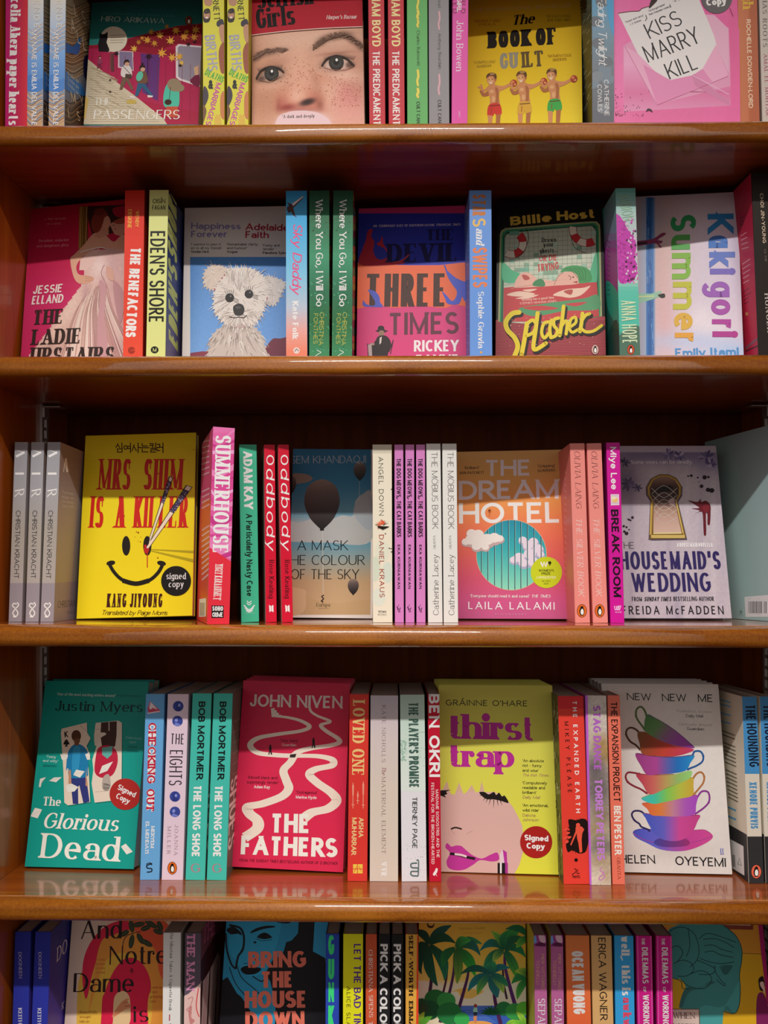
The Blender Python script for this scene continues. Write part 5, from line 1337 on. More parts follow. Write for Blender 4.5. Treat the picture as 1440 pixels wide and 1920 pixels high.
f.P([(845, 808), (1092, 818), (1092, 832), (845, 812)], 'a39414'); f.P([(845, 814), (1090, 866), (1090, 884), (845, 820)], 'a39414')
f.E(710, 790, 23, 55, '1a120c'); f.E(829, 790, 23, 55, '1a120c')
f.E(824, 812, 15, 22, 'a81c1c'); f.E(818, 792, 7, 9, 'b02020'); f.E(836, 800, 6, 9, 'a01818')
for a, c in (((956, 402, 970, 410), (842, 748, 850, 752)), ((1052, 452, 1078, 462), (824, 800, 834, 806))):
    (x0, y0, x1, y1), (x2, y2, x3, y3) = a, c
    f.P([(x0 - 5, y0 - 4), (x1 + 5, y1 - 2), (x3 + 3, y3), (x2 - 3, y2)], '241814')
    f.P([(x0, y0), (x1, y1), (x3, y3), (x2, y2)], 'd8c8b4')
    m = .42
    f.P([(x0 + (x2 - x0) * .06, y0 + (y2 - y0) * .06), (x1 + (x3 - x1) * .06, y1 + (y3 - y1) * .06), (x1 + (x3 - x1) * m, y1 + (y3 - y1) * m), (x0 + (x2 - x0) * m, y0 + (y2 - y0) * m)], '35304e')
    rr = random.Random(3)
    for k in range(46):
        t = .08 + .33 * rr.random(); u = rr.random()
        f.E(x0 + (x2 - x0) * t + u * (x1 - x0) * .9, y0 + (y2 - y0) * t + u * (y1 - y0), 2, 2, rr.choice(('b8a8c0', 'd8c8c8', '8a5aa0')), n=6)
f.L([(846, 752), (836, 800)], 5, 'd8c8b4')
f.L([(829, 815), (829, 912)], 5, 'b02818')
f.L([(612, 884), (640, 935), (690, 982), (765, 1002), (840, 984), (892, 938), (920, 884)], 19, '1a120c', True)
f.L([(690, 985), (765, 1003), (840, 985)], 25, '1a120c', True)
f.E(624, 887, 25, 13, '1a120c', -12); f.E(909, 888, 25, 13, '1a120c', 12)
f.T('KANG JIYOUNG', 600, 1135, 912, 1135, 76, '3c120c', St(.13, .05, serif=.03, sth=.03, trk=.1))
f.T('Translated by Paige Morris', 570, 1178, 940, 1180, 26, '3c1c0c', SCRIPT, tv=.1, th=.08)
f.E(1019, 1192, 7, 6, 'a82014'); f.L([(1021, 1196), (1016, 1216)], 5, 'a82014')
b.sticker(991, 988, 84, '15110e', [('signed', -.66, -.12, .64, .42, SERIF), ('copy', -.5, .42, .5, .42, SERIF)], note='black round sticker')
b.finish()

b = sp(3, 'paperback', 'tall thick pink and red paperback, its spine lettered in white slab capitals, standing proud', (1200, 1320, 126, 1165, 1290, 1228), 'cf5d9c', 'c8305c', 'c8487c', Y=.016, yaw=20, dp=.105)
f = b.spine
f.G([(1100, 60), (1400, 60), (1400, 860), (1100, 860)], None, (0, 120), None, (0, 860), stops=[(0, 'd46aa4'), (.3, 'c63e86'), (.6, 'cc4c92'), (1, 'd884b4')])
for k in range(14):
    y = 160 + k * 52
    f.L([(1180, y), (1230, y + 40 - (k % 3) * 20), (1330, y - 30 + (k % 4) * 14)], 10 + k % 5 * 5, ('d87cb0', 'b83480', 'dd98c4', 'c4408a')[k % 4], True)
f.P([(1150, 780), (1310, 885), (1310, 1260), (1130, 1260)], 'd02c3c')
f.T('SUMMERHOUSE', 1214, 166, 1196, 830, 86, 'ece2ea', XSERIF, tv=.21, serif=.07)
f.T('YIGIT KARAAHMET', 1212, 892, 1200, 1100, 42, 'ecd8d4', SERIF, tv=.16)
f.R(1190, 1126, 1258, 1196, '181212'); f.T('SOHO', 1194, 1156, 1254, 1156, 26, 'e8e0dc', BOLD); f.T('CRIME', 1194, 1190, 1254, 1190, 26, 'e8e0dc', BLACK)
f = b.back
f.P([(1090, 700), (1200, 560), (1200, 1260), (1080, 1260)], 'd0503c', True)
f.P([(1090, 900), (1190, 800), (1190, 1260), (1080, 1260)], 'cc3a34', True)
for k in range(26):
    if k in (7, 8, 13, 14, 15): continue
    f.L([(1136, 208 + k * 31), (1178, 196 + k * 30)], 8, 'e0a8bc')
f.P([(1122, 1090), (1160, 1084), (1158, 1188), (1120, 1190)], 'e4d8d4')
for k in range(7): f.L([(1127 + k * 4, 1110), (1126 + k * 4, 1184)], 2, '302828')
b.finish()

crop('R3b')
b = sp(3, 'paperback', 'green paperback with white and black spine lettering beside the tall pink book', (265, 363, 163, 277, 377, 1155), '3fae8a', '2c8464', yaw=13)
f = b.spine
f.T('ADAM KAY', 288, 198, 294, 524, 50, 'e6ecea', BLACK)
f.T('A Particularly Nasty Case', 304, 550, 308, 1014, 34, '10201a', BOLD)
for k in range(3): f.L([(292 + k * 6, 1064 + k * 14), (322, 1090 + k * 6), (352 - k * 6, 1064 + k * 14)], 7, 'cfe6dc', True)
for k in range(2): f.L([(308, 1040 + k * 12), (321, 1050 + k * 12), (334, 1040 + k * 12)], 5, 'cfe6dc', True)
f.T('ORION', 300, 1112, 350, 1112, 10, 'a8d8c4', LIGHT)
b.finish()

ODD = St(.22, .1, slant=.22, trk=.14, xh=.78, mx=1.5)
G2 = 'red paperbacks with looping white title'
b = sp(3, 'paperback', 'slim red paperback with looping white spine title, right one of two, beside the balloon cover', (484, 545, 163, 508, 568, 1155), 'c21230', 'c21230', 'd8aaa0', group=G2, yaw=12, dp=.078)
f = b.spine
f.T('O', 499, 218, 499, 276, 42, 'f0dcd8', ODD, slant=0)
for k, ch in enumerate('ddbody'):
    y = 296 + k * 80
    f.T(ch, 499 + k * 1.5, y - 3, 499 + k * 1.5, y + 67, 46, 'f0dcd8', ODD, mx=2.2)
f.T('Rose Keating', 522, 810, 524, 1026, 27, '2c0a10', SERIF, tv=.15)
f.P([(524, 1062), (536, 1070), (548, 1062), (550, 1104), (538, 1096), (527, 1104)], 'f0e0dc')
f.L([(536, 1070), (538, 1096)], 2.5, 'c21230')
b.finish([(spM(3, (398, 473, 163, 413, 479, 1155), wd=b.wd, yaw=12), 'slim red paperback with looping white spine title, left one of two, beside the green book')])

b = fo(3, 'paperback', 'white bordered paperback facing out with dark balloons in a blue and sand sky', None, (1030, 156), None, (1016, 1140), 'd6d2cc', 'c8c4be', Y=.120, lean=9, yaw=0, wd=.096, ht=.196, th=.012)
f = b.front
f.G([(300, 182), (1008, 182), (1004, 1118), (300, 1118)], None, (0, 182), None, (0, 1118), n=60, stops=[(0, '2c6c94'), (.2, '2f7ba4'), (.38, '5c93ac'), (.44, '8fa6ae'), (.5, 'a9b0ae'), (.57, '5f94a8'), (.68, '8f9a94'), (.8, 'b49a76'), (1, 'c0a47e')])
f.P([(1008, 436), (960, 440), (920, 480), (905, 560), (840, 560), (760, 590), (690, 575), (600, 600), (540, 590), (300, 600), (300, 700), (540, 706), (760, 712), (1006, 704)], 'a8aeae', True)
f.P([(1006, 430), (965, 438), (926, 480), (912, 560), (1006, 640)], '98a4ac', True)
f.P([(470, 960), (520, 980), (560, 1000), (640, 1010), (720, 1045), (840, 1052), (1004, 1030), (1004, 1118), (300, 1118), (300, 960)], 'b89c74')
f.P([(300, 950), (600, 968), (640, 1010), (600, 1118), (300, 1118)], 'c6aa84', True)
f.P([(560, 330), (600, 322), (650, 330), (678, 350), (650, 372), (560, 380)], '8f8478', True)
def balloon(f, x, y, rx, ry):
    P_ = [(x, y - ry), (x + rx * .75, y - ry * .72), (x + rx, y - ry * .05), (x + rx * .7, y + ry * .62), (x + rx * .12, y + ry * 1.1), (x, y + ry * 1.13), (x - rx * .12, y + ry * 1.1), (x - rx * .7, y + ry * .62), (x - rx, y - ry * .05), (x - rx * .75, y - ry * .72)]
    f.G(P_, None, (x - rx * .2, y - ry), None, (x + rx * .1, y + ry * 1.1), sm=True, stops=[(0, '8c7c72'), (.3, '5c5250'), (.65, '3a3434'), (1, '1c1818')], n=40)
    f.P([(x - rx * .1, y + ry * 1.09), (x + rx * .1, y + ry * 1.09), (x + rx * .12, y + ry * 1.19), (x - rx * .12, y + ry * 1.19)], '1a1616')
balloon(f, 540, 385, 46, 60)
f.L([(735, 645), (738, 1000)], 2.5, 'c8c4be'); f.L([(943, 362), (940, 480)], 1.5, 'b8c4cc')
balloon(f, 731, 488, 100, 132); balloon(f, 944, 308, 35, 48); balloon(f, 907, 958, 31, 42)
f.T('BASSEM KHANDAQJI', 452, 268, 978, 264, 42, 'a9b9c4', LIGHT, tv=.09)
f.T('A MASK', 592, 755, 878, 755, 55, '101010', LIGHT, tv=.1)
f.T('THE COLOUR', 506, 838, 972, 838, 56, '101010', LIGHT, tv=.1)
f.T('OF THE SKY', 556, 918, 940, 918, 56, '101010', LIGHT, tv=.1)
f.L([(742, 1008), (730, 1016), (740, 1028), (728, 1040), (738, 1046)], 6, '2c2018', True); f.L([(734, 1040), (736, 1062)], 2.5, '2c2018')
f.T('Europa', 700, 1072, 776, 1072, 20, '4c3c28', SERIF); f.T('editions', 716, 1086, 768, 1086, 8, '5c4c38', LIGHT)
b.finish()

crop('R3c')
b = sp(3, 'paperback', 'cream paperback with black and rust spine lettering and a fiery splash', (56, 163, 102, 57, 168, 1097), 'd9d3c0', 'cfc8b4')
f = b.spine
f.R(0, 60, 200, 150, 'c4beac')
for x, y, rx, ry, c in ((110, 700, 40, 60, 'd0d2c0'), (70, 800, 30, 70, 'c4ccba'), (140, 820, 30, 60, 'c6cfc2'), (90, 960, 40, 50, 'cdd2c4')): f.E(x, y, rx, ry, c)
f.T('ANGEL DOWN', 88, 170, 93, 500, 27, '1c1a16', SANS, tv=.12)
rr = random.Random(2)
for k in range(44):
    a = rr.random() * 6.28; r0 = 12 + rr.random() * 24
    f.P([(108 + 10 * math.cos(a + .4), 552 + 8 * math.sin(a + .4)), (108 + r0 * 1.15 * math.cos(a), 552 + r0 * math.sin(a)), (108 + 10 * math.cos(a - .4), 552 + 8 * math.sin(a - .4))], ('241410', '3a1c14', 'b8402c', '5c2418', 'd87850')[k % 5])
for k in range(12):
    f.P([(80 + k * 5, 560), (90 + k * 5, 586 - abs(k - 5) * 3), (94 + k * 5, 562)], '1c1410')
f.E(108, 540, 16, 12, 'cc5a3c'); f.E(100, 536, 6, 5, 'e09a78')
for x, y in ((162, 352), (150, 684), (160, 686), (162, 704), (128, 602)): f.E(x, y, 4, 3, '2c2018')
f.T('DANIEL KRAUS', 92, 608, 96, 960, 27, '9c3426', SANS, tv=.12)
f.T('TITAN', 86, 1046, 132, 1046, 11, '1c1a16', BOLD); f.T('BOOKS', 86, 1062, 134, 1062, 11, '4c4a44', LIGHT)
b.finish()

G3 = 'slim orchid pink paperbacks with black capitals'
b = sp(3, 'paperback', 'slim orchid pink paperback with black capitals, leftmost of three, beside the cream spine', (180, 227, 102, 180, 233, 1098), 'c67ab8', 'b868aa', '40304c', group=G3)
f = b.spine
f.T('THE DOG MEOWS, THE CAT BARKS', 190, 178, 192, 622, 25, '180c16', BLACK, tv=.2, trk=.05)
f.T('EKA KURNIAWAN', 196, 664, 196, 912, 15, '180c16', BLACK, trk=.12)
f.L([(205, 1000), (196, 1020), (204, 1044), (212, 1018), (200, 1030), (192, 1012), (212, 1044)], 2.5, '3c1c3c', True)
b.finish([(spM(3, (240, 290, 102, 239, 293, 1098), wd=b.wd), 'slim orchid pink paperback with black capitals, middle one of three'),
          (spM(3, (301, 350, 101, 303, 353, 1098), wd=b.wd), 'slim orchid pink paperback with black capitals, rightmost of three, beside a white spine')])

G4 = 'white paperbacks with thin black spine lettering'
b = sp(3, 'paperback', 'white paperback with thin black spine lettering, left one of two, beside the pink spines', (358, 437, 97, 368, 450, 1098), 'd3d3cf', 'c9c9c6', group=G4)
f = b.spine
f.T('THE MÖBIUS BOOK', 386, 142, 392, 576, 34, '18181a', LIGHT, tv=.085)
f.T('GRANTA', 411, 688, 409, 612, 13, '28282a', SERIF)
f.T('Catherine Lacey', 428, 1060, 424, 720, 32, '202022', SERIF, tv=.09)
b.finish([(spM(3, (449, 527, 97, 455, 538, 1098), wd=b.wd), 'white paperback with thin black spine lettering, right one of two, beside the caged sky cover')])

b = fo(3, 'paperback', 'orange to pink paperback facing out with a barred round window onto sky and clouds', (527, 147), (1130, 128), (540, 1088), (1160, 1098), 'd08a4c', 'c87858', Y=.098, lean=11, yaw=-6, th=.016)
f = b.front
f.G([(480, 60), (1220, 60), (1220, 1160), (480, 1160)], None, (0, 130), None, (0, 1100), n=70, stops=[(0, 'd4a868'), (.15, 'd4a058'), (.3, 'dc904c'), (.45, 'dc7450'), (.6, 'd06058'), (.75, 'c4506c'), (.88, 'bc5080'), (1, 'b0527e')])
Wt = 'dcd6da'
f.T('THE', 686, 277, 946, 275, 90, 'dad2de', BOLD, tv=.19, th=.17, mx=1.6)
f.T('DREAM', 540, 412, 1108, 404, 108, 'dad2e2', BOLD, tv=.19, th=.17, mx=1.6)
f.T('HOTEL', 542, 545, 1116, 540, 116, 'e4dcd8', BOLD, tv=.19, th=.17, mx=1.6)
f.E(714, 476, 10, 13, 'b8602c'); f.L([(714, 488), (712, 508)], 5, 'b8602c'); f.E(713, 472, 5, 6, '5c2c14')
f.T("'Brilliant'", 572, 240, 656, 238, 16, '2c1c10', SANS); f.T('ANN PATCHETT', 544, 268, 684, 265, 15, '2c1c10', SANS, tv=.16)
f.T("'Gripping'", 984, 230, 1082, 226, 16, '2c1c10', SANS); f.T('GUARDIAN', 984, 256, 1082, 252, 16, '2c1c10', SANS)
C0 = (837, 722); CRD = 196
f.E(*C0, CRD + 3, CRD + 3, 'c8a88c', n=60)
circ = [(C0[0] + CRD * math.cos(t * math.pi / 32), C0[1] + CRD * math.sin(t * math.pi / 32)) for t in range(64)]
f.G(circ, None, (0, 526), None, (0, 918), n=40, stops=[(0, '1f87a0'), (.4, '35a2a8'), (.75, '62bcae'), (1, '86ccb0')])
def cloud(f, pts, c0, c1):
    for x, y, r in pts: f.E(x + 2, y + r * .18, r, r * .85, c1)
    for x, y, r in pts: f.E(x, y - r * .12, r * .86, r * .72, c0)
inside = lambda x, y: (x - C0[0]) ** 2 + (y - C0[1]) ** 2 < CRD ** 2
cloud(f, [(900, 640, 26), (930, 670, 34), (960, 650, 30), (985, 690, 34), (1000, 720, 24), (940, 720, 40), (880, 740, 36), (850, 752, 26), (905, 770, 30), (960, 765, 36)], 'd2cad8', 'a4a2c0')
for k, x in enumerate((668, 704, 742, 782, 820, 856, 890, 926, 964, 1004)):
    dy = math.sqrt(max(0, CRD ** 2 - (x - C0[0]) ** 2))
    f.L([(x, C0[1] - dy), (x, C0[1] + dy)], 4, '1c2c34'); f.L([(x + 3, C0[1] - dy), (x + 3, C0[1] + dy)], 2, '9cc8c8')
cloud(f, [(580, 650, 26), (612, 640, 40), (612, 604, 32), (650, 610, 36), (660, 655, 44), (700, 640, 44), (740, 630, 38), (770, 632, 26), (640, 676, 30), (690, 680, 24)], 'ddd4d0', 'b49c9c')
f.E(1033, 820, 88, 88, 'b6c41c', n=48)
f.L([(1002, 762), (1012, 786), (1020, 764), (1030, 786), (1038, 762)], 9, 'eceadc'); f.E(1052, 766, 9, 9, '20200c'); f.L([(1058, 768), (1050, 782)], 5, '20200c')
f.T("WOMEN'S", 990, 816, 1076, 816, 14, '20200c', BOLD); f.T('PRIZE', 1006, 834, 1058, 834, 14, '20200c', BOLD)
f.T('LONGLISTED', 978, 854, 1088, 854, 13, 'e4e8b8', BOLD); f.T('FICTION', 1008, 874, 1056, 874, 9, '20200c', SANS); f.T('2025', 1018, 888, 1046, 888, 9, '20200c', SANS)
f.T("'Everyone should read it and sweat'", 606, 960, 938, 962, 17, 'e8d8d4', SANS); f.T('THE TIMES', 948, 962, 1056, 962, 17, 'e8d8d4', SANS, slant=.2)
f.T('LAILA LALAMI', 594, 1026, 1080, 1030, 42, 'e2d4d8', SANS, tv=.15, mx=1.1)
f.T('BLOOMSBURY', 746, 1060, 922, 1060, 10, 'cc90b0', SANS, mx=1)
b.finish()

G5 = 'salmon paperbacks with italic spine lettering'
IT2 = St(.1, .04, serif=.06, sth=.03, slant=.22, trk=.2)
b = sp(3, 'paperback', 'salmon paperback with italic spine lettering, left one of two, its side cover showing', (1166, 1247, 95, 1195, 1280, 1103), 'dd847c', 'd07870', 'd0706c', group=G5)
f = b.spine
f.T('OLIVIA LAING', 1190, 136, 1200, 458, 32, '48201c', IT2)
f.T('THE SILVER BOOK', 1200, 514, 1214, 952, 32, 'e8c8c4', IT2)
penguin(f, 1233, 1036, 34)
f = b.back
for k in range(20): f.L([(1136, 250 + k * 36), (1146, 262 + k * 36)], 5, 'e09890')
b.finish([(spM(3, (1259, 1345, 95, 1294, 1382, 1103), wd=b.wd), 'salmon paperback with italic spine lettering, right one of two, beside the magenta spine')])

crop('R3d')
b = sp(3, 'paperback', 'magenta paperback with chunky white and black spine lettering and a tiny picture', (400, 487, 309, 428, 517, 1465), 'c0148e', 'a01078', '7c1464')
f = b.spine
f.T('Miye Lee', 425, 336, 432, 610, 40, 'e8dce4', ROUND, tv=.2, th=.17, xh=.74)
f.P([(428, 640), (482, 640), (484, 710), (430, 712)], 'd4c0cc'); f.E(456, 678, 20, 16, 'd8b470'); f.E(448, 664, 14, 12, 'e0d0b0'); f.R(432, 694, 482, 700, 'b8a8c4'); f.L([(436, 650), (476, 650)], 4, 'b0a0b8')
f.T('BREAK ROOM', 430, 738, 448, 1304, 48, '1a0816', BLACK, tv=.28)
for k in range(3): f.L([(452 + k * 12, 1358), (460 + k * 12, 1384), (478 + k * 8, 1356)], 5, 'e0b8d8', True)
f.T('WILDFIRE', 456, 1402, 500, 1402, 8, 'e0b8d8', SANS)
b.finish()

b = fo(3, 'paperback', 'grey-lilac paperback facing out with a brass keyhole and dark red blood splash', None, (1110, 378), None, (1208, 1450), 'b0a6b4', '8c8490', Y=.102, lean=12, yaw=0, wd=.129, ht=.198, th=.02)
f = b.front
f.brush(430, 370, 1215, 1455, 70, 'b2a8b2', [(x, 900, 16, 900, 0, c, .35) for x, c in ((560, '8c8494'), (700, 'c4bcc4'), (800, '988ea0'), (920, 'c2b8c0'), (1010, '9a90a2'), (1090, 'c8c0c6'), (1150, 'a59cac'))] + [(780, 380, 420, 60, 0, '5c5078', .7), (520, 560, 90, 130, 0, '60566c', .75), (1060, 430, 120, 70, 20, '6c6290', .5), (860, 1400, 30, 200, 0, '8c8498', .5)], noise=.05)
rr = random.Random(9)
for cx_, cy_, R_, n_ in ((540, 570, 60, 9), (520, 430, 44, 7), (800, 385, 52, 9), (870, 395, 50, 8), (1040, 400, 60, 10), (1075, 445, 44, 8), (600, 600, 36, 6)):
    for k in range(n_):
        a = k * 6.283 / n_ + rr.random() * .4; r0 = R_ * (.7 + .3 * rr.random())
        f.P([(cx_, cy_), (cx_ + r0 * .55 * math.cos(a - .35), cy_ + r0 * .5 * math.sin(a - .35)), (cx_ + r0 * math.cos(a), cy_ + r0 * .9 * math.sin(a)), (cx_ + r0 * .55 * math.cos(a + .35), cy_ + r0 * .5 * math.sin(a + .35))], rr.choice(('4c4460', '5c5272', '6c6284', '3c3650') if cy_ > 420 and cx_ < 700 else ('6a6088', '8a82a0', '544a74', 'a49cb4')), True)
f.T('Some vows can be deadly.', 560, 446, 956, 444, 25, 'd8d2d8', SANS, mx=1.1)
kh = [(690, 680), (664, 640), (662, 590), (690, 538), (740, 512), (800, 512), (852, 536), (884, 586), (882, 640), (856, 682), (914, 924), (680, 928)]
f.P([(x + 6, y + 10) for x, y in kh], '4c4450'); f.P([(x - 8, y + 6) for x, y in kh], '54464a')
f.P(kh, '6c5424'); f.P([(772 + (x - 772) * .94, 720 + (y - 720) * .96) for x, y in kh], 'a8883c'); f.P([(772 + (x - 772) * .87, 720 + (y - 720) * .925) for x, y in kh], '6a5020')
inn = [(706, 690), (684, 640), (682, 596), (706, 552), (745, 530), (796, 530), (838, 552), (864, 596), (862, 640), (842, 690), (884, 890), (702, 892)]
f.P(inn, 'b08c78')
f.G([(706, 690), (684, 640), (682, 596), (706, 552), (745, 530), (796, 530), (838, 552), (864, 596), (862, 640), (842, 690), (850, 740), (704, 740)], None, (0, 530), None, (0, 740), stops=[(0, '8a6c5c'), (.25, '4c342c'), (.5, '281c1c'), (.75, '584440'), (1, 'a08070')])
f.G([(704, 740), (852, 740), (884, 890), (702, 892)], None, (0, 740), None, (0, 890), stops=[(0, 'a08070'), (.4, 'b8968a'), (1, 'c4a898')])
f.E(770, 606, 60, 22, '1c1414', -8); f.E(820, 690, 20, 22, 'a89090'); f.E(770, 640, 56, 14, '463434', -6)
for k in range(5):
    f.L([(690 + k * 8, 640 + k * 44), (770, 585 + k * 44), (850, 640 + k * 44)], 3, 'b8aea4', True); f.L([(690 + k * 6, 600 + k * 46), (770, 662 + k * 42), (856, 600 + k * 46)], 3, 'b8aea4', True)
f.L([(702, 892), (884, 890)], 9, 'd0c088'); f.R(690, 902, 905, 922, 'c0a860'); f.L([(690, 690), (682, 900)], 7, 'c8a850'); f.L([(850, 690), (892, 890)], 6, 'd0b468')
for x, y, r in ((926, 524, 6), (946, 521, 9), (988, 534, 6), (1032, 532, 14), (1056, 530, 8), (1012, 589, 12), (1054, 612, 14), (1078, 616, 16), (994, 560, 3), (568, 790, 9), (545, 803, 7), (556, 808, 6), (538, 800, 3), (512, 846, 8), (530, 852, 7), (516, 880, 8), (530, 892, 12), (546, 868, 5)): f.E(x, y, r, r * .95, '221620')
f.P([(925, 680), (985, 690), (1005, 672), (1012, 690), (1040, 682), (1068, 710), (1070, 760), (1066, 830), (1056, 838), (1050, 826), (1050, 770), (1040, 770), (1042, 890), (1034, 906), (1026, 890), (1020, 770), (1004, 752), (966, 768), (1000, 745), (950, 732), (998, 728), (960, 700)], '5c1420', True)
f.E(1040, 730, 22, 26, '701c28')
f.T('THE', 478, 990, 580, 990, 42, '241c2c', LIGHT)
f.T('A HOUSEMAID NOVELLA', 854, 980, 1084, 980, 28, 'dcd6dc', BOLD)
NV = '2c2358'
f.T("HOUSEMAID'S", 492, 1124, 1138, 1122, 116, NV, St(.17, .13, trk=.09)); f.T('WEDDING', 566, 1268, 1076, 1266, 122, NV, St(.17, .13, trk=.09))
f.T('FROM', 566, 1328, 630, 1328, 28, '1c1820', SANS); f.T('SUNDAY TIMES', 644, 1328, 816, 1327, 28, '1c1820', SANS, slant=.2, tv=.17); f.T('BESTSELLING AUTHOR', 832, 1326, 1092, 1326, 28, '1c1820', SANS)
f.T('FREIDA McFADDEN', 504, 1412, 1156, 1412, 54, '1a161c', SANS, tv=.13, mx=.75)
b.finish()

th_ = math.radians(15)
Mt = Matrix.Translation((.4335, .050, shelf_z(3, .05) + .0004)) @ Matrix.Rotation(-TILT[3], 4, 'X') @ Matrix.Rotation(th_, 4, 'Z')
b = Book('paperback', 'pale teal paperback turned sideways at the right wall, plain back cover with barcode', Mt, 'spine', .013, .213, .138, '94b0b0', '94b0b0', '94b0b0')
crop('R3e')
f = b.back
f.P([(556, 1628), (900, 1600), (905, 1806), (566, 1808)], 'cfd0d4')
f.T('ISBN 9781234', 576, 1652, 712, 1646, 12, '6c6c74', LIGHT)
rr = random.Random(4)
x = 590
while x < 760:
    wdt = rr.choice((2, 3, 5)); f.R(x, 1668, x + wdt, 1775, '34343c'); x += wdt + rr.choice((2, 3, 4, 6))
    if 716 < x < 730: x = 732
f.T('9 781529 4', 590, 1790, 750, 1788, 12, '4c4c54', LIGHT)
f.L([(514, 1790), (526, 1742), (536, 1792)], 3, '34484c'); f.L([(512, 1760), (538, 1764)], 3, '34484c')
b.finish()

# ================================================================== row with the stacked teacups cover
crop('R4a')
b = fo(4, 'paperback', 'teal paperback facing out with a torn playing card and red round sticker', (265, 215), (868, 228), (140, 1280), (785, 1318), '119084', '0c6c66', Y=.083, lean=14, yaw=-3, th=.018, ht=.1985, group='teal torn playing card paperbacks')
f = b.front
f.T("'One of the most exciting writers around'", 335, 262, 676, 272, 16, 'c4d8d0', SANS); f.T('INDEPENDENT', 690, 270, 840, 276, 13, '0c4c4c', SANS)
f.T('Justin Myers', 322, 352, 836, 360, 58, '0c3434', BSERIF, tv=.19)
lp = [(362, 458), (510, 422), (512, 482), (532, 515), (508, 560), (530, 616), (514, 640), (522, 720), (526, 800), (530, 888), (398, 908), (378, 892), (372, 700), (358, 480)]
f.P([(x + 5, y + 6) for x, y in lp], '0c6a62'); f.P(lp, 'd2c4b2')
rp = [(562, 424), (694, 410), (716, 424), (714, 760), (660, 880), (556, 892), (538, 780), (548, 700), (542, 640), (566, 562), (552, 500)]
f.P([(x + 5, y + 6) for x, y in rp], '0c6a62'); f.P(rp, 'd4c6b6')
f.L([(470, 440), (508, 470)], 2, '8c7c6c'); f.L([(560, 462), (690, 458)], 2, '8c7c6c'); f.L([(556, 830), (660, 820)], 2, '9c8c7c')
f.T('K', 380, 510, 400, 506, 34, '181414', BOLD)
f.P([(390, 520), (408, 548), (394, 552), (398, 562), (380, 562), (386, 552), (372, 548)], '181414', True)
f.P([(412, 735), (500, 735), (514, 800), (526, 886), (490, 896), (466, 790), (458, 800), (460, 900), (428, 900), (418, 800)], '2c3470')
f.P([(388, 700), (400, 596), (440, 548), (488, 560), (518, 606), (516, 700), (508, 740), (412, 745), (400, 690)], '1a74a4', True)
f.P([(430, 580), (470, 570), (460, 700), (425, 720)], '2a8ab8', True); f.P([(404, 700), (402, 780), (420, 790), (416, 700)], 'b08468'); f.P([(506, 690), (516, 800), (502, 790)], 'b08468')
f.E(448, 500, 28, 34, '4a2c1c'); f.E(452, 528, 18, 18, '5c3a26'); f.P([(434, 520), (466, 522), (462, 556), (438, 556)], '6c4630')
f.P([(594, 422), (640, 418), (686, 414), (684, 500), (676, 560), (640, 580), (600, 572), (590, 500)], '3c221c'); f.L([(640, 420), (640, 470)], 5, 'd4c6b6')
f.P([(556, 500), (600, 480), (624, 490), (580, 520), (560, 560)], 'cfc2b2', True)
f.P([(560, 640), (580, 570), (640, 556), (684, 590), (690, 660), (660, 730), (600, 746), (558, 716)], 'b0203c', True)
f.P([(600, 570), (662, 560), (656, 610), (630, 634), (600, 610)], '5aa49c')
f.P([(612, 735), (640, 728), (650, 790), (630, 824), (604, 812), (600, 770)], 'a89c94', True); f.E(624, 800, 22, 22, '8c847c'); f.L([(606, 780), (646, 790)], 4, '4c4440'); f.L([(608, 806), (640, 808)], 3, '4c4440')
W_ = 'd6d4cc'
for q in (((354, 606), (400, 612), (396, 632), (384, 640), (376, 650), (362, 636)), ((430, 730), (448, 698), (498, 708), (470, 745)), ((386, 790), (420, 780), (460, 800), (438, 826), (398, 832)), ((600, 676), (664, 650), (630, 706), (582, 724)),
          ((228, 800), (236, 752), (270, 742), (246, 770), (240, 800)), ((288, 764), (318, 744), (364, 742), (330, 772)), ((180, 972), (206, 922), (248, 932), (222, 984)), ((710, 1150), (738, 1132), (780, 1180), (744, 1196)), ((500, 608), (526, 596), (530, 640), (512, 640))):
    f.P(list(q), W_); f.L([q[0], q[2]], 1.5, 'b4b8b0')
f.T("'Twisty", 272, 628, 328, 632, 15, 'c4dcd4', SANS); f.T("and witty'", 252, 652, 340, 656, 15, 'c4dcd4', SANS); f.T('ADAM KAY', 252, 680, 332, 684, 13, '0c5450', SANS)
f.T("'Deliciously", 738, 516, 834, 522, 14, '7cc0b8', SANS); f.T("dark'", 760, 542, 800, 544, 14, '7cc0b8', SANS); f.T('SARAH', 750, 570, 804, 572, 12, '0c6460', SANS); f.T('VAUGHAN', 742, 592, 812, 596, 12, '0c6460', SANS)
TW = 'e0dcd0'
f.T('The', 250, 908, 356, 912, 52, TW, BSERIF, tv=.2)
f.T('Glorious', 248, 1040, 690, 1060, 92, TW, BSERIF, tv=.19, slant=.22)
f.T('Dead', 236, 1215, 694, 1238, 146, TW, BSERIF, tv=.19, xh=.68)
b.sticker(736, 842, 92, 'a02420', [('Signed', -.62, -.06, .62, .36, BOLD), ('Copy', -.46, .48, .46, .36, BOLD)], 'ece4e0', 26)
b.finish(behind(b, ['teal paperback standing behind the torn playing card cover, only its top edge showing'], lean=14))

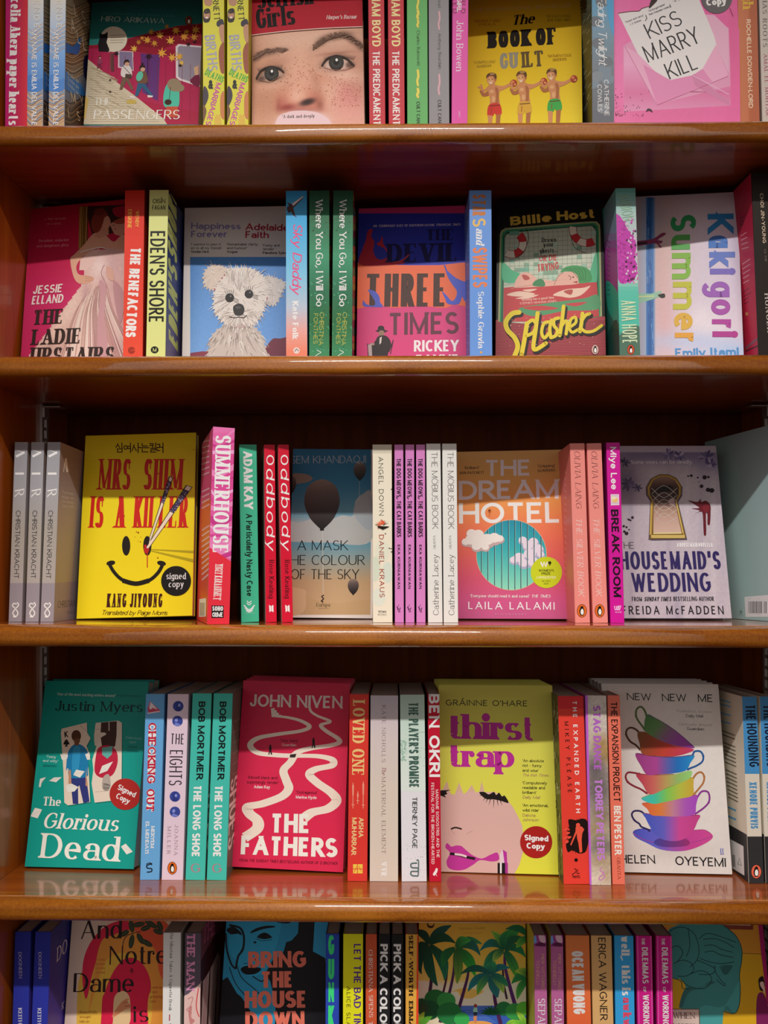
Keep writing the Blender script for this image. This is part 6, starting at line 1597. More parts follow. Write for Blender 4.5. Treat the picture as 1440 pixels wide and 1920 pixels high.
b = sp(4, 'paperback', 'sky blue paperback with red outlined slab lettering on its spine', (857, 965, 255, 820, 935, 1352), '5f9bcc', '4c7ca8')
f = b.spine
f.P([(866, 340), (880, 296), (940, 350), (934, 362), (870, 368)], 'b8405c'); f.P([(876, 330), (884, 300), (926, 346)], 'd8c8cc'); f.L([(866, 368), (938, 356)], 6, 'd8ccd0'); f.E(884, 336, 8, 8, 'd8ccd0')
for st_, c in ((dict(tv=.36, th=.3, sth=.26, serif=.16), 'e6e2e4'), (dict(tv=.22, th=.14, sth=.13, serif=.08), 'b41c34')):
    f.T('CHECKING', 872, 424, 864, 780, 46, c, SLAB, **st_); f.T('OUT', 862, 812, 858, 942, 46, c, SLAB, **st_)
f.T('MERYEM', 888, 1030, 884, 1158, 20, 'e4e8ee', SLAB); f.T('EL MEHDATI', 856, 1004, 852, 1190, 20, 'e4e8ee', SLAB)
f.L([(862, 1300), (888, 1296), (890, 1280), (866, 1276), (862, 1262), (884, 1252), (892, 1258)], 7, '14202c', True); f.L([(858, 1254), (876, 1246), (894, 1250)], 5, '14202c', True)
b.finish()

b = sp(4, 'paperback', 'pale lilac paperback with four navy discs and art deco spine lettering', (985, 1107, 256, 948, 1073, 1352), 'd0bccb', 'b8a4b4')
f = b.spine
for k, (x, y) in enumerate(((1046, 326), (1042, 413), (1027, 856), (1027, 946))):
    f.E(x, y, 31, 31, '35428c'); s_ = -1 if k % 2 else 1
    f.P([(x - 18, y + 24), (x - 10, y + 4), (x - 14, y - 12), (x + 2, y - 24), (x + s_ * 16, y - 10), (x + s_ * 12, y + 6), (x + 18, y + 22), (x, y + 29)], '6c78c0' if k % 2 else '2a3478', True); f.E(x + s_ * 6, y - 6, 8, 10, '7c86c8')
f.T('THE', 1000, 548, 1080, 550, 62, '221c24', St(.1, .08, trk=.12, mx=.5))
f.T('EIGHTS', 998, 584, 990, 790, 76, '221c24', St(.085, .075, trk=.1))
f.T('JOANNA', 1026, 1022, 1022, 1200, 20, '7c6470', SERIF); f.T('MILLER', 984, 1032, 980, 1192, 20, '7c6470', SERIF)
penguin(f, 1011, 1276, 34)
b.finish()

G6 = 'turquoise paperbacks with black and white spine capitals'
b = sp(4, 'paperback', 'turquoise paperback with black and white spine capitals, right one of two, beside the crimson cover', (1256, 1364, 253, 1211, 1330, 1353), '3fb0a2', '5a6458', '3a9a8e', group=G6)
f = b.spine
f.T('BOB MORTIMER', 1290, 298, 1276, 758, 40, '12201e', BLACK, tv=.24)
f.T('THE LONG SHOE', 1262, 790, 1250, 1212, 46, 'e4ece6', BLACK, tv=.22)
f.T('G', 1244, 1302, 1302, 1302, 52, '9c7c84', BSERIF)
f = b.front
for k in range(12): f.L([(1370 - k, 420 + k * 62), (1410 - k * 3, 396 + k * 62)], 6, '7c7c6c', True)
f.T('SHOES', 1352, 760, 1334, 1180, 46, 'd8d4cc', BLACK)
b.finish([(spM(4, (1128, 1245, 253, 1086, 1204, 1353), wd=b.wd), 'turquoise paperback with black and white spine capitals, left one of two, beside the lilac spine')])

crop('R4b')
b = fo(4, 'paperback', 'crimson paperback facing out with cream winding paths, front of its stack', (362, 92), (990, 92), (288, 1165), (950, 1195), 'c6264a', 'a81c3c', Y=.080, lean=12.5, yaw=-4, th=.017, ht=.198, group='crimson winding path paperbacks')
f = b.front
PC = 'd9ccbe'
def path(f, pts, w0, w1, c):
    q = smooth_pts(pts, False, 8); n = len(q)
    sp_ = strip(q, lambda i, nn: (w0 + (w1 - w0) * (i / n)) * (.5 + .32 * abs(nn[0])) / 1)
    f.up(); cc = hexc(c)
    for a, d in zip(sp_[:-1], sp_[1:]): f.poly([f.uv(*p) for p in (a[0], d[0], d[1], a[1])], cc)
f.P([(526, 215), (548, 210), (548, 222), (560, 226), (560, 238), (572, 240), (572, 250), (586, 252), (592, 268), (530, 264)], PC)
path(f, [(540, 258), (620, 266), (700, 286), (752, 320), (700, 346), (560, 366), (450, 388), (404, 430), (450, 474), (560, 488), (660, 492)], 12, 26, PC)
path(f, [(664, 490), (640, 530), (600, 578), (616, 636), (630, 684), (590, 730), (480, 772), (392, 792), (400, 830), (446, 872), (444, 920), (372, 972)], 26, 44, PC)
path(f, [(752, 205), (762, 232), (800, 258), (872, 290), (820, 312), (850, 346), (916, 388), (926, 414), (870, 432), (760, 448), (690, 468), (656, 494)], 8, 26, PC)
path(f, [(664, 492), (800, 494), (884, 514), (884, 548), (790, 570), (752, 602), (800, 652), (880, 708), (910, 756), (860, 802), (770, 824), (720, 858)], 22, 42, PC)
f.P([(638, 484), (676, 480), (668, 502), (636, 502)], '2c2420')
for x, y in ((522, 430), (776, 390)):
    f.E(x, y + 4, 6, 8, '1c1014'); f.P([(x - 8, y + 10), (x + 8, y + 10), (x + 7, y + 34), (x + 12, y + 56), (x + 3, y + 54), (x, y + 36), (x - 6, y + 56), (x - 12, y + 54), (x - 6, y + 34)], '1c1014')
f.E(752, 206, 3, 7, '1c1014')
f.T('JOHN NIVEN', 402, 202, 946, 214, 72, 'd8ccc4', BOLD, mx=1)
f.T("'Very funny'", 580, 410, 686, 412, 18, '3c0c1c', SANS); f.T('Guardian', 590, 434, 674, 436, 16, 'e0b8bc', SANS)
f.T("'Inkwell black and", 390, 626, 564, 630, 18, '4c0c1c', SANS); f.T("surprisingly tender'", 384, 654, 572, 658, 18, '4c0c1c', SANS); f.T('Adam Kay', 426, 682, 520, 684, 18, 'e0c4c4', BOLD)
f.T("'Outrageous'", 674, 714, 798, 716, 18, '4c0c1c', SANS); f.T('Marina Hyde', 672, 742, 794, 746, 18, 'e0c4c4', BOLD)
f.T('THE', 520, 942, 758, 946, 112, 'e0d8d0', BLACK, tv=.25, mx=1.5)
f.T('FATHERS', 348, 1070, 916, 1088, 112, 'e0d8d0', BLACK, tv=.25)
f.T('FROM THE SUNDAY TIMES BESTSELLING AUTHOR OF O BROTHER', 340, 1112, 916, 1132, 17, '5c0c20', SANS, slant=.12)
b.finish(behind(b, ['crimson paperback just behind the winding path cover, second in its stack', 'crimson paperback, third back in the stack behind the winding path cover', 'crimson paperback, hindmost of the stack behind the winding path cover']))

b = sp(4, 'paperback', 'red paperback with tall yellow serif spine title and thin drawn daggers', (988, 1101, 131, 975, 1091, 1231), 'c8362e', '98241c', 'a82c24')
f = b.spine
f.T('LOVED ONE', 1008, 166, 1002, 606, 70, 'dcb878', BSERIF, tv=.2)
for x, y0, y1 in ((1008, 650, 800), (1036, 700, 775), (1068, 642, 802)):
    f.L([(x, y0), (x - 1, y1)], 4, 'd8947c'); f.P([(x - 5, y0 + 20), (x, y0), (x + 5, y0 + 20), (x + 3, (y0 + y1) / 2), (x - 4, (y0 + y1) / 2)], 'd8947c'); f.L([(x - 9, y1 - 22), (x + 8, y1 - 20)], 4, 'd8947c')
f.T('AISHA', 1042, 854, 1040, 970, 28, 'dcc488', BOLD); f.T('MUHARRAR', 1002, 854, 998, 1074, 28, 'dcc488', BOLD)
f.R(1008, 1128, 1064, 1182, 'dcb848'); f.L([(1034, 1128), (1034, 1182)], 4, 'c8362e'); f.L([(1008, 1156), (1064, 1156)], 4, 'c8362e'); f.L([(1014, 1176), (1030, 1140)], 3, 'c8362e'); f.L([(1042, 1140), (1058, 1170)], 3, 'c8362e')
b.finish()

b = sp(4, 'paperback', 'wide greige paperback with small spaced brown serif lettering on its spine', (1108, 1275, 139, 1109, 1269, 1233), 'c4bab4', 'aca29c')
f = b.spine
f.G([(1080, 100), (1300, 100), (1300, 1260), (1080, 1260)], None, (0, 140), None, (0, 700), stops=[(0, 'b8b0bc'), (.4, 'c4b8b8'), (1, 'c8bcb0')])
f.T('KATE NICHOLLS', 1178, 196, 1176, 530, 22, '6c4c4c', SERIF); f.T('The', 1178, 556, 1177, 604, 24, '7c3c3c', SERIF, slant=.2); f.T('MATERNAL ELEMENT', 1176, 616, 1176, 1066, 23, '6c4c4c', SERIF)
f.T('V', 1174, 1118, 1176, 1140, 30, 'e4e0dc', SLAB); f.T('VR', 1174, 1150, 1174, 1196, 32, 'e4e0dc', BSERIF)
b.finish()

b = sp(4, 'paperback', 'white and pale mint paperback with dark green condensed spine capitals', (1283, 1427, 135, 1294, 1440, 1233), 'd0d0d6', 'b4b8b8', 'bcc4c0')
f = b.spine
f.G([(1270, 100), (1460, 100), (1460, 700), (1270, 700)], None, (0, 140), None, (0, 700), stops=[(0, 'a4beb0'), (.3, 'b8ccc2'), (.6, 'c2d2ca'), (1, 'ccd6d0')])
rr = random.Random(11)
for k in range(120): f.E(1286 + 36 * rr.random(), 400 + 120 * rr.random(), 2.5, 3, rr.choice(('7ca48c', '90b4a0', 'a4c0b0')), n=6)
for k in range(40): f.E(1370 + 60 * rr.random(), 440 + 120 * rr.random(), 2, 2, 'a4c0b4', n=6)
for k in range(50): f.E(1300 + 140 * rr.random(), 1000 + 200 * rr.random(), 2, 2, 'c0bcc4', n=6)
f.R(1350, 350, 1450, 352, 'b4c8c0')
f.T("THE PLAYER'S PROMISE", 1334, 178, 1338, 678, 56, '3c5a50', BOLD, tv=.16)
f.T('TIERNEY PAGE', 1356, 732, 1356, 1034, 28, '2c3434', SANS)
f.L([(1390, 1196), (1352, 1192), (1350, 1170), (1386, 1168), (1388, 1150), (1352, 1146), (1350, 1124), (1384, 1120)], 7, '4c6464', True); f.L([(1390, 1196), (1392, 1110), (1380, 1104)], 6, '4c6464', True)
b.finish()

crop('R4c')
b = sp(4, 'paperback', 'slim crimson paperback with big white capitals running off its spine top', (382, 450, 131, 391, 462, 1233), 'b0142e', '8c1026', '8c1026')
f = b.spine
f.T('BEN OKRI', 388, 128, 392, 616, 62, 'e6dede', BLACK, tv=.24, mx=1.2)
f.T('MADAME SOSOSTRIS AND THE', 428, 690, 434, 1090, 17, 'dcc0c0', BOLD); f.T('FESTIVAL FOR THE BROKEN-HEARTED', 402, 650, 404, 1128, 17, 'dcc0c0', BOLD)
f.P([(420, 1196), (412, 1186), (424, 1166), (430, 1152), (440, 1154), (438, 1172), (430, 1186)], 'e0d4d4', True); f.L([(430, 1186), (436, 1198)], 2.5, 'e0d4d4')
b.finish()

b = fo(4, 'paperback', 'lime yellow paperback facing out with a pink face, lipstick and red round sticker', (447, 108), (1112, 122), (462, 1165), (1143, 1192), 'c6c64a', 'a8a83c', Y=.078, lean=9.5, yaw=-4, th=.013, ht=.1975, wd=.126, group='lime yellow lipstick face paperbacks')
f = b.front
f.G([(380, 40), (1200, 40), (1200, 1260), (380, 1260)], None, (0, 100), None, (0, 1180), stops=[(0, 'c0bc52'), (.35, 'c8c650'), (1, 'cfd040')])
f.T("GRÁINNE O'HARE", 488, 196, 968, 202, 34, '1c1a14', SANS)
MG = 'a82888'
TT = St(.29, .08, serif=.08, sth=.07, trk=.03, xh=.68, mx=1.6)
f.T('thirs', 498, 390, 936, 400, 146, MG, TT); f.T('t', 938, 401, 1002, 402, 146, MG, TT); f.T('trap', 500, 556, 892, 560, 138, MG, TT)
SK = 'c9a39c'
f.P([(400, 690), (470, 690), (496, 640), (516, 716), (540, 720), (566, 648), (592, 716), (610, 706), (640, 662), (664, 708), (690, 700), (698, 640), (716, 706), (770, 702), (840, 740), (880, 790), (908, 840), (936, 900), (944, 980), (940, 1060), (920, 1130), (890, 1186), (870, 1260), (380, 1260)], SK)
for k, (x, y) in enumerate(((496, 640), (566, 648), (640, 662), (698, 640))): f.P([(x - 12, 700), (x, y), (x + 14, 700)], 'c4a488')
f.P([(684, 708), (714, 704), (740, 718), (770, 704), (784, 722), (800, 708), (818, 730), (834, 726), (856, 768), (810, 756), (770, 748), (722, 744)], '1c1614', True)
for x0, y0, x1, y1 in ((720, 738, 706, 756), (734, 744, 722, 768), (750, 748, 740, 780), (770, 750, 768, 796), (790, 752, 796, 788), (808, 754, 818, 782), (700, 722, 686, 726)): f.L([(x0, y0), (x1, y1)], 4, '1c1614', taper=(5, 1))
f.P([(420, 700), (470, 694), (518, 692), (490, 702), (497, 716), (480, 722), (490, 738), (466, 728), (440, 720)], '1c1614')
f.L([(518, 922), (545, 913), (582, 922)], 9, '241a18', True); f.L([(610, 950), (648, 930)], 2, 'a88078'); f.L([(516, 926), (540, 948)], 2, 'a88078')
f.P([(486, 1030), (496, 1004), (520, 1024), (548, 1018), (580, 1022), (610, 1048), (650, 1078), (700, 1094), (750, 1072), (790, 1060), (800, 1100), (760, 1112), (690, 1104), (650, 1130), (600, 1158), (550, 1164), (505, 1150), (492, 1110), (512, 1062)], 'b0348c', True)
f.L([(512, 1066), (560, 1072), (610, 1086), (660, 1096)], 16, '201418', True); f.L([(540, 1068), (580, 1074), (610, 1084)], 12, 'd8c4c4', True)
f.P([(804, 1120), (806, 1066), (822, 1042), (836, 1120)], 'd0bcc4'); f.P([(822, 1042), (846, 1058), (848, 1120), (832, 1120)], 'a83090'); f.R(792, 1120, 836, 1200, '1a1418'); f.R(806, 1120, 816, 1200, 'e4dce0'); f.R(836, 1120, 852, 1200, '9c3084')
for y, t, x1, c, sl in ((528, "'An absolute", 1064, '24221a', 0), (556, 'riot - funny', 1050, '24221a', 0), (585, "and wise'", 1032, '24221a', 0), (612, 'The Irish Times', 1092, 'a4845c', .2), (658, "'Compulsively", 1082, '24221a', 0), (686, 'readable and', 1070, '24221a', 0), (714, "brilliant'", 1020, '24221a', 0), (742, 'Daily Mail', 1040, 'a4845c', .2), (790, "'An emotional,", 1090, '24221a', 0), (818, "wild ride'", 1034, '24221a', 0), (847, 'Dakota', 1014, 'a4845c', 0), (874, 'Johnson', 1034, 'a4845c', 0)):
    f.T(t, 938, y, x1, y + 2, 17, c, SANS, slant=sl)
b.sticker(1018, 998, 94, '9c1e1a', [('Signed', -.74, -.08, .76, .36, BLACK), ('Copy', -.58, .42, .56, .36, BLACK)], 'ece4e0', 3)
b.finish(behind(b, ['lime yellow paperback directly behind the lipstick face cover, second in its stack', 'paperback third back behind the lipstick face cover, only its page tops showing', 'paperback fourth back behind the lipstick face cover, only its page tops showing', 'paperback hindmost in the stack behind the lipstick face cover'], lean=9.5, dx=-.0015))

crop('R4d')
b = sp(4, 'paperback', 'red-orange paperback with white and black spine lettering and a figure in black leaves', (153, 304, 280, 184, 350, 1432), 'd23c30', 'a82c22', '4c4c34', Y=.050)
f = b.spine
f.R(100, 200, 400, 356, 'c22a30')
f.T('THE EXPANDED EARTH', 240, 308, 262, 995, 26, 'ece0dc', BLACK, tv=.2, mx=1.1)
f.T('MIKEY PLEASE', 190, 434, 212, 872, 26, '2c0c0c', BOLD, tv=.16, mx=1)
f.P([(214, 1044), (230, 1034), (262, 1040), (300, 1030), (330, 1044), (334, 1100), (338, 1160), (330, 1210), (316, 1238), (280, 1244), (240, 1226), (212, 1236), (200, 1190), (214, 1160), (224, 1110)], '1c0e0c', True)
for k in range(26):
    a = k * .2417; f.P([(272 + 50 * math.cos(a), 1138 + 84 * math.sin(a)), (272 + 74 * math.cos(a + .07), 1138 + 112 * math.sin(a + .07)), (272 + 50 * math.cos(a + .18), 1138 + 84 * math.sin(a + .18))], '1c0e0c')
f.E(274, 1070, 13, 13, 'd8503c'); f.P([(260, 1080), (296, 1078), (312, 1096), (300, 1120), (296, 1160), (300, 1234), (284, 1240), (276, 1180), (268, 1150), (266, 1120), (232, 1196), (226, 1190), (258, 1110)], 'd8503c')
f.L([(190, 1180), (206, 1130), (220, 1120)], 4, 'd23c30', True)
for x, y in ((196, 1150), (212, 1120), (206, 1174), (222, 1146), (196, 1098)): f.E(x, y, 13, 6, 'd8503c', -30)
f.E(262, 1284, 11, 11, '1c0c0a')
f.L([(250, 1338), (262, 1342), (258, 1360), (240, 1372), (250, 1384), (284, 1380)], 4, '2c0c0a', True); f.L([(272, 1340), (268, 1366), (284, 1364)], 4, '2c0c0a', True); f.T('TIGHAR', 238, 1396, 288, 1396, 9, '2c0c0a', SANS)
f = b.back
rr = random.Random(8)
for k in range(60):
    x = 116 + 60 * rr.random(); y = 300 + 1080 * rr.random()
    f.L([(x, y), (x + 5, y + 20), (x + 2, y + 44)], 4, rr.choice(('9c9c7c', 'b8b49c', '2c2c1c', '6c6c4c')), True)
b.finish()

b = sp(4, 'paperback', 'photo spine paperback in misty brown with violet edge and violet chunky capitals', (320, 446, 276, 346, 478, 1440), 'a89a8c', '8c8074', 'b050c4', Y=.048)
f = b.spine
f.brush(290, 240, 500, 1460, 16, 'b0a498', [(400, 320, 90, 90, 0, 'c8c2be', .8), (420, 460, 60, 60, 0, 'c0b8b4', .7), (420, 580, 50, 60, 0, '987848', .8), (440, 640, 36, 60, 20, 'a8803c', .6), (380, 720, 60, 80, 0, '5c5458', .9), (400, 860, 80, 110, 0, '544c50', .85), (420, 1010, 60, 60, 0, '746454', .8), (390, 1100, 60, 60, 0, '94805c', .8), (420, 1200, 70, 60, 0, '4c4844', .7), (420, 1290, 70, 50, 0, 'a08c6c', .8), (400, 1400, 90, 60, 0, 'd0c6b4', .8), (450, 1380, 30, 40, 0, '9c8460', .6)], .12)
f.P([(318, 240), (332, 240), (358, 1460), (344, 1460)], 'b45cc8')
f.T('STAG DANCE', 366, 336, 372, 736, 46, 'a45cb4', BLACK, tv=.28); f.T('TORREY PETERS', 376, 786, 394, 1288, 46, 'b878c8', BLACK, tv=.26)
f.L([(424, 1330), (408, 1346), (430, 1366), (436, 1392), (414, 1408), (402, 1396), (424, 1374), (438, 1352)], 7, 'b478a8', True)
b.finish()

b = sp(4, 'paperback', 'narrow salmon paperback with black and white condensed capitals beside the teacups cover', (456, 528, 276, 484, 565, 1436), 'd66c58', 'b85444', Y=.050)
f = b.spine
f.T('THE EXPANSION PROJECT', 474, 314, 494, 928, 40, '20100e', BOLD, tv=.16); f.T('BEN PESTER', 494, 952, 500, 1252, 42, 'e4d8d0', BLACK, tv=.2)
f.T('GRANTA', 512, 1270, 518, 1402, 20, '5c2018', SERIF)
b.finish()

b = fo(4, 'paperback', 'pale grey paperback facing out with seven rainbow teacups stacked on a saucer', None, (1137, 240), None, (1220, 1365), 'c9c4c0', 'b4b0ac', Y=.080, lean=10.5, yaw=-3, wd=.1285, ht=.1985, th=.017, group='rainbow teacup paperbacks')
f = b.front
f.brush(520, 230, 1225, 1370, 40, 'cbc6c2', [(860, 1230, 260, 60, 0, 'b4aca8', .6), (900, 600, 300, 500, 0, 'd2cecb', .5)], .02)
BK = '181618'
f.T('NEW', 574, 303, 724, 306, 44, BK, SANS, mx=1.6); f.T('NEW', 790, 310, 940, 311, 46, BK, SANS, mx=1.6); f.T('ME', 1010, 314, 1102, 316, 47, BK, SANS, mx=1.6)
f.T("'Audacious, incisive.'", 876, 376, 1100, 384, 17, '8c8884', LIGHT, tv=.1); f.T('Daily Mail', 936, 408, 1042, 410, 18, '28262a', SANS)
f.T("'Gloriously absurd.'", 890, 458, 1098, 464, 17, '8c8884', LIGHT, tv=.1); f.T('Guardian', 942, 487, 1048, 490, 18, '28262a', SANS)
def handle(f, pts, col, w=11):
    f.L(pts, w, col, True); f.E(pts[0][0], pts[0][1], w * .7, w * .7, col); f.E(pts[len(pts) // 2][0], pts[len(pts) // 2][1], w * .65, w * .65, col)
def cup(f, pts, stops, p0, p1, rim=None, rimc='60303c'):
    f.G(pts, None, p0, None, p1, sm=True, stops=stops, n=36)
    if rim: f.L(rim, 4, rimc, True)
# saucer and lowest cup
f.G([(612, 1110), (660, 1092), (760, 1098), (860, 1106), (960, 1104), (1050, 1100), (1098, 1130), (1090, 1160), (1020, 1200), (940, 1226), (850, 1230), (770, 1216), (700, 1182), (630, 1146)], None, (612, 0), None, (1098, 0), sm=True, stops=[(0, '4450b4'), (.3, '5a58b8'), (.5, '8c4ca0'), (.7, 'b03c88'), (1, 'bc4488')])
f.L([(612, 1118), (680, 1160), (780, 1180), (860, 1184), (960, 1178), (1040, 1160), (1098, 1138)], 4, '8c3c88', True)
f.L([(612, 1118), (660, 1094), (760, 1100)], 4, '3c3c8c', True); f.L([(960, 1104), (1050, 1100), (1098, 1132)], 4, 'a03c7c', True)
f.G([(740, 1180), (780, 1150), (920, 1150), (960, 1178), (930, 1200), (800, 1204)], None, (740, 0), None, (960, 0), sm=True, stops=[(0, '3c3c8c'), (1, '8c2c68')])
handle(f, [(690, 1012), (660, 986), (620, 984), (604, 1006), (620, 1040), (650, 1062), (662, 1080), (700, 1096), (716, 1110)], '2c2454')
cup(f, [(676, 996), (780, 1012), (900, 1016), (1018, 1008), (1006, 1050), (984, 1100), (950, 1140), (900, 1164), (840, 1168), (780, 1152), (740, 1120), (710, 1070), (690, 1030)], [(0, '3c50b0'), (.35, '5858b4'), (.5, '8c50a4'), (.65, 'b8448c'), (1, 'b03c7c')], (676, 0), (1018, 0), [(676, 996), (780, 1012), (900, 1016), (1018, 1008)], '8c2c50')
# upright handles and cups, lowest to topmost
handle(f, [(1000, 910), (1030, 866), (1066, 864), (1080, 890), (1076, 930), (1046, 964), (1010, 990), (990, 1004)], '7c2c84')
cup(f, [(668, 936), (760, 928), (880, 906), (1000, 884), (998, 950), (986, 1006), (900, 1018), (780, 1014), (724, 1008), (700, 972)], [(0, 'c45c38'), (.3, 'c87438'), (.55, 'b0788c'), (.8, '9c50ac'), (1, '9844b0')], (680, 0), (1000, 0), [(668, 936), (760, 928), (880, 906), (1000, 884)], '9c5034')
handle(f, [(970, 800), (1000, 756), (1030, 746), (1048, 772), (1042, 810), (1014, 848), (984, 882)], 'a06838')
cup(f, [(664, 904), (720, 880), (800, 850), (880, 818), (972, 776), (982, 830), (976, 888), (900, 908), (800, 930), (740, 940), (690, 926)], [(0, '38b0b0'), (.25, '3cb49c'), (.5, '78b850'), (.75, 'a8b040'), (1, 'b89c38')], (664, 0), (980, 0), [(664, 904), (720, 880), (800, 850), (880, 818), (972, 776)], '7c8c3c')
handle(f, [(650, 756), (610, 748), (580, 748), (566, 772), (580, 806), (620, 832), (660, 850), (700, 878)], '7c2430')
cup(f, [(632, 756), (740, 762), (860, 758), (966, 736), (960, 780), (900, 812), (820, 840), (770, 866), (730, 882), (700, 872), (670, 820)], [(0, 'a8384c'), (.3, 'b86058'), (.55, 'a89458'), (.8, '84b064'), (1, '8cc070')], (640, 0), (966, 0), [(632, 756), (740, 762), (860, 758)], '7c3038')
handle(f, [(950, 660), (976, 640), (990, 618), (1024, 618), (1042, 646), (1036, 680), (1000, 706), (960, 722), (944, 732)], '20508c')
cup(f, [(628, 630), (740, 648), (860, 652), (984, 640), (962, 690), (936, 734), (860, 752), (770, 758), (700, 762), (662, 710)], [(0, '8c3878'), (.35, '9c4088'), (.55, '5a58a0'), (.75, '2068b0'), (1, '2480bc')], (640, 0), (970, 0), [(628, 630), (740, 648), (860, 652), (984, 640)], '5c2c58')
handle(f, [(655, 510), (630, 484), (598, 472), (574, 486), (570, 516), (594, 556), (630, 580), (656, 610)], '4c2c1c')
cup(f, [(640, 506), (690, 500), (760, 540), (860, 580), (982, 604), (940, 630), (860, 648), (760, 646), (670, 634), (652, 570)], [(0, '6c4820'), (.3, '8c4028'), (.6, 'b03c30'), (1, 'b4385c')], (640, 500), (940, 640))
handle(f, [(696, 408), (684, 370), (660, 344), (634, 360), (630, 400), (644, 430), (666, 460), (690, 494)], '4c6430')
cup(f, [(698, 392), (760, 420), (850, 476), (930, 540), (988, 594), (930, 592), (850, 576), (770, 548), (700, 506), (680, 470)], [(0, '40743c'), (.3, '58804c'), (.5, '7c6078'), (.75, '8c4498'), (1, '8c3c98')], (690, 400), (940, 600), [(698, 392), (760, 420), (850, 476), (930, 540), (988, 594)], '5c3c6c')
f.T('ff', 1148, 1250, 1168, 1250, 38, '4850a8', SERIF)
f.T('HELEN', 530, 1304, 748, 1306, 52, BK, SANS, mx=1.6); f.T('OYEYEMI', 872, 1314, 1182, 1326, 54, BK, SANS, mx=1.6)
b.finish(behind(b, ['pale paperback just behind the teacups cover, second in its stack', 'pale paperback third back in the stack behind the teacups cover', 'pale paperback hindmost in the stack behind the teacups cover'], lean=10.5, dx=0))

G7 = 'white, blue and black banded paperbacks at the right wall'
b = sp(4, 'paperback', 'white, blue and black banded paperback beside the teacups cover, its back cover showing', (1279, 1371, 284, 1326, 1413, 1438), 'c8c2b4', 'c8c2b4', 'd2ccba', group=G7, dp=.126)
f = b.spine
f.R(1200, 250, 1500, 756, '3f83b8'); f.R(1200, 1140, 1500, 1500, '2c2c2e')
f.T('THE HOUNDING', 1300, 332, 1326, 714, 60, '101c30', BOLD, tv=.17)
f.T('XENOBE PURVIS', 1324, 806, 1334, 1092, 46, '4a86b4', BOLD)
penguin(f, 1368, 1356, 40, 'd06048')
f = b.back
f.P([(1190, 1060), (1330, 1140), (1340, 1500), (1190, 1500)], '2c2c2e')
for k, (y, n) in enumerate(((300, 2), (380, 1), (430, 1))):
    for j in range(n): f.L([(1142, y + j * 26), (1212, y + 18 + j * 26)], 9, '7cb4d8')
for k in range(18):
    if k in (2, 9): continue
    f.L([(1158 + k * 2.3, 490 + k * 24), (1236 + k * 1.2, 520 + k * 24)], 7, '6c675c')
for y in (960, 1015): f.L([(1196, y), (1244, y + 22)], 11, '5c9cc8')
f.P([(1208, 1156), (1290, 1200), (1296, 1380), (1222, 1336)], 'd4d4d4')
for k in range(6): f.L([(1222 + k * 3, 1250 + k), (1225 + k * 3, 1322 + k)], 1.6, '3c3c3c')
f.L([(1256, 1310), (1268, 1272), (1278, 1318), (1256, 1310)], 3, '3c3c3c')
b.finish([(spM(4, (1388, 1480, 284, 1430, 1517, 1438), wd=b.wd), 'white, blue and black banded paperback cut off by the right side of the picture')])

# ================================================================== lowest row, with the palm tree cover
ALB = 1.9       # this row's ink colours brightened to offset the shade they were picked in
crop('R5a')
G12 = 'deep blue paperbacks with silver serif lettering'
H5 = .198
b = sp(5, 'paperback', 'deep blue paperback with small silver serif lettering, right one of two, front cover showing', (195, 292, 283, 182, 262, 840), '232c84', '1c2478', '1c2060', ht=H5, group=G12)
f = b.spine
f.T('DOONEEN', 216, 438, 218, 584, 17, 'b8b4c8', SERIF); f.T('KEITH RIDGWAY', 212, 752, 210, 1010, 20, 'c8c8d8', SERIF, tv=.2)
f = b.front
f.G([(260, 200), (420, 200), (420, 1400), (250, 1400)], None, (0, 260), None, (0, 800), stops=[(0, '1c2470'), (1, '3c2c84')])
f.T('DO', 320, 490, 376, 430, 52, 'b8b8c8', SERIF, mx=3); f.T('K', 346, 762, 358, 752, 30, 'b8b8c8', SERIF, mx=3)
b.finish([(spM(5, (85, 175, 283, 70, 158, 840), wd=b.wd), 'deep blue paperback with small silver serif lettering, left one of two, beside the left wall')])

b = fo(5, 'paperback', 'paperback facing out with red and orange arches, dark serif title and leafy sprig', (405, 250), None, (362, 840), None, 'c0a494', 'a89484', Y=.083, lean=12, yaw=-4, wd=.117, ht=.2)
f = b.front
f.P([(430, 840), (440, 620), (470, 520), (500, 420), (570, 320), (660, 262), (760, 250), (860, 270), (950, 340), (960, 1300), (420, 1300)], 'c89438', True)
f.P([(486, 700), (464, 600), (470, 480), (510, 380), (580, 300), (660, 262), (760, 248), (860, 270), (960, 320), (980, 560), (900, 440), (800, 360), (700, 340), (620, 370), (560, 440), (520, 560)], 'b4203c', True)
f.P([(560, 400), (640, 340), (720, 310), (800, 320), (880, 370), (960, 440), (960, 1300), (800, 1300), (860, 700), (800, 500), (700, 440), (600, 480), (540, 640), (500, 760)], 'd07c34', True)
f.P([(720, 250), (860, 250), (960, 310), (960, 620), (900, 560), (870, 420), (780, 340)], 'c04c30', True)
f.P([(570, 1300), (572, 760), (590, 660), (630, 560), (680, 490), (730, 466), (790, 490), (836, 560), (850, 640), (830, 760), (840, 1300)], 'b01c3c', True)
f.P([(636, 820), (640, 710), (656, 670), (690, 654), (720, 672), (732, 720), (726, 840), (640, 840)], 'c8a078', True)
f.P([(630, 800), (650, 760), (680, 720), (706, 700), (726, 698), (716, 716), (736, 732), (730, 750), (700, 760), (660, 790)], 'a87050', True); f.L([(694, 722), (724, 714)], 3, '6c3c28'); f.L([(700, 740), (734, 738)], 3, '6c3c28')
